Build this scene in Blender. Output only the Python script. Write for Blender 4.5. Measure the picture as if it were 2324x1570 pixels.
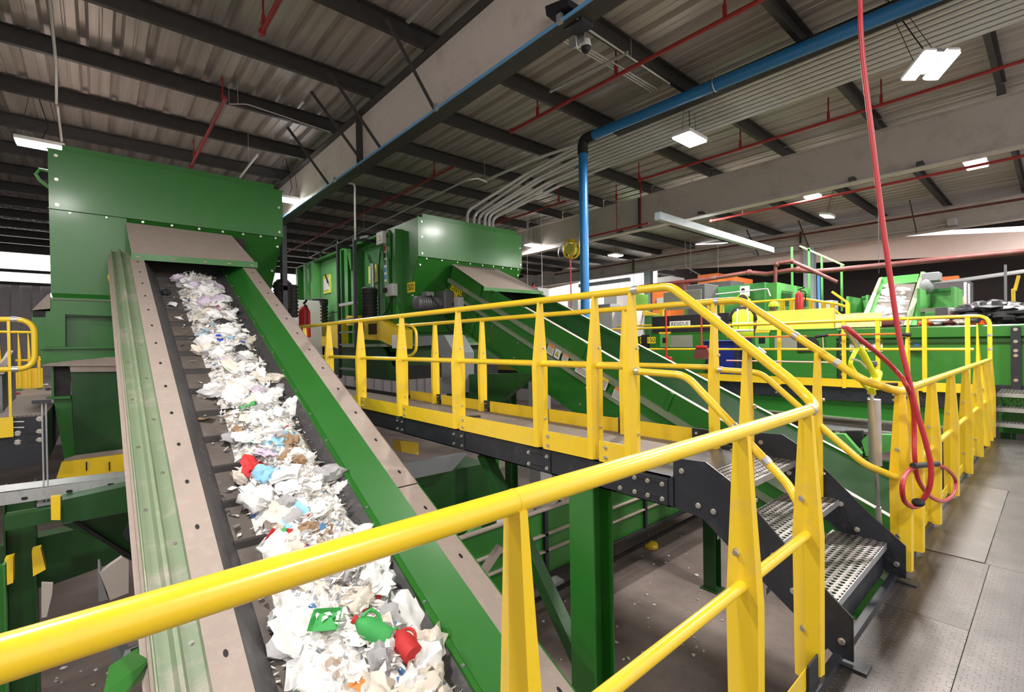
import bpy, bmesh, math, random
from mathutils import Vector, Matrix
for o in list(bpy.data.objects): bpy.data.objects.remove(o)
random.seed(7)
S = bpy.context.scene
COL = S.collection
V = Vector
PI = math.pi

# ---------------------------------------------------------------- camera
F_PX = 1082.534
RT = V((0.75429686, -0.65634411, -0.01576914)); UP = V((0.0169048, -0.00459435, 0.99984655)); FW = V((0.65631584, 0.75444768, -0.00762986))
CAM = V((0, 0, 1.35))
cd = bpy.data.cameras.new('camera'); cam = bpy.data.objects.new('camera', cd); COL.objects.link(cam)
cd.sensor_width = 36; cd.sensor_fit = 'HORIZONTAL'; cd.lens = 36 * F_PX / 2324; cd.clip_start = 0.05; cd.clip_end = 300
cam.matrix_world = Matrix(((RT.x, UP.x, -FW.x, CAM.x), (RT.y, UP.y, -FW.y, CAM.y), (RT.z, UP.z, -FW.z, CAM.z), (0, 0, 0, 1)))
S.camera = cam
# ---------------------------------------------------------------- world, exposure
w = bpy.data.worlds.new('world'); S.world = w; w.use_nodes = True
bg = w.node_tree.nodes['Background']; bg.inputs[0].default_value = (1.0, 0.975, 0.95, 1); bg.inputs[1].default_value = 1.2
S.view_settings.view_transform = 'Standard'; S.view_settings.look = 'None'; S.view_settings.gamma = 1
S.view_settings.use_curve_mapping = False
S.view_settings.exposure = 0.42
LAMP_W = 165.0

# ---------------------------------------------------------------- helpers
def at(px, py, X=None, Y=None, Z=None):
    d = FW + RT * ((px - 1162) / F_PX) - UP * ((py - 785) / F_PX)
    if X is not None: t = (X - CAM.x) / d.x
    elif Y is not None: t = (Y - CAM.y) / d.y
    else: t = (Z - CAM.z) / d.z
    return CAM + d * t

ORG = {}
def reg(o, label=None, cat=None, group=None, kind=None):
    if label: o['label'] = label
    if cat: o['category'] = cat
    if group: o['group'] = group
    if kind: o['kind'] = kind
    return o
def thing(name, loc, label, cat, group=None):
    o = bpy.data.objects.new(name, None); COL.objects.link(o); o.location = loc; o.empty_display_size = 0.1
    ORG[o.name] = V(loc)
    return reg(o, label, cat, group)
def copy_tree(o, dx=None, parent=None):
    c = o.copy(); COL.objects.link(c)
    if parent: c.parent = parent
    elif dx is not None: c.location = o.location + V(dx)
    for ch in list(o.children): copy_tree(ch, None, c)
    return c

def fillet(pts, r, n=6):
    pts = [V(p) for p in pts]; out = [pts[0]]
    for i in range(1, len(pts) - 1):
        a, b, c = pts[i-1], pts[i], pts[i+1]
        u = (a - b); v = (c - b); lu, lv = u.length, v.length; u.normalize(); v.normalize()
        ang = u.angle(v)
        if abs(ang - PI) < 0.02: out.append(b); continue
        t = min(r / math.tan(ang / 2), lu * 0.49, lv * 0.49)
        p, q = b + u * t, b + v * t
        for k in range(n + 1):
            s = k / n
            out.append(p * (1-s)**2 + b * 2*s*(1-s) + q * s*s)
    out.append(pts[-1]); return out

def smooth_path(p, n=4):
    out = []; p = [V(q) for q in p]
    for i in range(len(p) - 1):
        a, b, c, d = p[max(i-1, 0)], p[i], p[i+1], p[min(i+2, len(p)-1)]
        for k in range(n):
            t = k / n
            out.append(0.5 * ((2*b) + (c - a)*t + (2*a - 5*b + 4*c - d)*t*t + (-a + 3*b - 3*c + d)*t**3))
    out.append(p[-1]); return out

class MB:
    def __init__(s): s.v = []; s.f = []
    def add(s, vs, fs):
        n = len(s.v); s.v += [V(v) for v in vs]; s.f += [tuple(i + n for i in f) for f in fs]; return s
    def box(s, x0, x1, y0, y1, z0, z1):
        return s.hexa([(x0,y0,z0),(x1,y0,z0),(x1,y1,z0),(x0,y1,z0),(x0,y0,z1),(x1,y0,z1),(x1,y1,z1),(x0,y1,z1)])
    def hexa(s, p):
        return s.add(p, [(3,2,1,0),(4,5,6,7),(0,1,5,4),(1,2,6,5),(2,3,7,6),(3,0,4,7)])
    def prism(s, poly, vec):
        n = len(poly); vec = V(vec); a = [V(p) for p in poly]; b = [p + vec for p in a]
        return s.add(a + b, [tuple(range(n))[::-1], tuple(range(n, 2*n))] + [(i, (i+1) % n, n + (i+1) % n, n + i) for i in range(n)])
    def bar(s, p, q, w, h, up=(0,0,1)):
        p, q = V(p), V(q); d = (q - p).normalized(); up = V(up)
        a = d.cross(up)
        if a.length < 1e-4: a = d.cross(V((1,0,0)))
        a.normalize(); b = a.cross(d); a *= w/2; b *= h/2
        return s.hexa([p-a-b, p+a-b, q+a-b, q-a-b, p-a+b, p+a+b, q+a+b, q-a+b])
    def tube(s, pts, r, n=12, closed=False, caps=True):
        pts = [V(p) for p in pts]; m = len(pts)
        rr = r if isinstance(r, (list, tuple)) else [r] * m
        t0 = (pts[1] - pts[0]).normalized()
        ref = V((0,0,1)) if abs(t0.z) < 0.9 else V((1,0,0))
        a = t0.cross(ref).normalized(); vs = []
        for i, p in enumerate(pts):
            if closed: t = (pts[(i+1) % m] - pts[i-1])
            else: t = pts[min(i+1, m-1)] - pts[max(i-1, 0)]
            if t.length < 1e-9: t = t0
            t.normalize(); a = (a - t * a.dot(t)).normalized(); b = t.cross(a)
            for k in range(n):
                th = 2*PI*k/n; vs.append(p + (a*math.cos(th) + b*math.sin(th)) * rr[i])
        fs = []
        for i in range(m if closed else m - 1):
            j = (i+1) % m
            for k in range(n): fs.append((i*n+k, i*n+(k+1) % n, j*n+(k+1) % n, j*n+k))
        if caps and not closed: fs += [tuple(range(n))[::-1], tuple(range((m-1)*n, m*n))]
        return s.add(vs, fs)
    def cyl(s, p, q, r, n=16, r2=None): return s.tube([p, q], [r, r if r2 is None else r2], n)
    def ball(s, c, r, n=10, m=6):
        r = V(r) if not isinstance(r, (int, float)) else V((r, r, r)); c = V(c)
        vs = [c + V((0,0,-r.z))]
        for i in range(1, m):
            ph = -PI/2 + PI*i/m
            for k in range(n): vs.append(c + V((math.cos(ph)*math.cos(2*PI*k/n)*r.x, math.cos(ph)*math.sin(2*PI*k/n)*r.y, math.sin(ph)*r.z)))
        vs.append(c + V((0,0,r.z))); fs = []
        for k in range(n): fs.append((0, 1+(k+1) % n, 1+k))
        for i in range(m-2):
            for k in range(n): a = 1+i*n; fs.append((a+k, a+(k+1) % n, a+n+(k+1) % n, a+n+k))
        L = len(vs)-1; a = 1+(m-2)*n
        for k in range(n): fs.append((a+k, a+(k+1) % n, L))
        return s.add(vs, fs)
    def grid(s, rows):
        m = len(rows[0]); vs = [p for r in rows for p in r]
        return s.add(vs, [(i*m+k, i*m+k+1, (i+1)*m+k+1, (i+1)*m+k) for i in range(len(rows)-1) for k in range(m-1)])
    def bolt(s, p, nrm, r=0.011, h=0.009):
        p, nrm = V(p), V(nrm).normalized()
        s.cyl(p, p + nrm*0.003, r*1.35, 12); return s.cyl(p + nrm*0.003, p + nrm*(0.003+h), r, 6)
    def build(s, name, m, parent=None, org=None, smooth=True, solid=None, bevel=None, **kw):
        if parent is not None: o0 = ORG[parent.name]
        else:
            xs = [v.x for v in s.v]; ys = [v.y for v in s.v]; zs = [v.z for v in s.v]
            o0 = V(org) if org else V(((min(xs)+max(xs))/2, (min(ys)+max(ys))/2, min(zs)))
        me = bpy.data.meshes.new(name); me.from_pydata([v - o0 for v in s.v], [], s.f)
        bm = bmesh.new(); bm.from_mesh(me); bmesh.ops.recalc_face_normals(bm, faces=bm.faces); bm.to_mesh(me); bm.free()
        if smooth:
            for p in me.polygons: p.use_smooth = True
            me.set_sharp_from_angle(angle=math.radians(35))
        me.materials.append(m)
        o = bpy.data.objects.new(name, me); COL.objects.link(o)
        if parent is not None: o.parent = parent
        else: o.location = o0
        ORG[o.name] = o0
        if solid: k = o.modifiers.new('t', 'SOLIDIFY'); k.thickness = solid; k.offset = 0
        if bevel: k = o.modifiers.new('b', 'BEVEL'); k.width = bevel; k.segments = 2; k.limit_method = 'ANGLE'
        return reg(o, **kw)

# ---------------------------------------------------------------- materials
def newmat(name):
    m = bpy.data.materials.new(name); m.use_nodes = True; nt = m.node_tree
    return m, nt, nt.nodes['Principled BSDF']
def N(nt, t, **kw):
    n = nt.nodes.new(t)
    for k, v in kw.items(): setattr(n, k, v)
    return n
def mth(nt, op, a, b=None, c=None):
    n = N(nt, 'ShaderNodeMath', operation=op)
    for i, x in enumerate((a, b, c)):
        if x is None: continue
        if isinstance(x, (int, float)): n.inputs[i].default_value = x
        else: nt.links.new(x, n.inputs[i])
    return n.outputs[0]
def mixc(nt, fac, a, b):
    n = N(nt, 'ShaderNodeMix', data_type='RGBA')
    for i, x in ((0, fac), (6, a), (7, b)):
        if isinstance(x, (int, float)): n.inputs[i].default_value = x
        elif isinstance(x, tuple): n.inputs[i].default_value = (*x, 1)
        else: nt.links.new(x, n.inputs[i])
    return n.outputs[2]
def ramp(nt, fac, lo, hi):
    n = N(nt, 'ShaderNodeMapRange'); n.inputs[1].default_value = lo; n.inputs[2].default_value = hi
    nt.links.new(fac, n.inputs[0]); return n.outputs[0]
def noise(nt, co, scale, detail=4, rough=0.55):
    n = N(nt, 'ShaderNodeTexNoise'); n.inputs['Scale'].default_value = scale; n.inputs['Detail'].default_value = detail; n.inputs['Roughness'].default_value = rough
    nt.links.new(co, n.inputs['Vector']); return n.outputs['Fac']
def mat(name, col, rough=0.5, metal=0.0, spots=None, spotamt=0.3, var=0.12, scale=3.0, fine=0.0, bump=0.0, coat=0.0, emit=None, es=0, alpha=1):
    m, nt, b = newmat(name)
    co = N(nt, 'ShaderNodeTexCoord').outputs['Object']
    dark = tuple(c * (1 - var) for c in col); light = tuple(min(1, c * (1 + var)) for c in col)
    c = mixc(nt, noise(nt, co, scale), dark, light)
    if spots:
        c = mixc(nt, mth(nt, 'MULTIPLY', ramp(nt, noise(nt, co, scale * 2.3, 8, 0.7), 0.52, 0.7), spotamt), c, spots)
    if fine:
        c = mixc(nt, mth(nt, 'MULTIPLY', ramp(nt, noise(nt, co, 90, 3, 0.6), 0.58, 0.75), fine), c, tuple(x * 0.45 for x in col))
    nt.links.new(c, b.inputs['Base Color'])
    r = ramp(nt, noise(nt, co, scale * 1.7, 5), 0, 1); rr = mth(nt, 'MULTIPLY_ADD', r, 0.16, max(0.02, rough - 0.08)); nt.links.new(rr, b.inputs['Roughness'])
    b.inputs['Metallic'].default_value = metal; b.inputs['Coat Weight'].default_value = coat; b.inputs['Coat Roughness'].default_value = 0.15
    if bump:
        bp = N(nt, 'ShaderNodeBump'); bp.inputs['Strength'].default_value = bump; bp.inputs['Distance'].default_value = 0.01
        nt.links.new(noise(nt, co, scale * 12, 4), bp.inputs['Height']); nt.links.new(bp.outputs[0], b.inputs['Normal'])
    if emit: b.inputs['Emission Color'].default_value = (*emit, 1); b.inputs['Emission Strength'].default_value = es
    if alpha < 1: b.inputs['Alpha'].default_value = alpha
    return m
DUSTC = (0.36, 0.29, 0.25)
M = dict(
    yellow=mat('safety_yellow_paint', (0.86, 0.58, 0.022), 0.3, spots=(0.62, 0.45, 0.16), spotamt=0.35, var=0.06, scale=2.5, fine=0.12, coat=0.3),
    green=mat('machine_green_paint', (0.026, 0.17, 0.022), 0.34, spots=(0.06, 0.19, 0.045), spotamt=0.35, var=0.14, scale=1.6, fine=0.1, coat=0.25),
    green_shaded=mat('shaded_green_paint', (0.013, 0.07, 0.014), 0.38, spots=(0.08, 0.1, 0.07), spotamt=0.3, var=0.15, scale=1.6, fine=0.1),  # darker copy of the green; shade under and behind machines is in the colour
    green_light=mat('light_green_paint', (0.10, 0.36, 0.09), 0.4, spots=(0.3, 0.36, 0.24), spotamt=0.4, var=0.12, scale=1.5),
    green_pale=mat('dusty_pale_green_paint', (0.21, 0.27, 0.165), 0.55, spots=(0.44, 0.37, 0.32), spotamt=0.85, var=0.1, scale=1.3, fine=0.15),
    green_mach=mat('cabin_green_paint', (0.035, 0.19, 0.045), 0.4, spots=(0.12, 0.28, 0.12), spotamt=0.3, var=0.1, scale=1.2),
    lime=mat('lime_green_paint', (0.33, 0.83, 0.1), 0.5),
    dust=mat('dusty_flange', DUSTC, 0.8, spots=(0.44, 0.38, 0.33), spotamt=0.5, var=0.08, scale=6, fine=0.2),
    dustlight=mat('pale_dusty_flange', (0.46, 0.4, 0.355), 0.7, var=0.08, scale=6, fine=0.1),
    black=mat('black_painted_steel', (0.018, 0.020, 0.027), 0.42, spots=(0.06, 0.055, 0.055), spotamt=0.5, var=0.15, scale=4, fine=0.1),
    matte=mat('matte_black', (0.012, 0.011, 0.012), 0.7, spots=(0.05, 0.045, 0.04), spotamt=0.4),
    rubber=mat('dark_rubber_skirt', (0.05, 0.047, 0.05), 0.55, spots=(0.3, 0.26, 0.22), spotamt=0.25, scale=5),
    belt=mat('conveyor_belt_rubber', (0.15, 0.125, 0.11), 0.6, spots=(0.3, 0.25, 0.22), spotamt=0.6, scale=3, var=0.2),
    cleat=mat('belt_cleat_rubber', (0.045, 0.04, 0.038), 0.6),
    galv=mat('galvanised_steel', (0.55, 0.56, 0.57), 0.42, 0.75, spots=(0.3, 0.3, 0.32), spotamt=0.5, scale=9),
    steel=mat('bright_bolt_steel', (0.66, 0.63, 0.58), 0.3, 0.9),
    alu=mat('brushed_aluminium', (0.62, 0.62, 0.63), 0.35, 0.85),
    greypaint=mat('grey_painted_steel', (0.2, 0.21, 0.22), 0.5, var=0.1),
    bluegrey=mat('blue_grey_column_paint', (0.36, 0.42, 0.45), 0.5),
    purlin=mat('dark_roof_purlin', (0.055, 0.052, 0.05), 0.55, 0.2, spots=(0.1, 0.09, 0.085), spotamt=0.4),
    girder=mat('primer_coated_girder', (0.86, 0.78, 0.72), 0.6, spots=(0.5, 0.38, 0.32), spotamt=0.45, scale=0.7, var=0.1),
    girder2=mat('dusty_girder', (0.52, 0.475, 0.45), 0.65, spots=(0.22, 0.2, 0.19), spotamt=0.5, scale=0.6, var=0.12),
    redpipe=mat('red_sprinkler_paint', (0.33, 0.022, 0.022), 0.4, spots=(0.3, 0.12, 0.11), spotamt=0.3),
    redrust=mat('dusty_red_pipe', (0.12, 0.026, 0.022), 0.6, spots=(0.12, 0.09, 0.085), spotamt=0.8, scale=1.2),
    hose=mat('red_rubber_hose', (0.50, 0.035, 0.045), 0.38, var=0.08),
    red=mat('red_plastic', (0.6, 0.02, 0.02), 0.4), orange=mat('orange_plastic', (0.9, 0.16, 0.02), 0.45),
    pink=mat('faded_pink_pole', (0.8, 0.4, 0.33), 0.5),
    blue=mat('blue_pipe_paint', (0.01, 0.165, 0.42), 0.35, var=0.06, coat=0.3), bluebin=mat('blue_plastic_bin', (0.01, 0.03, 0.3), 0.5),
    white=mat('white_enamel', (0.75, 0.75, 0.74), 0.4, var=0.04), lightgrey=mat('light_grey_box', (0.5, 0.5, 0.5), 0.45, var=0.05),
    label=mat('white_sticker', (0.8, 0.78, 0.74), 0.5, var=0.03), ink=mat('black_ink', (0.01, 0.01, 0.01), 0.5),
    orangeink=mat('orange_sticker_band', (0.85, 0.22, 0.03), 0.5), blueink=mat('blue_sticker', (0.05, 0.2, 0.6), 0.5), yellowink=mat('yellow_sticker', (0.9, 0.7, 0.02), 0.5),
    skin=mat('skin', (0.28, 0.14, 0.08), 0.5), hiviz=mat('hi_vis_fabric', (0.62, 0.95, 0.03), 0.7, emit=None), reflect=mat('reflective_tape', (0.65, 0.67, 0.68), 0.35),
    denim=mat('dark_denim', (0.012, 0.018, 0.045), 0.8), blackcloth=mat('black_cloth', (0.012, 0.012, 0.014), 0.8), hardhat=mat('lime_hard_hat', (0.8, 0.9, 0.02), 0.35),
    panelyellow=mat('yellow_board', (0.74, 0.72, 0.1), 0.45, spots=(0.6, 0.58, 0.2), spotamt=0.4), paleyellow=mat('pale_yellow_board', (0.9, 0.84, 0.33), 0.6, fine=0.1),
    orangebox=mat('orange_machine_paint', (0.85, 0.2, 0.04), 0.5), darkgrey=mat('dark_grey_cabinet', (0.1, 0.1, 0.105), 0.5),
    wood=mat('wooden_handle', (0.55, 0.4, 0.22), 0.6), drygrey=mat('faded_grey_board', (0.24, 0.25, 0.2), 0.7),
    bag=mat('black_plastic_bag', (0.05, 0.05, 0.055), 0.3, var=0.4, scale=8), wallband=mat('beige_wall_panel', (0.93, 0.74, 0.67), 0.7, spots=(0.8, 0.62, 0.56), spotamt=0.5, scale=0.4),
    wallgrey=mat('grey_wall_sheet', (0.55, 0.52, 0.55), 0.6), hallshade=mat('unlit_hall_shade', (0.035, 0.028, 0.028), 0.85),
    lampon=mat('lit_led_panel', (1, 1, 1), 0.4, emit=(1, 0.97, 0.93), es=28),
    daylight=mat('daylit_translucent_panel', (0.9, 0.9, 0.9), 0.5, emit=(1.0, 0.98, 0.97), es=1.25),
    conduit=mat('silver_conduit', (0.62, 0.62, 0.6), 0.4, 0.35),
    airblue=mat('light_blue_air_line', (0.12, 0.36, 0.68), 0.3, var=0.05),
    paper=mat('scrap_paper', (0.62, 0.58, 0.52), 0.8),
)
def floor_mat():
    m, nt, b = newmat('dusty_concrete'); co = N(nt, 'ShaderNodeTexCoord').outputs['Object']
    c = mixc(nt, ramp(nt, noise(nt, co, 0.7, 6), 0.35, 0.65), (0.15, 0.115, 0.1), (0.27, 0.215, 0.19))
    c = mixc(nt, mth(nt, 'MULTIPLY', ramp(nt, noise(nt, co, 9, 8, 0.7), 0.56, 0.66), 0.35), c, (0.09, 0.07, 0.065))
    c = mixc(nt, ramp(nt, noise(nt, co, 60, 3, 0.6), 0.72, 0.74), c, (0.55, 0.52, 0.48))
    nt.links.new(c, b.inputs['Base Color']); b.inputs['Roughness'].default_value = 0.75
    return m
def tread_mat():
    """worn steel with rows of alternating raised tread lozenges"""
    m, nt, b = newmat('checker_plate'); co = N(nt, 'ShaderNodeTexCoord').outputs['Object']
    sp = N(nt, 'ShaderNodeSeparateXYZ'); nt.links.new(co, sp.inputs[0])
    u = mth(nt, 'MULTIPLY', sp.outputs[0], 30.0); v = mth(nt, 'MULTIPLY', sp.outputs[1], 30.0)
    fu = mth(nt, 'SUBTRACT', mth(nt, 'FRACT', u), 0.5); fv = mth(nt, 'SUBTRACT', mth(nt, 'FRACT', v), 0.5)
    par = mth(nt, 'MODULO', mth(nt, 'ABSOLUTE', mth(nt, 'ADD', mth(nt, 'FLOOR', u), mth(nt, 'FLOOR', v))), 2.0)
    sg = mth(nt, 'MULTIPLY_ADD', par, 2.0, -1.0)
    a = mth(nt, 'ADD', fu, mth(nt, 'MULTIPLY', fv, sg)); c2 = mth(nt, 'SUBTRACT', fv, mth(nt, 'MULTIPLY', fu, sg))
    d = mth(nt, 'ADD', mth(nt, 'POWER', mth(nt, 'MULTIPLY', a, 1.9), 2.0), mth(nt, 'POWER', mth(nt, 'MULTIPLY', c2, 7.5), 2.0))
    h = ramp(nt, d, 1.0, 0.45)
    bp = N(nt, 'ShaderNodeBump'); bp.inputs['Strength'].default_value = 1.0; bp.inputs['Distance'].default_value = 0.007
    nt.links.new(h, bp.inputs['Height']); nt.links.new(bp.outputs[0], b.inputs['Normal'])
    base = mixc(nt, ramp(nt, noise(nt, co, 2.2, 7, 0.65), 0.35, 0.65), (0.036, 0.030, 0.028), (0.085, 0.072, 0.067))
    base = mixc(nt, mth(nt, 'MULTIPLY', h, 0.4), base, (0.28, 0.25, 0.235)); nt.links.new(base, b.inputs['Base Color'])
    b.inputs['Metallic'].default_value = 0.5
    nt.links.new(mth(nt, 'MULTIPLY_ADD', noise(nt, co, 5, 6), 0.3, 0.22), b.inputs['Roughness'])
    return m
def perf_mat(name, pitch, hole, col):
    """sheet steel with real open holes (transparent where punched)"""
    m, nt, b = newmat(name); co = N(nt, 'ShaderNodeTexCoord').outputs['Object']
    sp = N(nt, 'ShaderNodeSeparateXYZ'); nt.links.new(co, sp.inputs[0])
    u = mth(nt, 'DIVIDE', sp.outputs[0], pitch); v = mth(nt, 'DIVIDE', sp.outputs[1], pitch)
    row = mth(nt, 'MODULO', mth(nt, 'ABSOLUTE', mth(nt, 'FLOOR', v)), 2.0)
    fu = mth(nt, 'SUBTRACT', mth(nt, 'FRACT', mth(nt, 'MULTIPLY_ADD', row, 0.5, u)), 0.5); fv = mth(nt, 'SUBTRACT', mth(nt, 'FRACT', v), 0.5)
    d = mth(nt, 'SQRT', mth(nt, 'ADD', mth(nt, 'MULTIPLY', fu, fu), mth(nt, 'MULTIPLY', fv, fv)))
    solid = mth(nt, 'GREATER_THAN', d, hole); nt.links.new(solid, b.inputs['Alpha'])
    bp = N(nt, 'ShaderNodeBump'); bp.inputs['Distance'].default_value = 0.0015
    nt.links.new(ramp(nt, d, hole + 0.16, hole), bp.inputs['Height']); nt.links.new(bp.outputs[0], b.inputs['Normal'])
    c = mixc(nt, ramp(nt, noise(nt, co, 6, 6), 0.4, 0.65), col, tuple(x * 1.35 for x in col)); nt.links.new(c, b.inputs['Base Color'])
    b.inputs['Metallic'].default_value = 0.55; b.inputs['Roughness'].default_value = 0.42
    return m
def mesh_deck_mat():
    m, nt, b = newmat('expanded_metal_deck'); co = N(nt, 'ShaderNodeTexCoord').outputs['Object']
    sp = N(nt, 'ShaderNodeSeparateXYZ'); nt.links.new(co, sp.inputs[0])
    u = mth(nt, 'MULTIPLY', mth(nt, 'ADD', sp.outputs[0], mth(nt, 'MULTIPLY', sp.outputs[1], 0.5)), 28.0)
    v = mth(nt, 'MULTIPLY', mth(nt, 'SUBTRACT', sp.outputs[0], mth(nt, 'MULTIPLY', sp.outputs[1], 0.5)), 28.0)
    a = mth(nt, 'ABSOLUTE', mth(nt, 'SUBTRACT', mth(nt, 'FRACT', u), 0.5)); c2 = mth(nt, 'ABSOLUTE', mth(nt, 'SUBTRACT', mth(nt, 'FRACT', v), 0.5))
    h = mth(nt, 'MAXIMUM', a, c2); bp = N(nt, 'ShaderNodeBump'); bp.inputs['Distance'].default_value = 0.004
    hh = ramp(nt, h, 0.36, 0.44); nt.links.new(hh, bp.inputs['Height']); nt.links.new(bp.outputs[0], b.inputs['Normal'])
    c = mixc(nt, hh, (0.16, 0.13, 0.115), (0.33, 0.28, 0.255)); nt.links.new(c, b.inputs['Base Color']); b.inputs['Roughness'].default_value = 0.55; b.inputs['Metallic'].default_value = 0.3
    return m
def roof_mat():
    m, nt, b = newmat('galvanised_roof_deck'); co = N(nt, 'ShaderNodeTexCoord').outputs['Object']
    sp = N(nt, 'ShaderNodeSeparateXYZ'); nt.links.new(co, sp.inputs[0])
    cx = N(nt, 'ShaderNodeCombineXYZ'); nt.links.new(mth(nt, 'MULTIPLY', sp.outputs[0], 8), cx.inputs[0]); nt.links.new(mth(nt, 'MULTIPLY', sp.outputs[1], 0.35), cx.inputs[1])
    c = mixc(nt, ramp(nt, noise(nt, cx.outputs[0], 1.0, 6), 0.35, 0.65), (0.42, 0.39, 0.37), (0.58, 0.545, 0.515))
    nt.links.new(c, b.inputs['Base Color']); b.inputs['Metallic'].default_value = 0.35; b.inputs['Roughness'].default_value = 0.42
    return m
M['floor'] = floor_mat(); M['tread'] = tread_mat(); M['perf'] = perf_mat('perforated_tread', 0.034, 0.29, (0.21, 0.19, 0.18))
M['meshdeck'] = mesh_deck_mat(); M['roof'] = roof_mat(); M['slot'] = perf_mat('punched_galvanised_tray', 0.05, 0.2, (0.4, 0.42, 0.43))

def text(s, size, m, parent, origin, xdir, ydir, off=0.002):
    c = bpy.data.curves.new('lettering', 'FONT'); c.body = s; c.size = size; c.extrude = 0.001; c.align_x = 'CENTER'; c.align_y = 'CENTER'
    f = bpy.data.objects.new('f', c); COL.objects.link(f); bpy.context.view_layer.update()
    me = bpy.data.meshes.new_from_object(f.evaluated_get(bpy.context.evaluated_depsgraph_get())); bpy.data.objects.remove(f); me.materials.clear(); me.materials.append(m)
    o = bpy.data.objects.new('lettering', me); COL.objects.link(o); o.parent = parent
    x = V(xdir).normalized(); y = V(ydir).normalized(); z = x.cross(y).normalized()
    p = V(origin) - ORG[parent.name] + z * off
    o.matrix_local = Matrix(((x.x, y.x, z.x, p.x), (x.y, y.y, z.y, p.y), (x.z, y.z, z.z, p.z), (0,0,0,1)))
    return o

# ================================================================ SETTING
ZF = -2.7; ZR = 5.68
def struct(name, mb, m, **kw): return mb.build(name, m, org=(0, 0, 0), kind='structure', **kw)
struct('floor', MB().box(-14, 48, -9, 30, ZF - 0.2, ZF), M['floor'], smooth=False)
r_ = []
x = -10.0
while x < 48:
    r_ += [(x, ZR), (x + 0.10, ZR), (x + 0.11, ZR + 0.012), (x + 0.13, ZR + 0.012), (x + 0.14, ZR), (x + 0.24, ZR), (x + 0.275, ZR + 0.075), (x + 0.335, ZR + 0.075), (x + 0.37, ZR)]; x += 0.37
mb = MB(); mb.grid([[V((a, -4.5, b)) for a, b in r_], [V((a, 30, b)) for a, b in r_]])
struct('ceiling', mb, M['roof'], smooth=False)
# far wall at the end of the hall: grey sheet below, daylit translucent panels above
r_ = []; x = -14.0
while x < 48:
    r_ += [(x, 28.0), (x + 0.25, 28.0), (x + 0.3, 28.08), (x + 0.55, 28.08), (x + 0.6, 28.0)]; x += 0.6
def wall_strip(z0, z1): return MB().grid([[V((a, b, z0)) for a, b in r_], [V((a, b, z1)) for a, b in r_]])
struct('wall_back', wall_strip(ZF, 4.05), M['wallgrey'], smooth=False)
i = 0
for z0, z1 in ((4.1, 4.55), (4.62, 5.35), (5.42, 5.62)):
    i += 1; struct('window_%d' % i, wall_strip(z0, z1), M['daylight'], smooth=False)
rr_ = []; y = 13.95
while y < 28: rr_ += [(22.4, y), (22.4, y + 0.22), (22.32, y + 0.26), (22.32, y + 0.42), (22.4, y + 0.46)]; y += 0.5
def fluted_mat():
    m, nt, b = newmat('daylit_fluted_sheet'); co = N(nt, 'ShaderNodeTexCoord').outputs['Object']; sp = N(nt, 'ShaderNodeSeparateXYZ'); nt.links.new(co, sp.inputs[0])
    f = mth(nt, 'FRACT', mth(nt, 'MULTIPLY', mth(nt, 'ADD', sp.outputs[1], -13.95), 2.0)); g = mth(nt, 'GREATER_THAN', f, 0.8)
    b.inputs['Emission Color'].default_value = (1, 0.97, 0.94, 1); nt.links.new(mth(nt, 'MULTIPLY_ADD', g, -0.75, 1.15), b.inputs['Emission Strength']); b.inputs['Base Color'].default_value = (0.7, 0.6, 0.55, 1); return m
struct('window_4', MB().grid([[V((a, b, z)) for a, b in rr_] for z in (1.15, ZR)]), fluted_mat(), smooth=False)
struct('wall_lower', MB().box(22.4, 22.6, 13.95, 28, ZF, 1.15), M['wallgrey'], smooth=False)
struct('wall_soffit', MB().prism([at(px, py, X=20.9) for px, py in ((1180, 596), (1312, 612), (1312, 641), (1240, 656), (1180, 668))], (0.1, 0, 0)), M['wallband'], smooth=False)
for k, z in enumerate((4.07, 4.58, 5.38)): struct('trim_%d' % (k + 1), MB().box(-14, 48, 27.85, 27.98, z - 0.06, z + 0.06), M['purlin'], smooth=False)
struct('wall_unlit_hall', MB().box(24, 24.2, -9, 13.9, ZF, ZR), M['hallshade'], smooth=False)  # dark sheet standing in for the unlit hall beyond; shade is in its colour
struct('wall_left_blocker', MB().box(-10.2, -10.0, -9, 28, ZF, ZR), M['wallgrey'], smooth=False)  # unseen wall, added to cut the outside fill from the left
struct('wall_front_blocker', MB().box(-10, 26, -9.2, -9.0, ZF, 0.6), M['wallgrey'], smooth=False)  # unseen low wall, added to keep outside light off the lower level
PXX = 20.6
A0, A1 = at(1478, 613, X=PXX), at(2500, 566, X=PXX); T0, T1 = at(1478, 560, X=PXX), at(2500, 518, X=PXX); U1 = at(2500, 503, X=PXX)
struct('wall_partition', MB().prism([A0, A1, T1, T0], (0.12, 0, 0)), M['wallband'], smooth=False)
struct('window_5', MB().prism([T0, T1 + V((0, 0, 0.0)), U1, T0 + V((0, 0, 0.02))], (0.1, 0, 0)), M['daylight'], smooth=False)

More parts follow.
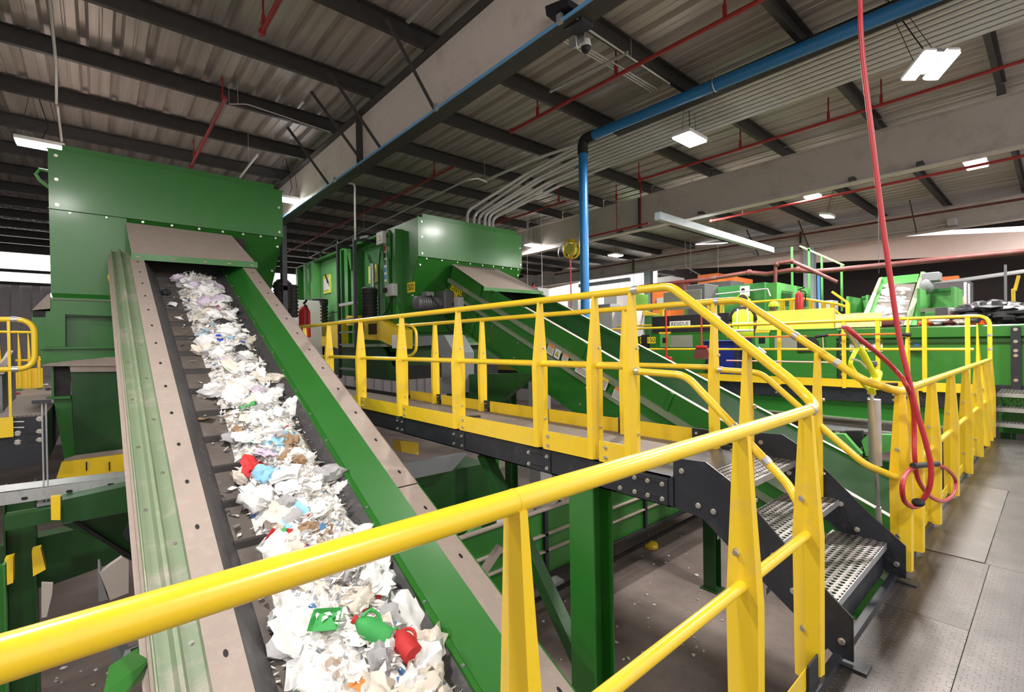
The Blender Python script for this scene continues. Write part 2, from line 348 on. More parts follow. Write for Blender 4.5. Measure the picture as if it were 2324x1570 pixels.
# roof purlins (run along X) and girders (run along Y)
PY0 = 9.14; PS = 1.70
def purlin(y, x0, x1, label):
    mb = MB(); z0, z1 = 5.42, 5.66
    sec = [(y + 0.035, z0), (y - 0.035, z0), (y - 0.035, z0 + 0.02), (y + 0.015, z0 + 0.02), (y + 0.015, z1 - 0.01), (y - 0.06, z1 - 0.01), (y - 0.06, z1), (y + 0.035, z1)]
    mb.prism([(x0, a, b) for a, b in sec], (x1 - x0, 0, 0))
    return mb.build('roof_purlin', M['purlin'], smooth=False, label=label, cat='roof purlin', group='roof purlins under the metal deck')
ords = ['nearest', 'second', 'third', 'fourth', 'fifth', 'sixth', 'seventh', 'eighth', 'ninth', 'tenth', 'eleventh', 'twelfth', 'thirteenth', 'fourteenth', 'fifteenth', 'sixteenth', 'seventeenth', 'eighteenth']
ys = [PY0 + PS * k for k in range(-5, 12)]
for k, y in enumerate(ys):
    purlin(y, -10, 11.75, 'dark steel purlin under the roof deck of the left bays, %s from the stairs' % ords[k])
    purlin(y + 0.03, 11.85, 46, 'dark steel purlin under the roof deck of the far right bays, %s from the stairs' % ords[k])
def girder(X, z0, z1, m, label, stiff):
    g = thing('roof_girder', (X, 12, z0), label, 'girder', 'large roof girders')
    MB().box(X - 0.012, X + 0.012, -4, 27.8, z0 + 0.02, z1 - 0.02).build('web', m, g, smooth=False)
    MB().box(X - 0.13, X + 0.13, -4, 27.8, z0, z0 + 0.02).build('flange', M['purlin'] if X < 5 else m, g, smooth=False)
    MB().box(X - 0.13, X + 0.13, -4, 27.8, z1 - 0.02, z1).build('flange', M['purlin'] if X < 5 else m, g, smooth=False)
    for y in stiff: MB().box(X - 0.12, X + 0.12, y - 0.02, y + 0.02, z0 + 0.02, z1 - 0.02).build('stiffener', M['purlin'], g, smooth=False)
    return g
g1 = girder(3.62, 4.50, 5.41, M['girder'], 'pale primer-coated roof girder above the two hoppers, nearest to the camera', [8.1, 20.0])
for (bx, by), (tx, ty) in (((985, 205), (885, 35)), ((862, 288), (770, 140)), ((820, 318), (725, 185)), ((745, 385), (660, 280))):
    b_ = at(bx, by, X=3.52); t_ = at(tx, ty, Z=5.44)
    MB().bar((3.52, b_.y, 4.54), (min(t_.x, 3.1), b_.y - 0.03, 5.45), 0.05, 0.012, up=(0, 1, 0)).build('diagonal_brace', M['purlin'], g1, smooth=False)
g2 = girder(11.8, 4.50, 5.42, M['girder2'], 'grey roof girder crossing the middle of the hall behind the blue pipe', [7.85, 20.0])
for px, py in ((1405, 497), (1590, 485), (1933, 390), (2088, 375)): 
    q = at(px, py, X=11.66); MB().box(11.6, 11.79, q.y - 0.05, q.y + 0.05, 4.52, 4.6).build('clip', M['purlin'], g2, smooth=False)
g3 = girder(19.8, 4.60, 5.30, M['girder2'], 'dark grey roof girder farthest back, resting on the blue-grey columns', [6.3, 13.6])
for px in (1720, 1835, 2080): 
    q = at(px, 560, X=19.6); MB().bar((19.66, q.y, 4.62), (18.6, q.y, 5.45), 0.06, 0.02, up=(0, 1, 0)).build('diagonal_brace', M['purlin'], g3, smooth=False)
for (px, lab) in ((1472, 'blue-grey steel column beside the bright striped wall'), (1838, 'blue-grey steel column behind the worker and green posts')):
    q = at(px, 640, X=19.8); c = thing('steel_column', (19.8, q.y, ZF), lab, 'column', 'columns of the far girder')
    MB().box(19.69, 19.91, q.y - 0.01, q.y + 0.01, ZF, 4.6).build('web', M['bluegrey'], c, smooth=False)
    MB().box(19.67, 19.69, q.y - 0.17, q.y + 0.17, ZF, 4.6).build('flange', M['bluegrey'], c, smooth=False)
    MB().box(19.91, 19.93, q.y - 0.17, q.y + 0.17, ZF, 4.6).build('flange', M['bluegrey'], c, smooth=False)
q = at(1440, 612, X=19.8)
MB().bar((19.8, q.y + 0.3, 4.35), (19.8, q.y + 3.5, 4.35), 0.2, 0.18).build('cross_beam', M['bluegrey'], label='short blue-grey beam running from the column into the bright striped wall', cat='beam', smooth=False)

# ---- lamps
def lamp(px, py, label, twin=False, tilt=0.0, z=4.72, rot=0.0, pw=1.0, size=1.0, b=0.17):
    q = at(px, py, Z=z); t = thing('high_bay_light', (q.x, q.y, z), label, 'ceiling light', 'high bay lights under the roof')
    a, b = 0.3 * size, b * size
    g = 0.30 * a
    xs = ((-a, -g), (g, a)) if twin else ((-a + 0.02, a - 0.02),)
    if twin:
        for x0, x1 in xs: MB().box(q.x + x0, q.x + x1, q.y - b, q.y + b, z + 0.01, z + 0.05).build('housing', M['white'], t, bevel=0.006)
        MB().box(q.x - g, q.x + g, q.y - b * 0.75, q.y + b * 0.75, z + 0.045, z + 0.11).build('driver_box', M['greypaint'], t, bevel=0.006)
    else: MB().box(q.x - a, q.x + a, q.y - b, q.y + b, z + 0.01, z + 0.07).build('housing', M['white'], t, bevel=0.008)
    for x0, x1 in xs: MB().box(q.x + x0, q.x + x1, q.y - b + 0.02, q.y + b - 0.02, z - 0.015, z + 0.008).build('lit_panel', M['lampon'], t, smooth=False)
    for s in (-0.8, 0.8): MB().tube([(q.x + a * s, q.y, z + 0.07), (q.x + a * s * 0.4, q.y, 5.68)], 0.004, 6).build('hanging_wire', M['purlin'], t)
    MB().tube(fillet([(q.x, q.y, z + 0.07), (q.x + 0.1, q.y + 0.05, z + 0.35), (q.x - 0.05, q.y, 5.68)], 0.2), 0.007, 6).build('power_cord', M['matte'], t)
    for x0, x1 in xs:
        ld = bpy.data.lights.new('lamp_glow', 'AREA'); ld.shape = 'RECTANGLE'; ld.size = x1 - x0; ld.size_y = 2*b - 0.04; ld.energy = LAMP_W * pw / len(xs); ld.color = (1, 0.965, 0.93)
        lo = bpy.data.objects.new('lamp_glow', ld); COL.objects.link(lo); lo.parent = t; lo.location = ((x0 + x1) / 2, 0, -0.02)
    if tilt or rot: t.rotation_euler = (tilt, 0, rot)
    return t
lamp(1565, 317, 'square lit panel light just right of the vertical blue pipe')
lamp(2112, 150, 'large twin-panel light glaring at upper right beside the red hose', twin=True, tilt=-0.45, rot=-0.716, size=0.66, z=4.35, b=0.27, pw=1.6)
lamp(2215, 373, 'twin-panel light at the right edge under the middle girder', twin=True)
lamp(1838, 443, 'twin-panel light under the middle girder, above the unlit-looking square one', twin=True)
lamp(1575, 488, 'lit panel light directly above the end of the grey square tube')
lamp(1877, 491, 'tilted small panel light just below the twin light beneath the middle girder', size=0.8, tilt=0.25)
lamp(1210, 557, 'lit panel light right beside the second hopper')
lamp(1397, 580, 'small lit panel light farthest back, right of the blue pipe')
lamp(655, 455, 'lit panel light at the right edge of the first big hopper')
lamp(92, 331, 'lit panel light at the upper left corner of the first big hopper', pw=0.6)
lamp(1710, 632, 'small distant lit light above the grey cabinet and yellow stair', z=3.6, size=0.9) if False else None
for k, (x, y) in enumerate(((-0.6, 2.9), (-5.0, 1.0), (7.5, -2.5), (-4.5, 6.0), (14.5, -2.0), (18.2, -1.6), (1.5, -2.4))):  # unseen lamps added for fill, some to brighten the beige band and near rail
    t = lamp(1162, 300, 'unseen high bay light added outside the frame', z=4.72, pw=(0.8, 1, 0.5, 0.8, 1, 1.8, 0.7)[k]); t.location = (x, y, 4.72); ORG[t.name] = V((x, y, 4.72))

# ================================================================ OUR WALKWAY, STAIRS, RAILINGS
RY = 0.66; RX1 = 2.31; RX2 = 3.30; DK = 0.57; RR = 0.0225
def deck_plate(x0, x1, y0, y1, label, m='tread', z=0.0):
    return MB().box(x0, x1, y0, y1, z - 0.012, z).build('deck_plate', M[m], label=label, cat='deck plate', group='steel floor plates of the walkway', smooth=False)
G_ = 0.003
deck_plate(-2.0, 1.75, -1.6, 0.30 - G_, 'checker plate of the walkway, hidden below the near handrail')
deck_plate(1.75 + G_, 3.93, -1.6, 0.28 - G_, 'worn checker plate at the bottom right corner, beside the long seam')
deck_plate(1.75 + G_, 2.98, 0.28, 0.60, 'narrow checker plate right at the foot of the stairs')
deck_plate(2.98 + G_, 3.93, 0.28, 0.60, 'checker plate by the foot of the far stair stringer')
m_s = mat('worn_smooth_plate', (0.08, 0.068, 0.062), 0.38, 0.35, spots=(0.16, 0.14, 0.13), spotamt=0.6, scale=1.6, var=0.15)
M['smooth'] = m_s
deck_plate(3.93 + G_, 5.9, 0.30, 0.60, 'smooth worn plate lying beside the coiled red hose', 'smooth', 0.004)
deck_plate(3.93 + G_, 5.9, -1.6, 0.30 - G_, 'checker plate beside the smooth worn plate, at the right edge')
deck_plate(5.9 + G_, 8.85, -1.6, 0.60, 'long deck plate in front of the three steps at the far end')
t = thing('walkway_frame', (3, 0.5, -0.2), 'black steel edge channel carrying the walkway under the railing', 'walkway frame')
MB().box(-2, 8.85, 0.60, 0.63, -0.2, 0.03).build('edge_channel', M['black'], t, smooth=False)
MB().box(-2, 8.85, 0.52, 0.60, -0.2, -0.19).build('lower_flange', M['black'], t, smooth=False)
for x in (-1.5, 1.2, 4.4, 7.2): MB().box(x, x + 0.1, -1.6, 0.6, -0.16, -0.013).build('cross_member', M['black'], t, smooth=False)

def railpost(par, x, y, z0, z1, ax, w=0.10, wt=0.042, zm=None, face=1, bolts=True):
    """folded, tapered plate post standing across the rail; ax = direction the rail runs"""
    zm = zm or z0 + (z1 - z0) * 0.55
    def P_(a, b, z): return (x + b * face, y + a, z) if ax == 'X' else (x + a, y + b * face, z)
    rows = []
    for z, ww in ((z0, w * 0.92), (zm, w), (z1, wt)):
        h = ww / 2
        k_ = ww / w; rows.append([P_(h, 0.03 * k_, z), P_(h, 0.0, z), P_(h * 0.1, -0.012 * k_, z), (P_(-h * 0.9, 0, z)), P_(-h, 0.034 * k_, z)])
    p = MB().grid(rows).build('post', M['yellow'], par, smooth=False, solid=0.006)
    if bolts:
        mb = MB()
        for z in (z0 + (zm - z0) * 0.35, zm + (z1 - zm) * 0.30):
            q = V(P_(0.012, -0.009, z)); n_ = (-face, 0, 0) if ax == 'X' else (0, -face, 0)
            mb.bolt(q, n_, 0.008, 0.008)
        mb.build('bolt', M['steel'], p) if False else None
        for z in (z0 + (zm - z0) * 0.35, zm + (z1 - zm) * 0.30):
            q = V(P_(0.012, -0.009, z)); n_ = (-face, 0, 0) if ax == 'X' else (0, -face, 0)
            MB().bolt(q, n_, 0.0095, 0.012).build('bolt', M['steel'], p)
    return p
def sleeve(par, p, q, r=RR + 0.0025, m='galv'):
    return MB().cyl(p, q, r, 20).build('coupling_sleeve', M[m], par)

# --- near railing + near stair rail + near catwalk rail : one bolted run
rl = thing('guard_railing', (2.31, 0.66, 0.0), 'thick yellow guard railing across the foreground and up the near side of the stairs', 'railing', 'yellow guard railings')
YE1 = 8.0
top = fillet([(1.75, 8.9, 1.63), (RX1, 8.15, 1.63), (RX1, 1.36, 1.635), (RX1 - 0.03, 0.78, 1.17), (RX1 - 0.06, RY, 1.06), (1.9, RY, 1.058), (-3.2, RY, 1.058)], 0.14, 8)
MB().tube(top, RR, 24).build('top_rail', M['yellow'], rl)
MB().tube(fillet([(1.75, 8.9, 1.20), (RX1, 8.15, 1.20), (RX1, 1.62, 1.20)], 0.2), RR * 0.86, 18).build('mid_rail', M['yellow'], rl)
MB().tube(fillet([(RX1, 1.6, 1.175), (RX1, 1.28, 1.165), (RX1, 0.80, 0.70), (RX1 - 0.02, RY + 0.09, 0.63), (RX1 - 0.15, RY + 0.02, 0.60)], 0.16), RR * 0.86, 18).build('stair_mid_rail', M['yellow'], rl)
MB().tube([(2.14, RY, 0.575), (-3.2, RY, 0.575)], RR * 0.8, 20).build('mid_rail', M['yellow'], rl)
for p, q in (((RX1, 1.60, 1.635), (RX1, 1.56, 1.635)), ((2.16, RY, 1.059), (2.135, RY, 1.059))): sleeve(rl, p, q)
q1 = V((RX1, 1.14, 1.46)); dd = V((0, -0.60, -0.48)).normalized(); sleeve(rl, q1, q1 + dd * 0.04); q1 = V((RX1, 0.93, 1.292)); sleeve(rl, q1, q1 + dd * 0.04)
sleeve(rl, (RX1, 1.60, 1.175), (RX1, 1.56, 1.175), RR * 0.86 + 0.0025)
dd = V((0, -0.48, -0.465)).normalized(); q1 = V((RX1, 1.04, 0.933)); sleeve(rl, q1, q1 + dd * 0.03, RR * 0.86 + 0.0025); q1 = V((RX1, 0.90, 0.797)); sleeve(rl, q1, q1 + dd * 0.03, RR * 0.86 + 0.0025)
MB().cyl((0.575, RY, 1.058), (0.572, RY, 1.058), RR + 0.0008, 24).build('rail_joint', M['yellow'], rl)
for x in (0.57, 1.52, 2.10, -0.55): railpost(rl, x, RY, -0.12 if x < 2 else 0.0, 1.045, 'X', w=0.098)
for y in (0.96, 1.60): railpost(rl, RX1 + 0.0, y, 0.62 if y > 1.5 else 0.42, 1.62 if y > 1.5 else 1.31, 'Y', w=0.11 if y > 1.5 else 0.085, wt=0.045)
for y in (1.87, 2.35, 3.34, 4.33, 5.32, 6.33, 7.3): railpost(rl, RX1, y, 0.63, 1.62, 'Y', w=0.112, wt=0.038)
for a, b in ((8.1, 7.34), (7.26, 6.37), (6.29, 5.36), (5.28, 4.37), (4.29, 3.38), (3.30, 2.39), (2.31, 1.91), (1.83, 1.62)):
    kp = MB().box(RX1 - 0.035, RX1 - 0.031, b, a, 0.625, 0.75).build('kick_plate', M['yellow'], rl, smooth=False)
    for z in (0.655, 0.715): MB().bolt((RX1 - 0.036, a - 0.05, z), (-1, 0, 0), 0.009, 0.008).build('bolt', M['steel'], kp)
kp = MB().box(1.56, 2.02, RY - 0.03, RY - 0.026, -0.0, 0.11).build('kick_plate', M['yellow'], rl, smooth=False)
MB().box(1.98, 2.09, RY - 0.04, RY - 0.032, -0.10, 0.125).build('kick_plate_bracket', M['black'], rl, smooth=False, bevel=0.004)
kp = MB().box(-3, 1.50, RY - 0.03, RY - 0.026, -0.0, 0.11).build('kick_plate', M['yellow'], rl, smooth=False)

# --- far catwalk rail + far stair rail + walkway rail to the corner
r2 = thing('guard_railing', (3.3, 0.62, 0.0), 'yellow guard railing on the far side of the stairs, continuing along the walkway', 'railing', 'yellow guard railings')
WY = 0.60
MB().tube(fillet([(RX2, 6.2, 1.61), (RX2, 1.42, 1.615), (RX2, 0.74, 1.10), (RX2 + 0.12, WY, 1.035), (8.75, WY, 1.03)], 0.16), RR, 22).build('top_rail', M['yellow'], r2)
MB().tube([(RX2, 6.25, 1.15), (RX2, 1.6, 1.15)], RR * 0.86, 16).build('mid_rail', M['yellow'], r2)
MB().tube(fillet([(RX2, 1.6, 1.135), (RX2, 1.30, 1.125), (RX2, 0.74, 0.62), (RX2 + 0.13, WY + 0.02, 0.545), (3.47, WY, 0.545)], 0.16), RR * 0.86, 16).build('stair_mid_rail', M['yellow'], r2)
MB().tube([(3.5, WY, 0.565), (8.8, WY, 0.545)], RR * 0.82, 14).build('mid_rail', M['yellow'], r2)
sleeve(r2, (RX2, 1.60, 1.615), (RX2, 1.57, 1.615)); sleeve(r2, (RX2, 1.58, 1.135), (RX2, 1.55, 1.135), RR * 0.86 + 0.0025)
dd = V((0, -0.68, -0.515)).normalized(); q1 = V((RX2, 1.10, 1.372)); sleeve(r2, q1, q1 + dd * 0.03); q1 = V((RX2, 0.88, 1.206)); sleeve(r2, q1, q1 + dd * 0.03)
dd = V((0, -0.56, -0.505)).normalized(); q1 = V((RX2, 1.02, 0.872)); sleeve(r2, q1, q1 + dd * 0.03, RR * 0.86 + 0.0025)
for x in (3.44, 3.80, 4.45, 5.35, 6.3, 7.25, 8.0, 8.45, 8.74): railpost(r2, x, WY, 0.02, 1.02, 'X', w=0.095 if x > 3.5 else 0.10)
for y in (5.3, 4.3, 3.36, 2.36, 1.60, 0.96):
    hi = 1.60 if y > 1 else 1.26
    railpost(r2, RX2, y, 0.45 if y > 1 else 0.35, hi, 'Y', w=0.10 if y > 1 else 0.08, wt=0.045)
for a, b in ((6.0, 5.34), (5.2, 4.34), (4.2, 3.40), (3.28, 2.40), (2.28, 1.75)):
    MB().box(RX2 + 0.01, RX2 + 0.014, b, a, 0.55, 0.695).build('kick_plate', M['yellow'], r2, smooth=False)
for y in (5.3, 4.3, 3.36, 2.36, 1.70):
    bk = MB().box(RX2 - 0.002, RX2 + 0.008, y - 0.085, y + 0.085, 0.54, 0.70).build('kick_plate_bracket', M['black'], r2, smooth=False)
    for dy in (-0.05, 0.05):
        for dz in (0.595, 0.665): MB().bolt((RX2 - 0.003, y + dy, dz), (-1, 0, 0), 0.008, 0.008).build('bolt', M['steel'], bk)
MB().tube(smooth_path([at(903, 738, X=3.28), at(930, 738, X=3.28), at(943, 750, X=3.28), at(945, 772, X=3.28), at(943, 795, X=3.28), at(930, 807, X=3.28), at(903, 808, X=3.28)]), RR * 0.85, 12).build('end_loop', M['yellow'], r2)
for x0, x1 in ((3.84, 4.4), (4.5, 5.3), (5.4, 6.25), (6.35, 7.2), (7.3, 7.95), (8.05, 8.4)):
    MB().box(x0, x1, WY + 0.02, WY + 0.024, 0.0, 0.11).build('kick_plate', M['yellow'], r2, smooth=False)
for x in (3.80, 4.45, 5.35, 6.3, 7.25, 8.0):
    MB().box(x + 0.02, x + 0.06, WY + 0.0, WY + 0.02, 0.0, 0.14).build('kick_plate_bracket', M['black'], r2, smooth=False)

# --- stairs
st = thing('steel_stairs', (2.85, 1.0, 0.0), 'black steel stairs with perforated grey treads climbing from the walkway to the catwalk', 'stairs')
def stringer(X, mb_dir):
    poly = [(X, 1.36, 0.72), (X, 1.18, 0.73), (X, 1.04, 0.65), (X, 0.73, 0.345), (X, 0.56, 0.20), (X, 0.56, 0.02), (X, 0.63, 0.02), (X, 1.06, 0.33), (X, 1.20, 0.44), (X, 1.36, 0.455)]
    s_ = MB().prism(poly, (mb_dir * 0.008, 0, 0)).build('stringer', M['black'], st, smooth=False)
    for (y, z) in ((1.31, 0.66), (1.22, 0.50), (1.14, 0.49), (1.03, 0.55), (0.98, 0.37), (0.86, 0.36), (0.78, 0.23), (0.60, 0.09)):
        MB().bolt((X - 0.001, y, z), (-1, 0, 0), 0.011, 0.009).build('bolt', M['steel'], s_)
    MB().box(X - 0.03, X + 0.05, 0.51, 0.60, 0.0, 0.01).build('foot_plate', M['black'], st, smooth=False)
stringer(RX1, 1); stringer(RX2 + 0.02, 1)
for k, (y0, z) in enumerate(((1.10, 0.575), (0.87, 0.385), (0.645, 0.195))):
    t_ = MB().box(RX1 + 0.01, RX2 + 0.015, y0, y0 + 0.255, z - 0.003, z).build('tread', M['perf'], st, smooth=False)
    MB().box(RX1 + 0.01, RX2 + 0.015, y0 - 0.003, y0, z - 0.035, z).build('tread_nosing', M['galv'], t_, smooth=False)
    MB().box(RX1 + 0.01, RX2 + 0.015, y0 + 0.255, y0 + 0.258, z - 0.035, z).build('tread_back_edge', M['galv'], t_, smooth=False)
MB().box(RX1 + 0.01, RX2 + 0.015, 0.66, 0.665, 0.02, 0.12).build('void_shade_board', M['black'], st, smooth=False)  # black board painted in for the dark void below the treads

# --- catwalk
cw = thing('catwalk', (2.8, 4.0, 0.45), 'elevated catwalk with grey mesh deck and black perforated side beams', 'catwalk')
MB().box(RX1 + 0.01, RX2 + 0.01, 1.35, 1.9, DK + 0.003, DK + 0.008).build('landing_plate', M['tread'], cw, smooth=False)
MB().box(RX1 + 0.01, RX2 + 0.01, 1.9, 12.8, DK, DK + 0.008).build('mesh_deck', M['meshdeck'], cw, smooth=False)
for X, sg in ((RX1 - 0.01, -1), (RX2 + 0.03, 1)):
    bm_ = MB()
    bm_.box(X, X + 0.008, 1.357, 9.0, 0.455, 0.62)
    bm_.box(X, X + 0.06, 1.37, 9.0, 0.455, 0.463); bm_.box(X, X + 0.06, 1.37, 9.0, 0.612, 0.62)
    b_ = bm_.build('side_beam', M['black'], cw, smooth=False)
    for a, b in ((1.385, 1.72), (2.26, 2.50), (3.26, 3.44), (4.3, 4.46), (5.3, 5.42)):
        pl_ = MB().box(X - 0.008, X - 0.001, a, b, 0.46, 0.605).build('splice_plate', M['black'], cw, smooth=False, bevel=0.004)
        for y in (a + 0.03, a + 0.12 if b - a > 0.3 else b - 0.03) + ((b - 0.03, b - 0.13) if b - a > 0.3 else ()):
            for z in (0.492, 0.572): MB().bolt((X - 0.009, y, z), (-1, 0, 0), 0.010, 0.009).build('bolt', M['steel'], pl_)
        if b - a > 0.2:
            mb = MB()
            for z in (0.492, 0.572): mb.box(X - 0.0095, X - 0.008, a + 0.04, b - 0.04, z - 0.005, z + 0.005)
            mb.build('slots', M['matte'], pl_, smooth=False)
    mb = MB()
    y = 1.8
    while y < 7.5:
        for z in (0.492, 0.572): mb.cyl((X - 0.0006, y, z), (X + 0.001, y, z), 0.006, 8)
        y += 0.075 if int(y * 2) % 2 else 0.14
    mb.build('punched_holes', M['matte'], b_)
for y in [1.6 + 0.9 * k for k in range(11)]: MB().box(RX1, RX2, y, y + 0.05, 0.48, 0.565).build('joist', M['black'], cw, smooth=False)
MB().bar((2.75, 4.0, 0.6), (2.95, 3.9, 0.6), 0.04, 0.02).build('hand_scanner', M['matte'], label='small black and silver hand tool left lying on the catwalk deck', cat='tool', bevel=0.006)

# --- support columns under the catwalk
def hcol(name, x, y, z0, z1, w, label, m='green', rot=False, group='green support columns'):
    c = thing(name, (x, y, z0), label, 'column', group); h = w / 2; t_ = 0.012
    if rot:
        MB().box(x - h, x + h, y - h, y - h + t_, z0, z1).build('flange', M[m], c, smooth=False); MB().box(x - h, x + h, y + h - t_, y + h, z0, z1).build('flange', M[m], c, smooth=False)
        MB().box(x - 0.004, x + 0.004, y - h + t_, y + h - t_, z0, z1).build('web', M[m], c, smooth=False)
    else:
        MB().box(x - h, x - h + t_, y - h, y + h, z0, z1).build('flange', M[m], c, smooth=False); MB().box(x + h - t_, x + h, y - h, y + h, z0, z1).build('flange', M[m], c, smooth=False)
        MB().box(x - h + t_, x + h - t_, y - 0.004, y + 0.004, z0, z1).build('web', M[m], c, smooth=False)
    MB().box(x - h * 1.4, x + h * 1.4, y - h * 1.4, y + h * 1.4, z0, z0 + 0.02).build('base_plate', M[m], c, smooth=False)
    return c
c1 = hcol('support_column', 2.43, 2.03, ZF, 0.44, 0.20, 'large green steel column carrying the near end of the catwalk')
MB().bar((2.45, 2.1, -0.9), (2.45, 3.2, 0.42), 0.09, 0.09).build('diagonal_strut', M['green_shaded'], c1, smooth=False)
q = at(1617, 1335, Z=ZF); hcol('support_column', q.x, q.y, ZF, 0.35, 0.2, 'dark green column in the shade behind the stair stringer', 'green_shaded')
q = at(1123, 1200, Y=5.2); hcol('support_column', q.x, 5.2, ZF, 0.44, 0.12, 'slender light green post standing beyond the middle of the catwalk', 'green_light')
q = at(1162, 1150, Y=6.8); hcol('support_column', q.x, 6.8, ZF, 0.44, 0.17, 'dark green post just right of the slender light green one', 'green_shaded')

# --- near walkway far-end steps (up to the sorting platform)
PX = 8.75; PZ = 0.58
es = thing('platform_steps', (9.0, 0.0, 0.0), 'three grey grating steps at the far right end of the walkway', 'stairs')
for k, (x, z) in enumerate(((8.62, 0.58), (8.74, 0.39), (8.86, 0.19))):
    x = 9.25 - 0.0 if False else x
for x, z in ((9.10, 0.57), (8.98, 0.385), (8.86, 0.20)):
    t_ = MB().box(x, x + 0.34 if z < 0.5 else 10.0, -1.7, 0.56, z - 0.004, z).build('tread', M['perf'], es, smooth=False)
    MB().box(x - 0.004, x, -1.7, 0.56, z - 0.05, z).build('tread_nosing', M['galv'], t_, smooth=False)
MB().box(9.4, 9.42, -1.7, 0.56, 0.0, 0.5).build('riser_panel', M['green'], es, smooth=False)
MB().bar((9.38, 0.5, 0.36), (9.38, -0.4, 0.05), 0.02, 0.03).build('brace', M['black'], es, smooth=False)

# --- far platform with its railing (runs along Y at X = 8.75)
fp = thing('sorting_platform', (9.3, 3.5, 0.2), 'grating platform with black edge beam in front of the long green sorting conveyor', 'platform')
MB().box(PX + 0.03, 9.85, 0.62, 12.0, PZ - 0.02, PZ).build('deck', M['meshdeck'], fp, smooth=False)
b_ = MB().box(PX + 0.02, PX + 0.05, 0.62, 12.0, 0.36, PZ).build('edge_beam', M['black'], fp, smooth=False)
for y in (1.9, 1.6, 1.45, 3.2, 4.6, 6.0):
    for z in (0.42, 0.50): MB().bolt((PX + 0.018, y, z), (-1, 0, 0), 0.016, 0.012).build('bolt', M['steel'], b_)
MB().box(PX + 0.06, PX + 0.12, 0.62, 12.0, 0.10, 0.35).build('lower_channel', M['green'], fp, smooth=False)
MB().box(PX + 0.02, PX + 0.14, 0.62, 12.0, 0.08, 0.10).build('lower_flange', M['green_pale'], fp, smooth=False)
r3 = thing('guard_railing', (PX, 3.5, PZ), 'yellow railing of the sorting platform with brooms and long poles hung on it', 'railing', 'yellow guard railings')
MB().tube(fillet([(PX, 12.0, 1.60), (PX, 0.60, 1.60), (PX, 0.60, 0.35)], 0.14), 0.024, 14).build('top_rail', M['yellow'], r3)
MB().tube(fillet([(PX, 12.0, 1.16), (PX, 0.75, 1.16)], 0.1), 0.02, 12).build('mid_rail', M['yellow'], r3)
for px in (1432, 1768, 1915, 1992, 2098, 2196): 
    q = at(px, 745, X=PX); MB().box(PX - 0.02, PX + 0.02, q.y - 0.025, q.y + 0.025, 0.56, 1.59).build('post', M['yellow'], r3, smooth=False)
q = at(2062, 745, X=PX); railpost(r3, PX, q.y, 0.56, 1.59, 'Y', w=0.18, wt=0.06)
railpost(r3, PX, 0.72, 0.35, 1.5, 'Y', w=0.2, wt=0.05, face=-1, bolts=False)
MB().box(PX - 0.01, PX - 0.004, 0.64, 12.0, 0.575, 0.70).build('kick_plate', M['yellow'], r3, smooth=False)
for z in (1.36, 1.18): MB().cyl((PX, 0.60, z), (PX, 0.60, z - 0.03), 0.027, 14).build('coupling_sleeve', M['galv'], r3)
# tools hung on that railing
def broom(px0, px1, ztop, zb, label, flare):
    y = at(px0, 750, X=8.66).y; t_ = thing('broom', (8.66, y, zb), label, 'broom', 'red brooms hung on the railing')
    MB().cyl((8.66, y, zb + 0.24), (8.66, y, ztop), 0.014, 10).build('handle', M['red'], t_)
    MB().box(8.62, 8.70, y - 0.10, y + 0.10, zb + 0.2, zb + 0.25).build('head', M['red'], t_, bevel=0.01)
    a = 0.11
    MB().hexa([(8.60, y - a - flare, zb), (8.72, y - a - flare, zb), (8.72, y + a + 0.04, zb), (8.60, y + a + 0.04, zb), (8.63, y - a, zb + 0.2), (8.69, y - a, zb + 0.2), (8.69, y + a, zb + 0.2), (8.63, y + a, zb + 0.2)]).build('bristles', M['redrust'] if flare > 0.1 else M['red'], t_, smooth=False)
broom(1512, 1512, 1.95, 0.76, 'red broom hung bristles down on the platform railing, left of the other one', 0.02)
broom(1592, 1592, 1.90, 0.98, 'red angle broom hung beside the blue bin', 0.12)
def pole(px0, px1, z, m, label, ends):
    a = at(px0, 760, X=8.68); b = at(px1, 760, X=8.68); t_ = thing('long_pole', (8.68, a.y, z), label, 'pole', 'long poles lying on the railing hooks')
    MB().cyl((8.68, a.y, z), (8.68, b.y, z - 0.0), 0.014, 10).build('shaft', M[m], t_)
    if ends:
        for s, e in ((a.y, 0.18), (b.y, -0.16)): MB().cyl((8.68, s, z), (8.68, s + e, z - 0.02), 0.022, 10, r2=0.03).build('grip', M['matte'], t_)
pole(1650, 1830, 1.375, 'orange', 'bright orange pole lying on hooks in front of the worker', False)
pole(1880, 2035, 1.385, 'orange', 'orange pole with black ends hung in front of the warning stickers', True)
pole(1648, 1898, 0.955, 'pink', 'faded pink pole on the lower railing hooks', False)
# black shovel hung on platform railing
y = at(1788, 800, X=8.85).y
t_ = thing('shovel', (8.85, y, 0.9), 'black shovel with wooden-edged blade hung on the green conveyor side', 'shovel')
MB().prism([(9.84, y + 0.18, 1.28), (9.84, y + 0.14, 1.36), (9.84, y - 0.10, 1.36), (9.84, y - 0.16, 1.28), (9.84, y - 0.16, 1.10), (9.84, y + 0.18, 1.08)], (0.03, 0, 0)).build('blade', M['matte'], t_, smooth=False) 
MB().bar((9.83, y - 0.16, 1.22), (9.83, y - 0.20, 0.95), 0.05, 0.03).build('handle', M['matte'], t_, smooth=False)
MB().cyl((9.82, y - 0.24, 1.40), (9.82, y - 0.26, 0.98), 0.012, 8).build('wooden_edge', M['wood'], t_)
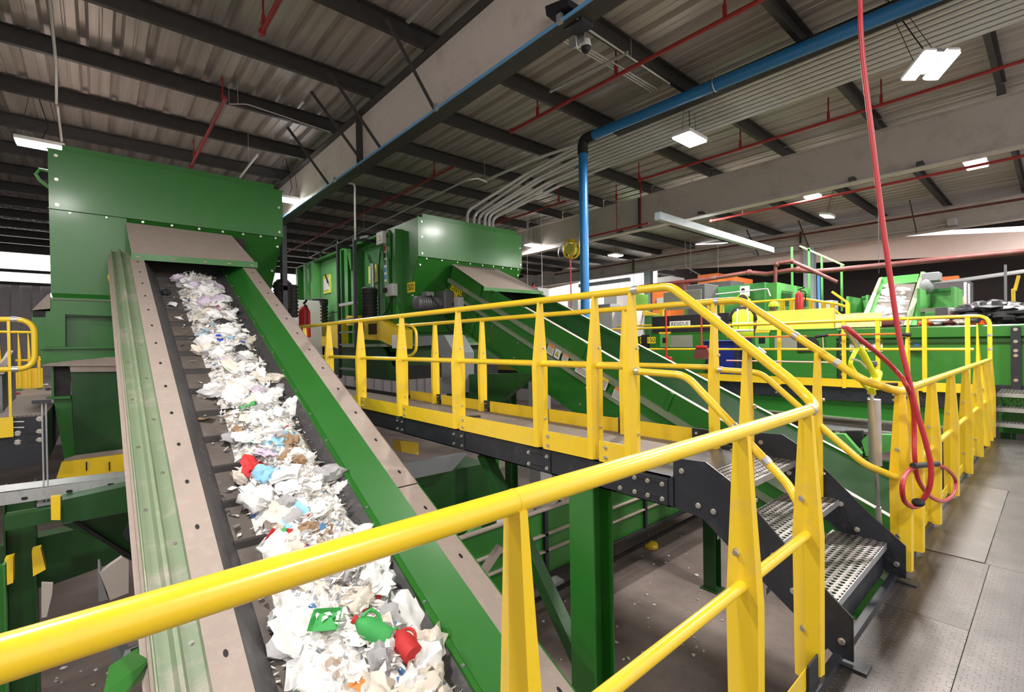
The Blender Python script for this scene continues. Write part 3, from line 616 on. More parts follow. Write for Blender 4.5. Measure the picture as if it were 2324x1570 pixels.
# blue bin
q0 = at(1598, 775, X=9.55); q1 = at(1700, 775, X=9.55); yc = (q0.y + q1.y) / 2; h = (q0.y - q1.y) / 2
bn = thing('waste_bin', (9.58, yc, PZ), 'tapered blue plastic bin standing on the platform beside the worker', 'bin')
rows = []
for z, s in ((PZ, 0.8), (PZ + 0.05, 0.83), (1.26, 1.0), (1.30, 1.06), (1.32, 1.06)):
    rows.append([(9.58 + 0.24 * s * math.cos(a), yc + h * s * math.sin(a), z) for a in [2 * PI * k / 24 for k in range(25)]])
MB().grid([[V(p) for p in r] for r in rows]).build('bin_body', M['bluebin'], bn, solid=0.01)
MB().tube([(9.58 + 0.275 * math.cos(a), yc + h * 1.07 * math.sin(a), 1.31) for a in [2 * PI * k / 24 for k in range(24)]], 0.014, 8, closed=True).build('rim', M['bluebin'], bn)

# --- red air hose and yellow blow gun by the first walkway post
hz = [(1948, -40), (1953, 60), (1960, 150), (1978, 300), (1990, 400), (2005, 520), (2022, 640), (2040, 760), (2060, 850), (2080, 930), (2100, 1000), (2113, 1060), (2108, 1110), (2088, 1142)]
path = [at(px, py, X=3.30) for px, py in hz[:8]]
XH = [3.30, 3.32, 3.35, 3.38, 3.40, 3.42]
path += [at(px, py, X=x) for (px, py), x in zip(hz[8:], XH)]
for p in path: p.y = min(p.y, 0.545 if p.z < 1.2 else p.y)
top_p = path[0]
path = [V((top_p.x - 0.35, top_p.y + 0.2, 5.4)), V((top_p.x - 0.1, top_p.y + 0.05, 4.2))] + path
hs = thing('air_hose', (3.35, 0.5, 0.6), 'red rubber air hose hanging from the ceiling, looped and tied beside the stairs', 'hose')
MB().tube(smooth_path(path), 0.013, 12).build('hanging_length', M['hose'], hs)
lp = [(1915, 742), (1925, 746), (1950, 768), (1990, 800), (2030, 838), (2058, 875), (2072, 920), (2075, 980), (2076, 1040), (2085, 1090), (2110, 1125), (2140, 1137), (2165, 1120), (2168, 1088), (2150, 1065), (2125, 1055), (2090, 1055), (2060, 1070), (2048, 1100), (2052, 1135), (2070, 1150), (2085, 1148)]
pp = []
for i, (px, py) in enumerate(lp):
    if i < 5: pp.append(at(px, py, Y=0.74 - 0.035 * i))
    else: pp.append(at(px, py, Y=0.54 if i % 2 else 0.535))
MB().tube(smooth_path(pp), 0.012, 12).build('looped_length', M['hose'], hs)
a = at(2072, 1057, Y=0.53); b = at(2128, 1052, Y=0.53); MB().tube([a, b], 0.016, 12).build('tape_wrap', M['matte'], hs)
a = at(2084, 1140, Y=0.515); MB().ball(a, (0.035, 0.03, 0.022), 14, 8).build('hose_stopper', M['matte'], hs)
def A_(px, py, y=0.80): return at(px, py, Y=y)
bg_ = thing('blow_gun', A_(1975, 880), 'yellow trigger blow gun with long silver barrel standing behind the first walkway post', 'blow gun')
MB().tube([A_(1917, 745), A_(1925, 755)], 0.012, 12).build('brass_fitting', M['wood'], bg_)
MB().tube([A_(1925, 755), A_(1932, 764), A_(1946, 786)], [0.012, 0.016, 0.015], 12).build('swivel_coupling', M['alu'], bg_)
MB().tube([A_(1947, 786), A_(1957, 800), A_(1978, 838), A_(1988, 858)], [0.017, 0.020, 0.019, 0.021], 14).build('handle', M['hardhat'], bg_)
MB().tube(smooth_path([A_(1947, 788), A_(1936, 808), A_(1930, 824), A_(1936, 838), A_(1960, 872), A_(1968, 880)]), 0.012, 10).build('trigger_guard', M['hardhat'], bg_)
MB().tube([A_(1934, 814, 0.79), A_(1952, 820, 0.79), A_(1966, 835, 0.79)], 0.006, 8).build('trigger', M['alu'], bg_)
MB().tube([A_(1992, 846), A_(1984, 868), A_(1976, 884), A_(1980, 893)], [0.028, 0.032, 0.026, 0.02], 14).build('valve_body', M['hardhat'], bg_)
q = A_(1990, 826, 0.77); MB().cyl(q, q + V((0, 0.07, 0)), 0.018, 16).build('pivot_cap', M['darkgrey'], bg_)
q = A_(1988, 827, 0.77); 
MB().tube([A_(1978, 860), A_(1979, 908)], 0.011, 12).build('barrel_rod', M['alu'], bg_)
MB().tube([A_(1984, 906), A_(1987, 1055)], 0.036, 18).build('barrel_sleeve', M['alu'], bg_)
MB().tube([A_(1988, 1055), A_(1994, 1165)], 0.012, 12).build('barrel_rod', M['greypaint'], bg_)
MB().tube([A_(1993, 1150), A_(1998, 1225)], 0.017, 12).build('nozzle', M['galv'], bg_)
a = A_(2008, 872, 0.68); b = A_(2038, 872, 0.62); MB().tube([a, b], 0.010, 10).build('lever', M['matte'], bg_)

# ================================================================ NEAR INCLINED CONVEYOR
MS = 0.468; CL = math.sqrt(1 + MS * MS)
def zc(y): return 2.571 + MS * (y - 8.307)
SD = V((0, 1, MS)) / CL; SN = V((0, -MS, 1)) / CL        # along slope, normal to slope
c1 = thing('inclined_conveyor', (1.15, 4.0, -1.5), 'big green inclined conveyor with dusty side flanges carrying mixed trash up to the left hopper', 'conveyor', 'inclined belt conveyors')
Y0, Y1 = -0.6, 8.75
def cpt(x, y, dn): return V((x, y, zc(y))) + SN * dn
def cbox(x0, x1, n0, n1, ya=Y0, yb=Y1):
    return MB().hexa([cpt(x0, ya, n0), cpt(x1, ya, n0), cpt(x1, yb, n0), cpt(x0, yb, n0), cpt(x0, ya, n1), cpt(x1, ya, n1), cpt(x1, yb, n1), cpt(x0, yb, n1)])
def cprism(poly, ya=Y0, yb=Y1):
    return MB().prism([cpt(x, ya, n) for x, n in poly], V((0, yb - ya, MS * (yb - ya))))
# right side
f_ = cbox(1.725, 1.90, -0.006, 0.0, 3.35, Y1).build('side_flange', M['dust'], c1, smooth=False)
f2_ = cbox(1.725, 1.90, -0.010, -0.003, Y0, 3.34).build('side_flange', M['dust'], c1, smooth=False)
f3_ = cprism([(1.725, 0), (1.56, -0.22), (1.565, -0.226), (1.731, -0.006)]).build('sloped_side_wall', M['green'], c1, smooth=False)
cbox(1.53, 1.562, -0.235, -0.205).build('skirt_clamp_strip', M['green'], c1, smooth=False)
mb = MB()
for y in [0.9 + 0.42 * k for k in range(19)]: mb.bolt(cpt(1.546, y, -0.205), SN, 0.009, 0.006)
mb.build('clamp_bolts', M['greypaint'], c1)
cprism([(1.555, -0.21), (1.44, -0.30), (1.44, -0.31), (1.56, -0.24)]).build('rubber_skirt', M['rubber'], c1, smooth=False)
cbox(1.892, 1.90, -0.62, 0.0).build('outer_side_wall', M['green'], c1, smooth=False)
cbox(1.86, 1.93, -0.64, -0.62).build('lower_flange', M['green'], c1, smooth=False)
# left side
fl_ = cbox(0.36, 0.51, -0.006, 0.0).build('side_flange', M['dust'], c1, smooth=False)
cprism([(0.51, 0), (0.60, -0.20), (0.593, -0.206), (0.503, -0.008)]).build('inner_side_wall', M['rubber'], c1, smooth=False)
cprism([(0.56, -0.14), (0.67, -0.30), (0.66, -0.31), (0.55, -0.16)]).build('rubber_skirt', M['rubber'], c1, smooth=False)
cprism([(0.362, -0.006), (0.355, -0.045), (0.285, -0.055), (0.27, -0.02), (0.252, -0.02), (0.235, -0.06), (0.18, -0.065), (0.175, -0.03), (0.168, -0.03), (0.168, -0.10), (0.355, -0.10)]).build('folded_outer_channel', M['green_pale'], c1, smooth=False)
cprism([(0.168, -0.10), (0.155, -0.10), (0.155, -0.16), (0.13, -0.16), (0.13, -0.17), (0.168, -0.17)]).build('lower_dusty_angle', M['dust'], c1, smooth=False)
cbox(0.17, 0.18, -0.60, -0.10).build('outer_side_wall', M['green_shaded'], c1, smooth=False)
for X, par, ys_ in ((1.82, f_, [3.5 + 0.42 * k for k in range(12)]), (0.435, fl_, [1.0 + 0.40 * k for k in range(19)])):
    for y in ys_:
        ring = [cpt(X + 0.011 * math.cos(a), y + 0.020 * math.sin(a) / 1.0, 0.0012) for a in [2 * PI * k / 14 for k in range(14)]]
        MB().prism(ring, SN * 0.0004).build('slot', M['matte'], par, smooth=False)
for y in (1.3, 1.75, 2.2, 2.65, 3.1):
    MB().prism([cpt(1.82 + 0.011 * math.cos(a), y + 0.020 * math.sin(a), -0.0018) for a in [2 * PI * k / 14 for k in range(14)]], SN * 0.0004).build('slot', M['matte'], f2_, smooth=False)
for y in [1.2 + 0.62 * k for k in range(12)]:
    MB().bolt(cpt(0.21, y, -0.063), SN, 0.009, 0.008).build('bolt', M['steel'], c1)
    MB().bolt(cpt(0.32, y + 0.3, -0.05), SN, 0.009, 0.008).build('bolt', M['steel'], c1)
# belt with cleats
be = cbox(0.60, 1.53, -0.325, -0.315).build('belt', M['belt'], c1, smooth=False)
for k in range(22):
    y = 0.4 + 0.38 * k
    if y < 8.6: MB().prism([cpt(0.66, y, -0.315), cpt(0.66, y + 0.06, -0.315), cpt(0.66, y + 0.04, -0.275), cpt(0.66, y + 0.02, -0.275)], (0.80, 0, 0)).build('cleat', M['cleat'], be, smooth=False)
# fillers between walls and frame
cbox(0.18, 1.89, -0.60, -0.59).build('bottom_pan', M['green_shaded'], c1, smooth=False)
mb = MB(); 
for p in ((0.13, 1.05), (0.13, 1.35)): pass
# pivot lugs on the left side
for (pa) in (((258, 735), (262, 700), (285, 690), (300, 720), (298, 742), (275, 745)), ((280, 1215), (300, 1165), (325, 1145), (330, 1220), (310, 1230), (290, 1228))):
    yy = 3.9 if pa[0][1] > 1000 else 8.0
    pl_ = [at(px, py, Y=yy) for px, py in pa]
    MB().prism(pl_, (0, 0.02, 0)).build('bearing_plate', M['black'], c1, smooth=False)
qm = at(258, 632, Y=8.3)
pe = thing('warning_beacon', qm, 'small yellow and blue round connector on the upper left side of the near conveyor', 'connector')
MB().cyl(at(245, 632, Y=8.3), at(262, 632, Y=8.3), 0.055, 14).build('yellow_cap', M['yellow'], pe)
MB().cyl(at(262, 632, Y=8.3), at(272, 634, Y=8.3), 0.06, 14).build('blue_socket', M['bluebin'], pe)

# ---- generic hopper : front face at y0, upper panel vertical, lower face raked back, raised rim
def bolts_on(par, pts, nrm, r=0.016):
    for p in pts: MB().bolt(p, nrm, r, 0.014).build('bolt', M['steel'], par)
def hopper(name, x0, x1, y0, yd, zt, zs, zb, yb, label, m='green', cx0=None, cx1=None, inset=0.0):
    h = thing(name, ((x0 + x1) / 2, y0, zb), label, 'hopper', 'green steel hoppers')
    up = MB(); up.box(x0, x1, y0 - 0.006, y0, zs, zt); up.box(x0, x0 + 0.006, y0, yd, zs, zt); up.box(x1 - 0.006, x1, y0, yd, zs, zt)
    p = up.build('upper_panel', M[m], h, smooth=False)
    mb = MB().box(x0 - 0.01, x1 + 0.02, y0 - 0.012, y0 + 0.05, zt, zt + 0.008); mb.box(x0 + 0.14, x1 - 0.12, y0 + 0.05, y0 + 0.06, zt, zt + 0.10)
    mb.build('top_rim', M[m], h, smooth=False); MB().box(x0, x1, y0 + 0.06, yd, zt - 0.004, zt + 0.002).build('top_plate', M['dust'], h, smooth=False)
    sm = MB().box(x0 - 0.01, x1 + 0.02, y0 - 0.03, y0 + 0.0, zs - 0.006, zs + 0.004).build('seam_flange', M[m], h, smooth=False)
    lo = MB(); lo.prism([(x0, y0, zs), (x0 + inset, yb, zb), (x0 + inset, yb + 0.006, zb), (x0, y0 + 0.006, zs)], (x1 - x0 - inset, 0, 0)).prism([(x0, y0, zs), (x0, yb, zb), (x0, yd, zb), (x0, yd, zs)], (0.006, 0, 0)).prism([(x1 - 0.006, y0, zs), (x1 - 0.006, yb, zb), (x1 - 0.006, yd, zb), (x1 - 0.006, yd, zs)], (0.006, 0, 0))
    l = lo.build('lower_panel', M[m], h, smooth=False)
    n = (0, -1, 0); xw = x1 - x0
    bolts_on(p, [(x0 + 0.08, y0 - 0.008, z) for z in (zt - 0.08, (zt + zs) / 2, zs + 0.06)] + [(x1 - 0.06, y0 - 0.008, z) for z in (zt - 0.3, zs + 0.08)], n)
    bolts_on(l, [(x0 + xw * f, y0 - 0.006 + 0.02, zs - 0.03) for f in (0.07, 0.2, 0.34, 0.46, 0.58, 0.69, 0.79, 0.88, 0.96)], n, 0.013)
    rk = lambda z: y0 + (yb - y0) * (zs - z) / (zs - zb)
    bolts_on(l, [(x0 + 0.08, rk(z) - 0.004, z) for z in (zs - 0.15, (zs + zb) / 2, zb + 0.2)] + [(x1 - 0.06, rk(z) - 0.004, z) for z in (zs - 0.15, (zs + zb) / 2 + 0.15)], n)
    return h
h1 = hopper('feed_hopper', -0.46, 2.51, 9.0, 11.4, 4.08, 3.27, 1.9, 10.3, 'largest green steel hopper at the left, above the top of the near conveyor')
# keep the left part of the lower face vertical (casing) 
lw = MB().box(-0.46, 0.36, 9.0, 9.01, 2.10, 3.27); lw.prism([(-0.46, 8.99, 2.12), (-0.46, 8.86, 2.05), (-0.46, 8.86, 1.80), (-0.46, 9.0, 1.80)], (0.85, 0, 0))
lw.build('left_casing', M['green'], h1, smooth=False)
MB().prism([(-0.47, 9.0, 2.115), (-0.47, 8.84, 2.03), (-0.47, 8.84, 2.02), (-0.47, 9.0, 2.10)], (0.86, 0, 0)).build('dusty_ledge', M['green_pale'], h1, smooth=False)
MB().box(-0.45, 0.35, 9.01, 11.0, 0.9, 2.1).build('lower_casing', M['green_shaded'], h1, smooth=False)
MB().tube([(-0.47, 9.3, 3.85), (-0.56, 9.3, 3.86), (-0.6, 9.3, 3.78), (-0.56, 9.3, 3.70), (-0.47, 9.3, 3.62)], 0.02, 8).build('lifting_lug', M['green_light'], h1)
# cover plate and lip over the belt mouth
MB().prism([(0.345, 8.985, 3.19), (1.71, 8.985, 3.18), (1.90, 8.30, 2.66), (0.38, 8.30, 2.63)], (0, 0.01, 0.012)).build('mouth_cover', M['dust'], h1, smooth=False)
lp_ = MB().prism([(0.37, 8.29, 2.645), (1.93, 8.29, 2.675), (1.93, 8.29, 2.585), (0.37, 8.29, 2.56)], (0, 0.012, 0)).build('mouth_lip', M['green'], h1, smooth=False)
for f in (0.05, 0.3, 0.55, 0.75, 0.95): MB().ball((0.37 + 1.56 * f, 8.288, 2.60 + 0.02 * f), (0.028, 0.004, 0.012), 10, 6).build('bolt', M['dust'], lp_)
MB().prism([(0.36, 8.98, 3.18), (0.38, 8.31, 2.63), (0.36, 8.31, 2.5), (0.34, 8.98, 2.8)], (0.006, 0, 0)).build('cheek_plate', M['green'], h1, smooth=False)
MB().prism([(1.71, 8.98, 3.17), (1.91, 8.31, 2.66), (1.91, 8.31, 2.5), (1.75, 8.98, 2.8)], (0.006, 0, 0)).build('cheek_plate', M['green'], h1, smooth=False)
MB().box(0.4, 1.9, 8.95, 8.99, 2.1, 3.15).build('mouth_shade_plate', M['matte'], h1, smooth=False)  # black plate standing in for the unlit inside of the mouth
MB().box(2.52, 2.60, 9.1, 9.25, 1.9, 3.5).build('black_side_post', M['black'], h1, smooth=False)

# motor housing at the right foot of the first hopper (two dark ribbed covers)
q = at(648, 650, Y=9.3); mo = thing('drive_motor', (q.x, 9.3, q.z - 0.5), 'large dark ribbed drive motor on the right side of the first hopper', 'motor')
def ribbed(par, a, b, r, n=9, m='matte'):
    a, b = V(a), V(b); d = (b - a) / n; mb = MB(); mb.cyl(a, b, r * 0.9, 20)
    for k in range(n): mb.cyl(a + d * (k + 0.25), a + d * (k + 0.7), r, 20)
    return mb.build('ribbed_housing', M[m], par)
ribbed(mo, (q.x - 0.05, 9.3, q.z - 0.42), (q.x - 0.05, 9.3, q.z + 0.05), 0.16)
ribbed(mo, (q.x + 0.12, 9.45, q.z - 0.55), (q.x + 0.12, 9.45, q.z + 0.05), 0.14)
MB().cyl((q.x - 0.05, 9.3, q.z + 0.05), (q.x - 0.05, 9.3, q.z + 0.12), 0.16, 20, r2=0.09).build('fan_cover', M['matte'], mo)
MB().box(q.x - 0.12, q.x, 9.1, 9.2, q.z - 0.1, q.z + 0.0).build('terminal_box', M['matte'], mo, bevel=0.01)

# ---- stuff under / left of the first hopper
fr = thing('hopper_support', (-0.1, 8.8, 0.0), 'green box frame and beams under the left end of the first hopper', 'frame')
def LQ(pts, Y, dy, m, name, par=fr):
    return MB().prism([at(px, py, Y=Y) for px, py in pts], (0, dy, 0)).build(name, M[m], par, smooth=False)
LQ([(72, 704), (108, 668), (114, 668), (114, 700)], 8.85, 0.8, 'dust', 'top_plate')
LQ([(72, 706), (114, 706), (114, 790), (88, 808), (72, 800)], 8.84, 0.6, 'green', 'left_cheek')
LQ([(73, 706), (104, 706), (104, 719), (74, 719)], 8.83, 0.02, 'matte', 'opening')
LQ([(114, 702), (268, 702), (275, 718), (114, 712)], 8.80, 0.02, 'green', 'upper_rail')
LQ([(103, 710), (148, 712), (148, 787), (103, 787)], 8.78, 0.10, 'green', 'frame_post')
LQ([(148, 716), (262, 717), (262, 787), (148, 787)], 8.95, 0.02, 'green', 'recessed_panel')
LQ([(148, 716), (262, 717), (262, 740), (148, 740)], 8.94, 0.01, 'green_shaded', 'recess_shade_plate') if False else None
LQ([(92, 789), (275, 787), (277, 830), (94, 832)], 8.70, 0.14, 'green', 'ledge_beam')
LQ([(92, 788), (275, 786), (275, 790), (92, 792)], 8.64, 0.2, 'green', 'beam_top_flange')
mb = MB(); n_ = 16
rows = [[], []]
for k in range(n_ + 1):
    px = 94 + 182 * k / n_; hh = 2 + 20 * (k / n_) ** 0.7 + random.uniform(-1, 1)
    rows[0].append(at(px, 830.5, Y=8.6)); rows[1].append(at(px, 830 - hh, Y=8.69))
mb.grid(rows); reg(mb.build('dust_heap', M['dust'], smooth=True), 'drift of grey-brown dust heaped on the green ledge beam', 'dust', kind='stuff')
LQ([(118, 832), (160, 832), (160, 905), (120, 905)], 8.72, 0.02, 'matte', 'dark_opening')
LQ([(117, 830), (121, 830), (123, 905), (117, 905)], 8.68, 0.2, 'green', 'channel_web')
LQ([(105, 901), (160, 899), (160, 904), (105, 906)], 8.60, 0.2, 'green', 'lower_flange')
LQ([(158, 830), (278, 829), (277, 843), (160, 844)], 8.62, 0.1, 'dust', 'chute_lip')
LQ([(160, 844), (277, 843), (292, 1018), (170, 1034)], 8.66, 0.9, 'green_shaded', 'chute_box')
LQ([(121, 905), (162, 905), (170, 1035), (146, 1042)], 8.70, 0.7, 'green', 'chute_flank')
LQ([(146, 1042), (170, 1034), (292, 1018), (295, 1030), (180, 1048), (138, 1060)], 8.55, 0.05, 'dust', 'dusty_sill')
LQ([(140, 1048), (300, 1028), (302, 1075), (128, 1085)], 7.9, 0.05, 'yellow', 'yellow_guard')
for px in (196, 248): LQ([(px - 1.5, 1048), (px + 1.5, 1048), (px + 1.5, 1068), (px - 1.5, 1068)], 7.88, 0.01, 'matte', 'slot')

# left platform with its railings
lp_ = thing('side_platform', (-1.0, 7.65, 0.3), 'small grating platform with black beam at the left edge of the scene', 'platform')
YA = 7.62
XR = at(104, 939, Z=0.62).x
MB().box(-3.2, XR, YA, 19.0, 0.60, 0.62).build('deck', M['perf'] if False else M['meshdeck'], lp_, smooth=False)
bm = MB().box(-3.2, XR, YA - 0.02, YA, 0.05, 0.60).build('edge_beam', M['black'], lp_, smooth=False)
MB().box(XR - 0.02, XR, YA, 10.5, 0.05, 0.60).build('side_beam', M['black'], lp_, smooth=False)
for px, py in ((40, 983), (40, 1003), (90, 950), (90, 979), (90, 998)):
    q = at(px, py, Y=YA - 0.02); MB().bolt(q, (0, -1, 0), 0.022, 0.012).build('bolt', M['steel'], bm)
for (a, b, yy) in ((28, 55, 957), (28, 55, 970), (12, 50, 984), (60, 92, 984), (12, 50, 1003), (60, 92, 1003)):
    MB().prism([at(px, py, Y=YA - 0.022) for px, py in ((a, yy - 1.2), (b, yy - 1.8), (b, yy + 0.6), (a, yy + 1.2))], (0, -0.002, 0)).build('slot', M['white'] if yy < 975 else M['matte'], bm, smooth=False)
r4 = thing('guard_railing', (-1.0, 7.6, 0.62), 'yellow end railing with rounded corner at the left edge, in front of the side platform', 'railing', 'yellow guard railings')
zt = at(30, 725, Y=7.58).z; zm = at(30, 838, Y=7.58).z; xe = at(79, 780, Y=7.58).x
MB().tube(fillet([(-3.2, 7.58, zt), (xe, 7.58, zt), (xe, 7.58, zm), (-3.2, 7.58, zm)], 0.16, 8), 0.029, 16).build('end_hoop', M['yellow'], r4)
for px in (24,): 
    for z in (zt, zm): 
        a = at(24, 725, Y=7.58); MB().cyl((a.x, 7.58, z), (a.x + 0.05, 7.58, z), 0.0315, 16).build('coupling_sleeve', M['galv'], r4)
a = at(22, 850, Y=7.57); MB().box(a.x - 0.012, a.x + 0.012, 7.56, 7.60, 0.42, zt - 0.02).build('post', M['yellow'], r4, smooth=False)
MB().box(-3.2, a.x + 0.02, 7.55, 7.556, 0.40, 0.62).build('kick_plate', M['yellow'], r4, smooth=False)
r5 = thing('guard_railing', (-0.9, 12, 0.62), 'row of tapered yellow posts behind the side platform, seen through the rounded hoop', 'railing', 'yellow guard railings')
for k in range(9): 
    p = at(70 - 8.0 * k + (k * k) * 0.0, 780, Y=13.0 - 0.0 * k)
    y = 12.6 - 0.62 * k; x = XR - 0.10 - 0.105 * k * 0.0
    railpost(r5, -1.35 - 0.0 * k, y, 0.6, 1.62, 'Y', w=0.16, wt=0.05, bolts=False) if False else railpost(r5, -0.86 - 0.13 * k, 12.9, 0.62, 1.66, 'X', w=0.17, wt=0.05, bolts=False)
    
MB().tube([(-0.8, 12.9, 1.68), (-3.2, 12.9, 1.74)], 0.025, 10).build('top_rail', M['yellow'], r5)
MB().tube([(-0.8, 12.9, 1.15), (-3.2, 12.9, 1.18)], 0.022, 10).build('mid_rail', M['yellow'], r5)
MB().box(-3.2, -0.8, 12.92, 12.93, 0.62, 1.0).build('kick_plate', M['yellow'], r5, smooth=False)
tr = thing('side_trough', (-1.3, 9.5, 0.6), 'grey ribbed trough with pinkish dusty top edge at the far left', 'trough')
P4 = [at(-20, 872, Z=1.0), at(30, 797, Z=1.0)]
MB().prism([at(-6, 850, Y=8.2), at(-6, 836, Y=8.2), at(17, 798, Y=10.5), at(30, 798, Y=10.5), at(10, 848, Y=8.2)], (0, 0, 0.02)).build('dusty_rim', M['dustlight'], tr, smooth=False)
mb = MB()
for k in range(10):
    t = k / 9; a = at(2 + 28 * t, 850 - 50 * t, Y=8.3 + 2.1 * t); mb.box(a.x - 0.015, a.x + 0.015, a.y - 0.06, a.y + 0.06, 0.62, a.z)
mb.build('ribbed_side', M['greypaint'], tr, smooth=False)
# debris on the side platform
for k, (px, py, mm) in enumerate(((100, 874, 'white'), (92, 882, 'green'), (45, 885, 'green'), (52, 868, 'red'), (40, 893, 'red'), (62, 864, 'matte'), (70, 862, 'matte'), (110, 884, 'matte'), (55, 872, 'white'), (92, 866, 'matte'))):
    q = at(px, py, Z=0.63); s = 0.05
    pts = [(q.x + s * math.cos(a) * random.uniform(.6, 1.3), q.y + 2 * s * math.sin(a) * random.uniform(.6, 1.3), 0.622 + random.uniform(0, .03)) for a in [2 * PI * j / 7 for j in range(7)]]
    MB().prism(pts, (0, 0, 0.012)).build('litter_scrap', M[mm], smooth=False, label={'white': 'white', 'green': 'green', 'red': 'red', 'matte': 'dark'}[mm] + ' scrap of litter lying on the small grating platform at the left', cat='litter', group='%s litter on the left platform' % mm)

# cable tray with hanger rods, lower left
YT = 5.4
ct = thing('cable_tray', at(150, 1120, Y=YT), 'perforated galvanised cable tray crossing the lower left', 'cable tray')
a0, a1, b0, b1 = at(-30, 1106, Y=YT + .22), at(330, 1060, Y=YT + .22), at(-30, 1150, Y=YT), at(330, 1094, Y=YT)
za = (a0.z + a1.z) / 2; zb_ = (b0.z + b1.z) / 2
MB().prism([(a0.x, YT, at(-30, 1123, Y=YT).z), (a1.x, YT, at(310, 1078, Y=YT).z), (a1.x, YT, at(310, 1102, Y=YT).z), (a0.x, YT, at(-30, 1152, Y=YT).z)], (0, 0.003, 0)).build('side_web', M['galv'], ct, smooth=False)
MB().prism([at(-30, 1121, Y=YT), at(310, 1078, Y=YT), at(310, 1066, Y=YT + .2), at(-30, 1106, Y=YT + .2)], (0, 0, 0.003)).build('top_flange', M['galv'], ct, smooth=False)
for (px, py) in ((20, 1112), (45, 1109), (70, 1106), (130, 1098), (155, 1095), (180, 1092), (205, 1089), (230, 1086), (255, 1083), (280, 1079)):
    MB().prism([at(px - 7, py + 1.5, Y=YT + .1), at(px + 7, py - .5, Y=YT + .1), at(px + 7, py + 2, Y=YT + .1), at(px - 7, py + 4, Y=YT + .1)], (0, 0, 0.006)).build('slot', M['matte'], ct, smooth=False)
for px, py in ((55, 1131), (157, 1115), (251, 1100)):
    MB().prism([at(px - 8, py, Y=YT - .002), at(px - 4, py - 3, Y=YT - .002), at(px + 6, py - 4, Y=YT - .002), at(px + 9, py - 1, Y=YT - .002), at(px + 5, py + 3, Y=YT - .002), at(px - 5, py + 4, Y=YT - .002)], (0, 0.001, 0)).build('slot', M['matte'], ct, smooth=False)
for px in (95, 104):
    a = at(px, 908, Y=YT + .1); b = at(px + 3, 1140, Y=YT + .1); MB().cyl((a.x, a.y, a.z), (a.x, a.y, b.z), 0.006, 8).build('hanger_rod', M['galv'], ct)
a = at(96, 912, Y=YT + .1); MB().box(a.x - 0.06, a.x + 0.05, a.y - 0.03, a.y + 0.03, a.z - 0.01, a.z + 0.02).build('hanger_bracket', M['black'], ct, smooth=False)
a = at(104, 1138, Y=YT + .05); MB().box(a.x - 0.05, a.x + 0.06, a.y - 0.05, a.y + 0.1, a.z - 0.02, a.z).build('hanger_bracket', M['greypaint'], ct, smooth=False)

# lower left machinery
q = at(50, 1300, Y=5.9); hcol('support_column', q.x, 5.9, ZF, 0.2, 0.19, 'dark green column at the lower left behind the cable tray', 'green_shaded')
q = at(-2, 1300, Y=4.4); hcol('support_column', q.x, 4.4, ZF, 0.0, 0.06, 'thin green post cut by the left edge of the picture', 'green')
lc = thing('lower_conveyor_left', (0, 5.6, -0.8), 'dark green conveyor under the big hopper with yellow guard strip, lower left', 'conveyor'); lc.name = 'lower_conveyor'; ORG['lower_conveyor'] = V((0, 5.6, -0.8))
def L2(pts, Y, dy, m, name): return MB().prism([at(px, py, Y=Y) for px, py in pts], (0, dy, 0)).build(name, M[m], lc, smooth=False)
L2([(10, 1172), (140, 1150), (140, 1180), (10, 1205)], 5.3, 0.12, 'green_shaded', 'cross_beam')
L2([(140, 1135), (325, 1095), (325, 1155), (140, 1188)], 5.2, 0.5, 'green_shaded', 'side_panel')
L2([(115, 1128), (137, 1126), (137, 1180), (116, 1180)], 5.1, 0.06, 'yellow', 'yellow_strip')
L2([(140, 1190), (330, 1155), (330, 1285), (260, 1240)], 5.6, 0.3, 'green_shaded', 'chute_side')
L2([(0, 1240), (330, 1165), (300, 1262), (110, 1330), (0, 1345)], 6.2, 0.2, 'green_shaded', 'trough_side')
L2([(165, 1185), (172, 1180), (330, 1280), (325, 1290)], 5.5, 0.05, 'matte', 'dark_edge')
L2([(72, 1250), (92, 1244), (104, 1292), (75, 1308)], 5.5, 0.1, 'yellow', 'yellow_guard')
L2([(10, 1270), (30, 1264), (30, 1322), (10, 1330)], 5.5, 0.1, 'yellow', 'yellow_guard')
wb = thing('dusty_motor_cover', at(270, 1340, Y=4.6), 'dusty pale angular sheet-metal cover with scraps on it, beside the near conveyor', 'cover')
MB().prism([at(px, py, Y=4.6) for px, py in ((226, 1300), (278, 1264), (292, 1272), (292, 1345), (250, 1362))], (0, 0.35, -0.1)).build('sloped_top', M['dustlight'], wb, smooth=False)
MB().prism([at(px, py, Y=4.62) for px, py in ((222, 1300), (227, 1300), (245, 1360), (224, 1366))], (0, 0.3, 0)).build('side_plate', M['greypaint'], wb, smooth=False)
wp = MB().prism([at(px, py, Y=4.9) for px, py in ((94, 1323), (120, 1324), (118, 1350), (106, 1400), (94, 1402))], (0.0, 0.03, 0)).build('pale_sheet', M['dustlight'], smooth=False, label='narrow pale upright sheet standing between the lower left columns', cat='sheet')
dk = thing('waste_skip', at(300, 1470, Y=3.4), 'dark grey open skip on the ground beside the near conveyor, below the handrail', 'skip')
a = at(255, 1462, Z=-1.75); 
MB().prism([at(px, py, Y=3.6) for px, py in ((250, 1460), (258, 1452), (288, 1510), (283, 1545), (262, 1535))], (0.04, 0.02, 0)).build('front_panel', M['greypaint'], dk, smooth=False)
MB().bar(at(284, 1486, Y=3.6), at(350, 1460, Y=4.0), 0.05, 0.05).build('rim', M['greypaint'], dk, smooth=False)
MB().prism([at(284, 1490, Y=3.6), at(350, 1468, Y=4.0), at(350, 1530, Y=4.0), at(284, 1545, Y=3.6)], (0.02, 0.1, 0)).build('side_panel', M['darkgrey'], dk, smooth=False)
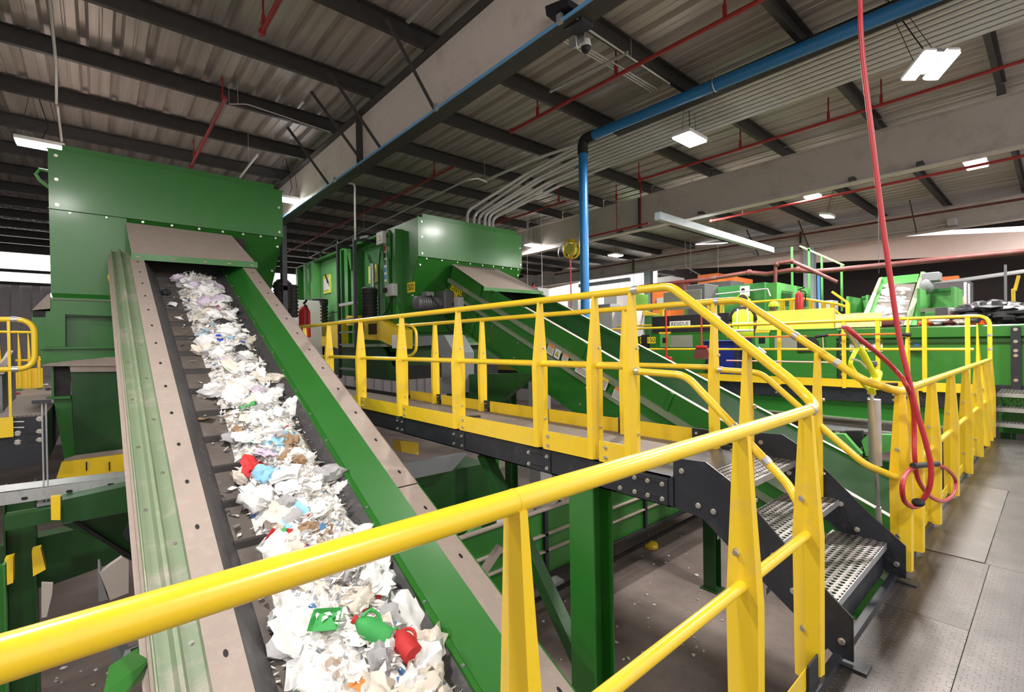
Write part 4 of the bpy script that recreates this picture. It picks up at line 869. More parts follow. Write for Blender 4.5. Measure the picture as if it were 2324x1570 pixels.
MB().prism([at(235, 1572, Y=2.6), at(345, 1492, Y=2.9), at(348, 1520, Y=2.9), at(270, 1590, Y=2.6)], (0.02, 0.2, 0)).build('sloping_channel', M['green'], smooth=False, label='bright green sloping channel at the bottom edge left of the near conveyor', cat='channel')

# ================================================================ SECOND CONVEYOR (labelled C0210) AND HOPPER
M2 = 0.4574; C2L = math.sqrt(1 + M2 * M2)
def z2(y): return 1.99 + M2 * (y - 6.098)
N2 = V((0, -M2, 1)) / C2L
c2 = thing('inclined_conveyor', (6.0, 4.5, 0.0), 'second green inclined conveyor descending behind the catwalk, with warning stickers on its side', 'conveyor', 'inclined belt conveyors')
XA, XB = 5.5, 6.62
def dpt(x, y, dn): return V((x, y, z2(y))) + N2 * dn
def dbox(x0, x1, n0, n1, ya=-1.2, yb=8.12):
    return MB().hexa([dpt(x0, ya, n0), dpt(x1, ya, n0), dpt(x1, yb, n0), dpt(x0, yb, n0), dpt(x0, ya, n1), dpt(x1, ya, n1), dpt(x1, yb, n1), dpt(x0, yb, n1)])
dbox(XA, XA + 0.008, -0.50, 0.0).build('near_side_wall', M['green'], c2, smooth=False)
f_ = dbox(XA, XA + 0.07, -0.002, 0.006, -1.2, 6.0).build('near_flange', M['dustlight'], c2, smooth=False)
for k in range(14): y = 5.6 - 0.45 * k; MB().box(XA + 0.025, XA + 0.045, y - 0.04, y + 0.04, z2(y) + 0.004, z2(y) + 0.012).build('slot', M['matte'], f_, smooth=False) if False else None
dbox(XA - 0.05, XA, -0.33, -0.25).build('dusty_rib', M['green_pale'], c2, smooth=False)
dbox(XA - 0.06, XA, -0.54, -0.48).build('dusty_rib', M['green_pale'], c2, smooth=False)
dbox(XA - 0.0, XA + 0.01, -1.02, -0.50).build('lower_skirt', M['green'], c2, smooth=False)
dbox(XA - 0.05, XA + 0.02, -1.06, -1.02).build('bottom_angle', M['green'], c2, smooth=False)
dbox(XB - 0.01, XB, -0.50, 0.02).build('far_side_wall', M['green'], c2, smooth=False)
dbox(XB - 0.01, XB + 0.07, 0.012, 0.02, -1.2, 6.9).build('far_flange', M['dustlight'], c2, smooth=False)
dbox(XA + 0.01, XB - 0.01, -0.36, -0.34).build('belt', M['rubber'], c2, smooth=False)
MB().prism([dpt(XB - 0.011, -1.2, -0.02), dpt(XB - 0.011, 8.0, -0.02), dpt(XB - 0.16, 8.0, -0.34), dpt(XB - 0.16, -1.2, -0.34)], (0.004, 0, 0)).build('skirt_plate', M['green_shaded'], c2, smooth=False)
for y in (7.1, 6.0, 4.6, 3.2, 1.8): dbox(XA - 0.03, XA, -0.25, 0.0, y, y + 0.05).build('stiffener', M['green'], c2, smooth=False)
for y in (7.05, 5.3, 3.7, 2.3): dbox(XA - 0.04, XA, -1.0, -0.54, y, y + 0.05).build('stiffener', M['green'], c2, smooth=False)
bolts_on(c2, [dpt(XA - 0.002, y, dn) for y in (7.4, 6.6, 5.9, 5.2, 4.4, 3.6, 2.9) for dn in (-0.62, -0.9)], (-1, 0, 0), 0.012)
yd = V((0, -1, -M2)) / C2L
def sticker(par, y, n, wd, ht, kind, x=XA - 0.052):
    c = dpt(x, y, n); a = yd * (wd / 2); b = N2 * (ht / 2)
    s_ = MB().prism([c - a - b, c + a - b, c + a + b, c - a + b], (-0.002, 0, 0)).build('warning_sticker', M['label'], par, smooth=False)
    if kind in ('orange', 'yellow'):
        MB().prism([c - a + b * 0.55, c + a + b * 0.55, c + a + b * 0.98, c - a + b * 0.98], (-0.003, 0, 0)).build('header_band', M['orangeink' if kind == 'orange' else 'yellowink'], s_, smooth=False)
        for k in range(5):
            f = 0.35 - 0.25 * k; MB().prism([c - a * 0.85 + b * f, c + a * (0.8 - 0.2 * (k % 2)) + b * f, c + a * (0.8 - 0.2 * (k % 2)) + b * (f + 0.08), c - a * 0.85 + b * (f + 0.08)], (-0.003, 0, 0)).build('print_line', M['ink'], s_, smooth=False)
    if kind == 'tri':
        MB().prism([c - a * 0.7 - b * 0.5, c + a * 0.5 - b * 0.5, c - a * 0.1 + b * 0.6], (-0.003, 0, 0)).build('warning_triangle', M['ink'], s_, smooth=False)
        MB().prism([c - a * 0.5 - b * 0.38, c + a * 0.3 - b * 0.38, c - a * 0.1 + b * 0.4], (-0.004, 0, 0)).build('yellow_triangle', M['yellowink'], s_, smooth=False)
    if kind == 'blue':
        MB().prism([c - a * 0.5 + b * 0.5 + (yd * 0.04 * math.cos(t) + N2 * 0.04 * math.sin(t)) for t in [2 * PI * k / 14 for k in range(14)]], (-0.003, 0, 0)).build('blue_disc', M['blueink'], s_, smooth=False)
        for k in range(4):
            f = 0.1 - 0.25 * k; MB().prism([c - a * 0.85 + b * f, c + a * 0.8 + b * f, c + a * 0.8 + b * (f + 0.08), c - a * 0.85 + b * (f + 0.08)], (-0.003, 0, 0)).build('print_line', M['ink'], s_, smooth=False)
def on2(px, py):
    q = at(px, py, X=XA - 0.052); return q.y, (q.z - z2(q.y)) / C2L * 1.0
for px, py, wd, ht, kd in ((1250, 793, 0.15, 0.17, 'orange'), (1265, 803, 0.13, 0.15, 'tri'), (1283, 812, 0.13, 0.12, 'orange'), (1322, 840, 0.27, 0.16, 'blue'), (1370, 870, 0.14, 0.17, 'yellow'), (1404, 896, 0.19, 0.18, 'orange')):
    q = at(px, py, X=XA - 0.052); n = (q - dpt(XA - .052, q.y, 0)).dot(N2); yy = q.y + n * M2 / C2L
    sticker(c2, yy, n, wd, ht, kd)
def plate_text(par, c, xd, ydir, wd, ht, s, bgm='yellowink', fs=None, name='number_plate'):
    x = V(xd).normalized(); y = V(ydir).normalized(); c = V(c); n = x.cross(y)
    p_ = MB().prism([c - x*wd/2 - y*ht/2, c + x*wd/2 - y*ht/2, c + x*wd/2 + y*ht/2, c - x*wd/2 + y*ht/2], n * 0.003).build(name, M[bgm], par, smooth=False)
    ORG[p_.name] = ORG[par.name]
    text(s, fs or ht * 0.95, M['ink'], p_, c, x, y, 0.0045); return p_
q = at(1036, 656, X=XA - 0.01); plate_text(c2, q, yd, N2, 0.44, 0.16, 'C0210', fs=0.165)
# gearmotor and switch on conveyor 2
q = at(962, 688, Y=8.0)
gm = thing('gear_motor', q, 'dark grey gear motor with terminal box mounted beside the C0210 conveyor head', 'motor')
ribbed(gm, (q.x - 0.1, q.y, q.z), (q.x + 0.36, q.y, q.z), 0.14, 9, 'darkgrey')
MB().tube([(q.x - 0.2, q.y, q.z), (q.x - 0.18, q.y, q.z), (q.x - 0.1, q.y, q.z)], [0.09, 0.13, 0.14], 18).build('fan_cover', M['darkgrey'], gm)
MB().box(q.x, q.x + 0.18, q.y - 0.09, q.y + 0.09, q.z + 0.13, q.z + 0.22).build('terminal_box', M['darkgrey'], gm, bevel=0.01)
MB().box(q.x + 0.36, q.x + 0.60, q.y - 0.17, q.y + 0.17, q.z - 0.18, q.z + 0.26).build('gearbox', M['darkgrey'], gm, bevel=0.04)
MB().box(q.x + 0.60, 5.5, q.y - 0.06, q.y + 0.06, q.z - 0.06, q.z + 0.06).build('torque_arm', M['matte'], gm, smooth=False)
MB().box(q.x + 0.58, q.x + 0.72, q.y - 0.10, q.y - 0.08, q.z + 0.06, q.z + 0.24).build('yellow_guard_plate', M['yellow'], gm, smooth=False)
MB().tube(smooth_path([(q.x + 0.1, q.y - 0.09, q.z + 0.15), (q.x + 0.2, q.y - 0.25, q.z - 0.1), (q.x + 0.35, q.y - 0.3, q.z - 0.5), (q.x + 0.6, q.y - 0.3, q.z - 0.55), (q.x + 0.8, q.y - 0.3, q.z - 0.2)]), 0.018, 8).build('cable', M['matte'], gm)
q = at(1040, 690, X=5.4); sw = thing('isolator_switch', (5.4, q.y, q.z - 0.12), 'light grey isolator switch with black knob on the C0210 conveyor side', 'switch')
MB().box(5.32, 5.45, q.y - 0.13, q.y + 0.13, q.z - 0.11, q.z + 0.13).build('box', M['lightgrey'], sw, bevel=0.01)
MB().cyl((5.31, q.y + 0.06, q.z), (5.27, q.y + 0.06, q.z), 0.045, 14).build('knob', M['matte'], sw)
# hopper 2
h2 = hopper('feed_hopper', 4.75, 7.47, 8.2, 9.5, 3.82, 3.06, 1.6, 9.0, 'second green steel hopper, in the middle, with silver conduits running down into its top')
h2['group'] = 'green steel hoppers'
MB().prism([at(1025, 600, Y=8.18), at(1130, 612, Y=8.18), at(1232, 664, Y=6.75), at(1105, 655, Y=6.75)], (0, 0.01, 0.012)).build('mouth_cover', M['dust'], h2, smooth=False)
lp_ = MB().prism([at(1098, 651, Y=6.74), at(1233, 661, Y=6.74), at(1233, 668, Y=6.74), at(1098, 659, Y=6.74)], (0, 0.012, 0)).build('mouth_lip', M['green'], h2, smooth=False)
MB().prism([dpt(XA, 8.1, -0.02), at(1027, 603, Y=8.16), at(1105, 656, Y=6.75), dpt(XA, 6.7, 0.0)], (0.006, 0, 0)).build('cheek_plate', M['green'], h2, smooth=False)
MB().box(5.6, 6.6, 8.1, 8.14, 2.2, 2.95).build('mouth_shade_plate', M['matte'], h2, smooth=False)  # black plate painted in for the darkness behind this mouth
MB().box(5.52, 6.6, 7.3, 7.32, z2(7.3) - 0.4, z2(7.3) - 0.04).build('mouth_dark_sheet', M['matte'], h2, smooth=False)  # black sheet added for the dark interior below the lip

# machine body behind hopper 2 (long green cabinet with doors and windows), left face X = 4.63
sm = thing('sorting_machine', (5.6, 12.0, 0.6), 'long green sorting machine with doors and small windows behind the second hopper', 'machine')
MB().box(4.80, 7.2, 9.2, 15.2, 1.2, 3.70).build('body', M['green_mach'], sm, smooth=False)
MB().box(4.785, 4.80, 11.9, 15.1, 1.25, 3.68).build('painted_daylit_panel', M['green_light'], sm, smooth=False)  # lighter green puts the daylight on the far end into the colour
MB().box(4.62, 7.2, 9.2, 15.25, 3.69, 3.74).build('top_edge', M['green'], sm, smooth=False)
for y0, y1, mm in ((8.85, 9.0, 'green'), (9.15, 9.35, 'green'), (10.9, 11.1, 'green'), (11.3, 11.5, 'green'), (11.7, 11.85, 'green_mach'), (13.75, 13.95, 'green_light'), (14.4, 14.55, 'green_light'), (15.1, 15.25, 'green')):  # far ribs in lighter green carry the same painted daylight
    MB().box(4.60, 4.80, y0, y1, 1.2, 3.70).build('body_rib', M[mm], sm, smooth=False)
def lug(y):
    MB().prism([(4.56, y, 3.66), (4.56, y + 0.16, 3.66), (4.56, y + 0.2, 3.55), (4.56, y + 0.05, 3.15), (4.56, y, 3.1)], (0.03, 0, 0)).build('lifting_lug', M['green'], sm, smooth=False)
    MB().cyl((4.555, y + 0.09, 3.58), (4.554, y + 0.09, 3.58), 0.035, 14).build('lug_hole', M['matte'], sm)
for y in (9.02, 9.32, 11.0, 13.95): lug(y)
def window_at(p, h, label='inspection_window'):
    q = at(p[0], p[1], X=4.78); s_ = h
    f = MB().box(4.76, 4.795, q.y - s_, q.y + s_, q.z - s_ * 0.95, q.z + s_ * 0.95).build(label, M['panelyellow'], sm, smooth=False)
    MB().box(4.75, 4.762, q.y - s_ * 0.68, q.y + s_ * 0.68, q.z - s_ * 0.6, q.z + s_ * 0.6).build('pane', M['white'], f, smooth=False)
window_at((847, 622), 0.21); window_at((743, 645), 0.26)
q = at(743, 640, X=4.78); MB().tube(fillet([(4.79, q.y - 0.75, q.z - 0.85), (4.79, q.y - 0.75, q.z + 1.05), (4.79, q.y + 0.55, q.z + 0.9), (4.79, q.y + 0.55, q.z - 0.85), (4.79, q.y - 0.75, q.z - 0.85)], 0.1), 0.015, 6).build('door_gasket', M['green_shaded'], sm)
q = at(739, 622, X=4.7); MB().bar((4.7, q.y + 0.03, q.z), (4.7, q.y - 0.15, q.z - 0.25), 0.03, 0.03).build('door_handle', M['matte'], sm, smooth=False)
q = at(868, 541, X=4.55); MB().box(4.48, 4.62, q.y - 0.15, q.y + 0.15, q.z - 0.13, q.z + 0.13).build('junction_box', M['lightgrey'], sm, bevel=0.01)
MB().prism([(4.475, q.y + 0.07, q.z - 0.05), (4.475, q.y - 0.05, q.z - 0.05), (4.475, q.y + 0.01, q.z + 0.06)], (-0.003, 0, 0)).build('warning_triangle', M['yellowink'], sm, smooth=False)
q2 = at(877, 580, X=4.62); s_ = MB().box(4.59, 4.60, q2.y - 0.05, q2.y + 0.05, q2.z - 0.55, q2.z + 0.4).build('sticker_strip', M['label'], sm, smooth=False)
for k in range(6): MB().box(4.585, 4.59, q2.y - 0.04, q2.y + 0.04, q2.z - 0.5 + 0.15 * k, q2.z - 0.4 + 0.15 * k).build('sticker_print', M[('blueink', 'blueink', 'ink', 'ink', 'red', 'ink')[k]], s_, smooth=False)
MB().tube(smooth_path([(4.58, q.y + 0.1, q.z - 0.1), (4.6, q.y + 0.25, q.z - 0.4), (4.62, q.y + 0.35, q.z - 0.9), (4.6, q.y + 0.3, q.z - 1.8)]), 0.015, 6).build('cable', M['matte'], sm)
q = at(893, 658, X=4.6); MB().box(4.5, 4.62, q.y - 0.15, q.y + 0.17, q.z - 0.13, q.z + 0.12).build('isolator_box', M['lightgrey'], sm, bevel=0.01)
MB().cyl((4.5, q.y + 0.12, q.z), (4.45, q.y + 0.12, q.z), 0.05, 12).build('knob', M['matte'], sm)
MB().tube(smooth_path([(4.55, q.y, q.z - 0.13), (4.52, q.y + 0.1, q.z - 0.4), (4.5, q.y + 0.5, q.z - 0.55), (4.5, q.y + 0.9, q.z - 0.35)]), 0.018, 6).build('cable', M['matte'], sm)
q = at(862, 600, X=4.66); MB().cyl((4.66, 10.05, 2.4), (4.66, 10.05, 3.15), 0.05, 12).build('gas_strut', M['galv'], sm)
q = at(930, 652, X=4.62); plate_text(sm, (4.595, 8.93 - 0.35, q.z), (0, -1, 0), (0, 0, 1), 0.40, 0.19, 'S02', fs=0.19) if False else plate_text(h2, at(933, 652, X=4.745), (0, -1, 0), (0, 0, 1), 0.30, 0.2, 'S02', fs=0.17)
# base frame and yellow drive guards
MB().box(4.7, 7.2, 8.9, 15.2, 0.9, 1.2).build('base_beam', M['green_shaded'], sm, smooth=False)
MB().box(4.4, 7.2, 8.9, 13.5, 1.30, 1.36).build('shelf', M['green_pale'], sm, smooth=False)
MB().box(4.5, 7.2, 8.8, 14.0, 0.62, 0.9).build('dark_underframe', M['matte'], sm, smooth=False)
MB().prism([(4.45, 8.55, 0.62), (4.45, 9.2, 1.3), (4.45, 14, 1.3), (4.45, 14, 0.62)], (0.05, 0, 0)).build('lower_panel', M['green_shaded'], sm, smooth=False)
def vmotor(px, top, bot, r, label, X=4.42):
    q = at(px, (top + bot) / 2, X=X); zt_, zb2 = at(px, top, X=X).z, at(px, bot, X=X).z
    m_ = thing('vertical_motor', (X, q.y, zb2), label, 'motor', 'upright black motors')
    ribbed(m_, (X, q.y, zb2), (X, q.y, zt_ - 0.12), r, 7); MB().cyl((X, q.y, zt_ - 0.13), (X, q.y, zt_ - 0.02), r * 1.03, 20).build('fan_cover', M['matte'], m_)
    MB().cyl((X, q.y, zt_ - 0.02), (X, q.y, zt_ + 0.015), r * 1.1, 20, r2=r * 0.8).build('cap', M['darkgrey'], m_)
    return q
vmotor(727, 678, 738, 0.19, 'upright black motor on the green machine, left of the black ladder')
vmotor(839, 654, 722, 0.165, 'upright black motor on the green machine, right of the black ladder')
def yguard(a, b, label):
    p = [at(px, py, X=4.38) for px, py in a]; g = thing('drive_guard', p[0], label, 'guard', 'yellow drive guards')
    MB().prism(p, (0.3, 0, 0)).build('cover', M['yellow'], g, smooth=False)
    q0, q1 = at(*b[0], X=4.37), at(*b[1], X=4.37)
    k = 0; n = 7
    for k in range(n):
        y = q0.y + (q1.y - q0.y) * k / n; MB().box(4.368, 4.378, y - 0.03, y + 0.03 if False else y, min(q0.z, q1.z), max(q0.z, q1.z)).build('vent_slot', M['matte'], g, smooth=False)
    return g
g_ = yguard([(716, 735), (752, 737), (770, 728), (770, 792), (750, 785), (716, 785)], [(722, 742), (742, 762)], 'yellow drive guard under the left upright motor')
MB().box(4.36, 4.37, 11.2, 11.4, 1.35, 1.6).build('sticker', M['label'], g_, smooth=False)
g_ = yguard([(826, 728), (860, 726), (905, 748), (905, 792), (862, 772), (826, 770)], [(836, 735), (856, 758)], 'yellow drive guard under the right upright motor')
q = at(895, 775, X=4.37); MB().box(4.365, 4.375, q.y - 0.09, q.y + 0.09, q.z - 0.13, q.z + 0.13).build('sticker', M['label'], g_, smooth=False)
g_ = yguard([(786, 716), (806, 716), (806, 738), (786, 738)], [(790, 722), (800, 732)], 'small yellow guard seen between the ladder rungs')
# ladder
ld = thing('ladder', (4.16, 10.3, 0.6), 'black steel ladder with flat rungs fixed to the green machine beside the catwalk', 'ladder')
ya, yb2 = 9.80, 10.72
for y in (ya, yb2): MB().box(4.12, 4.18, y - 0.035, y + 0.035, 0.6, 3.62).build('side_rail', M['black'], ld, smooth=False)
for z in [0.82 + 0.27 * k for k in range(5)]: MB().box(4.13, 4.19, ya, yb2, z - 0.02, z + 0.02).build('rung', M['greypaint'], ld, smooth=False)
MB().box(4.13, 4.2, ya, yb2, 2.22, 2.28).build('rung', M['alu'], ld, smooth=False)
for y, dx in ((ya, 0.45), (yb2, 0.45)): MB().box(4.15, 4.62, y - 0.03, y + 0.03, 3.56, 3.62).build('top_bracket', M['black'], ld, smooth=False)
MB().bar((4.15, ya, 3.59), (4.15, ya - 0.7, 3.52), 0.05, 0.05).build('top_bracket', M['black'], ld, smooth=False)
# fire extinguisher and white cabinet near the end of the catwalk
def extinguisher(x, y, z, s, label):
    e = thing('fire_extinguisher', (x, y, z), label, 'fire extinguisher')
    MB().tube([(x, y, z), (x, y, z + 0.42*s), (x, y, z + 0.48*s), (x, y, z + 0.52*s)], [0.09*s, 0.09*s, 0.06*s, 0.025*s], 18).build('cylinder', M['red'], e)
    MB().bar((x, y + 0.02*s, z + 0.55*s), (x, y - 0.12*s, z + 0.60*s), 0.03*s, 0.02*s).build('handle', M['matte'], e); 
    MB().tube(fillet([(x, y - 0.02*s, z + 0.53*s), (x, y - 0.14*s, z + 0.5*s), (x, y - 0.12*s, z + 0.15*s)], 0.08*s), 0.012*s, 8).build('hose', M['matte'], e)
q = at(692, 760, X=3.2); MB().box(3.19, 3.21, q.y - 0.02, q.y + 0.02, 0.58, q.z - 0.05).build('extinguisher_stand', M['black'], label='thin black stand carrying the extinguisher at the far end of the catwalk', cat='stand', smooth=False); extinguisher(3.2, q.y, q.z - 0.05, 1.25, 'red fire extinguisher on the far end of the near catwalk railing, beside the conveyor flange')
q = at(680, 715, X=4.0); cb = thing('control_cabinet', (4.0, q.y, q.z - 0.5), 'white control cabinet partly hidden behind the near conveyor flange', 'cabinet')
MB().box(3.8, 4.4, q.y - 0.5, q.y + 0.45, 0.62, q.z + 0.35).build('body', M['lightgrey'], cb, bevel=0.01)
MB().box(3.79, 3.80, q.y - 0.42, q.y + 0.38, q.z - 0.5, q.z + 0.3).build('door', M['white'], cb, smooth=False)
# dusty grey duct bend behind the catwalk
du = thing('dust_duct', at(990, 800, X=4.2), 'grey rectangular dusty duct bending down behind the catwalk', 'duct')
q1, q2, q3 = at(950, 772, X=4.3), at(1000, 770, X=4.3), at(1022, 890, X=4.3)
MB().prism([at(px, py, X=4.3) for px, py in ((945, 764), (1008, 760), (1030, 800), (1030, 893), (1002, 893), (1002, 812), (985, 782), (945, 786))], (0.4, 0, 0)).build('duct_shell', M['greypaint'], du, smooth=False)
sk = MB().prism([at(px, py, X=4.6) for px, py in ((1030, 850), (1215, 846), (1120, 925), (1010, 905))], (0.1, 0, 0)).build('hopper_underside_sheet', M['green_shaded'], smooth=False, label='dark green sloping sheet under the second conveyor, behind the catwalk', cat='sheet')

# ================================================================ OVERHEAD PIPES AND CONDUITS
bp_ = thing('blue_pipe', (7.0, 5.7, 0), 'thick glossy blue pipe running under the roof and bending down to a vertical drop', 'pipe')
BX = 7.0; q = at(1322, 290, X=BX); yb = q.y; zb_ = 5.16
MB().tube([(BX, yb - 0.25, zb_), (BX, -3.5, zb_ - 0.13)], 0.088, 20).build('horizontal_run', M['blue'], bp_)
MB().tube([(BX, yb, zb_ - 0.25), (BX, yb, -1.5)], 0.085, 20).build('vertical_drop', M['blue'], bp_)
MB().tube(fillet([(BX, yb - 0.27, zb_), (BX, yb, zb_), (BX, yb, zb_ - 0.27)], 0.2, 8), 0.098, 20).build('black_elbow', M['matte'], bp_)
for y in (-0.1, 1.55, 3.35): 
    MB().tube([(BX + 0.1 * math.cos(a), y, zb_ + 0.1 * math.sin(a) - 0.1 * (yb - y) / 9) for a in [2 * PI * k / 20 for k in range(20)]], 0.008, 6, closed=True).build('pipe_clamp', M['galv'], bp_)
    MB().cyl((BX, y, zb_ + 0.08), (BX, y, 5.42), 0.008, 6).build('hanger_rod', M['galv'], bp_)
MB().tube([(3.49, -3, 4.50), (3.49, 24, 4.50)], 0.018, 10).build('air_line', M['airblue'], label='thin light blue air line along the bottom edge of the pale girder', cat='pipe')
for k, (px, py) in enumerate(((990, 210), (760, 382), (1272, 38))):
    y = at(px, py, X=3.49).y; MB().box(3.46, 3.50, y - 0.03, y + 0.03, 4.47, 4.56).build('pipe_clip', M['galv'], label='small grey clip holding the thin air line to the pale girder, %s along it' % ('halfway', 'farthest', 'nearest')[k], cat='clip', smooth=False)
# sprinkler pipes
def sprinkler(a, b, label, r=0.028, X=None, Z=5.25, drops=(), m='redpipe', both=False):
    p = at(*a, Z=Z) if X is None else at(*a, X=X); q = at(*b, Z=Z) if X is None else at(*b, X=X)
    x = (p.x + q.x) / 2; t_ = thing('sprinkler_pipe', (x, p.y, Z), label, 'pipe', 'red sprinkler pipes under the roof')
    MB().tube([(x, p.y, Z), (x, q.y, Z)], r, 12).build('pipe', M[m], t_)
    for y, e in ((p.y, -1 if p.y > q.y else 1),): MB().cyl((x, y, Z), (x, y + 0.06 * e, Z), r * 1.5, 12).build('end_cap', M[m], t_)
    for d in drops:
        y = at(*d, X=x).y; MB().cyl((x, y, Z), (x, y, 5.68), r * 0.45, 8).build('hanger', M[m], t_); MB().box(x - 0.02, x + 0.02, y - 0.02, y + 0.02, 5.25, 5.42).build('bracket', M[m], t_, smooth=False)
    return t_
sprinkler((435, 378), (510, 222), 'pinkish red sprinkler pipe section above the big left hopper', drops=((505, 215), (440, 340)))
sprinkler((592, 75), (640, -10), 'short red sprinkler pipe section at the top edge, left of the pale girder', drops=((598, 60),))
sprinkler((655, 582), (998, 370), 'red sprinkler pipe behind the ladder, ending left of the conduit bundle', drops=((735, 520), (870, 430), (985, 360)))
sprinkler((1143, 292), (1800, -15), 'dark red sprinkler pipe crossing the roof left of the blue pipe', drops=((1220, 240), (1398, 140), (1645, 30)))
sprinkler((1436, 404), (2400, 130), 'long red sprinkler pipe passing behind the upper right twin light', drops=((1450, 380), (1680, 310), (1880, 250), (2000, 220)))
sprinkler((1090, 520), (1280, 455), 'red sprinkler pipe behind the second hopper', Z=5.2, drops=((1268, 430), (1145, 500)))
sprinkler((1335, 540), (1467, 505), 'short red sprinkler pipe right of the blue pipe under the middle girder', Z=4.4, drops=((1400, 522), (1455, 508)))
sprinkler((1612, 473), (2400, 330), 'dark red sprinkler pipe along the lower edge of the middle girder', Z=4.55, X=12.6, drops=((1685, 455), (1998, 400)))
sprinkler((1260, 640), (2400, 405), 'faded red sprinkler pipe in front of the dark far girder', Z=5.0, X=18.9, m='redrust', r=0.035)
rp = thing('main_red_pipe', (14, 5, 3.1), 'thick dusty red main pipe hanging across the far right hall', 'pipe')
pa = [at(px, py, X=14.0) for px, py in ((1440, 652), (1600, 634), (1700, 618), (1740, 622), (1800, 612), (1850, 616), (1900, 612), (2100, 592), (2400, 564))]
for p in pa: p.z += 0.0
MB().tube(pa, 0.062, 12).build('pipe', M['redrust'], rp)
for px, py in ((1700, 618), (1810, 612)): MB().ball(at(px, py, X=13.98), 0.09, 12, 8).build('coupling', M['redrust'], rp)
for px, top in ((1568, 420), (1995, 420), (1630, 500)): 
    q = at(px, 620, X=14.0); MB().cyl((14, q.y, q.z), (14, q.y, 5.42), 0.006, 6).build('hanger_wire', M['purlin'], rp)
gp = thing('drop_pipe', at(1760, 700, X=13.5), 'dark red pipe with a low arch, standing in front of the green cabinet', 'pipe')
MB().tube(fillet([at(1760, 700, X=13.5), at(1760, 606, X=13.5), at(1763, 598, X=13.5), at(1797, 593, X=13.5), at(1840, 612, X=13.5), at(1900, 640, X=13.5)], 0.1), 0.045, 10).build('pipe', M['redrust'], gp)
for p in ((1763, 600), (1797, 593)): MB().ball(at(*p, X=13.5), 0.07, 10, 6).build('coupling', M['redrust'], gp)
# conduit bundle
names = ['topmost', 'second from the top', 'third from the top', 'fourth from the top', 'fifth from the top', 'sixth from the top', 'seventh from the top', 'lowest']
for k in range(10):
    x = 7.35 + 0.125 * k; z = 5.27 - 0.012 * k
    t_ = thing('conduit', (x, 5, z), 'silver conduit of the bundle under the roof, %s' % (['first', 'second', 'third', 'fourth', 'fifth', 'sixth', 'seventh', 'eighth', 'ninth', 'tenth'][k] + ' from the blue pipe'), 'conduit', 'silver conduits under the roof')
    yend = 6.3 + 0.45 * k if k < 6 else 5.6 + 0.3 * k
    if k % 3 == 0 or k in (1, 4, 7):
        px, py = ((1060, 503), (1075, 505), (1087, 507), (1100, 508), (1110, 510), (1118, 511))[{0: 0, 1: 1, 3: 2, 4: 3, 6: 4, 7: 5, 9: 5}[k]]
        e = at(px, py, Y=8.7 + 0.15 * (k % 2)); 
        pts = [(x, -4, z), (x, 6.4, z), (x - 0.25, 7.6, 5.0), (e.x + 0.10, e.y + 0.1, 4.35), (e.x, e.y, 4.1), (e.x, e.y, 3.7)]
        MB().tube(fillet(pts, 0.5, 5), 0.036, 8).build('tube', M['conduit'], t_)
    else: MB().tube([(x, -4, z), (x, yend, z)], 0.036, 8).build('tube', M['conduit'], t_)
for y in (0.7, 3.0, 5.3):
    MB().box(7.25, 8.65, y - 0.02, y + 0.02, 5.30, 5.34).build('conduit_strut', M['galv'], label='galvanised strut carrying the conduit bundle, ' + {0.7: 'nearest the camera', 3.0: 'above the square light', 5.3: 'beyond the blue pipe elbow'}[y], cat='strut', smooth=False)
MB().box(7.12, 7.3, -4, 5.3, 5.1, 5.3).build('cable_trough', M['matte'], label='black cable trough running between the blue pipe and the silver conduits', cat='cable trough', smooth=False)
def cond(pts, r, label, m='conduit', name='conduit', cat='conduit'):
    mb = MB().tube(fillet(pts, 0.18, 5), r, 8)
    for p in (pts[0], (V(pts[0]) + V(pts[1])) / 2):
        if 4.85 < p[2] < 5.5 and p[1] < 25: mb.cyl((p[0], p[1], p[2]), (p[0], p[1], 5.68), 0.004, 6)
    return mb.build(name, M[m], label=label, cat=cat)
cond([at(1100, 410, Z=5.1), at(1210, 362, Z=5.1), at(1340, 318, Z=5.15), (7.2, 3.5, 5.2), (7.2, -3, 5.2)], 0.03, 'silver conduit running down to a small box left of the conduit bundle')
cond([at(640, 500, X=3.75), at(735, 418, X=3.75), at(790, 415, X=3.9), at(805, 418, X=4.0), at(806, 545, X=4.1)], 0.022, 'silver conduit with a rounded corner dropping down to the ladder')
cond([at(642, 480, X=3.8), at(830, 345, X=3.8)], 0.016, 'thin silver conduit under the pale girder ending in a small white box')
q = at(838, 345, X=3.8); MB().box(q.x - 0.05, q.x + 0.05, q.y - 0.05, q.y + 0.05, q.z - 0.03, q.z + 0.03).build('junction_box', M['white'], label='small white box at the end of the thin conduit under the pale girder', cat='junction box', bevel=0.005)
cond([at(700, 585, Z=4.9), at(1060, 408, Z=4.9), at(1085, 405, Z=4.95), at(1105, 413, Z=4.9)], 0.02, 'long thin silver conduit over the green sorting machine')
cond([at(112, -10, Z=5.3), at(128, 150, Z=5.3), at(128, 235, Z=5.35)], 0.018, 'thin grey conduit crossing the purlins at the upper left')
cond([at(130, 240, Z=5.3), at(140, 320, Z=5.0)], 0.018, 'short grey drop conduit above the upper left hopper light')
cond([at(545, 402, Z=4.85), at(585, 350, Z=5.1)], 0.02, 'short white tube rising from the back of the big hopper')
cond([at(520, 236, Z=5.38), at(560, 236, Z=5.38), at(750, 300, Z=5.38)], 0.01, 'thin pale cable sagging under the purlins left of the pale girder')
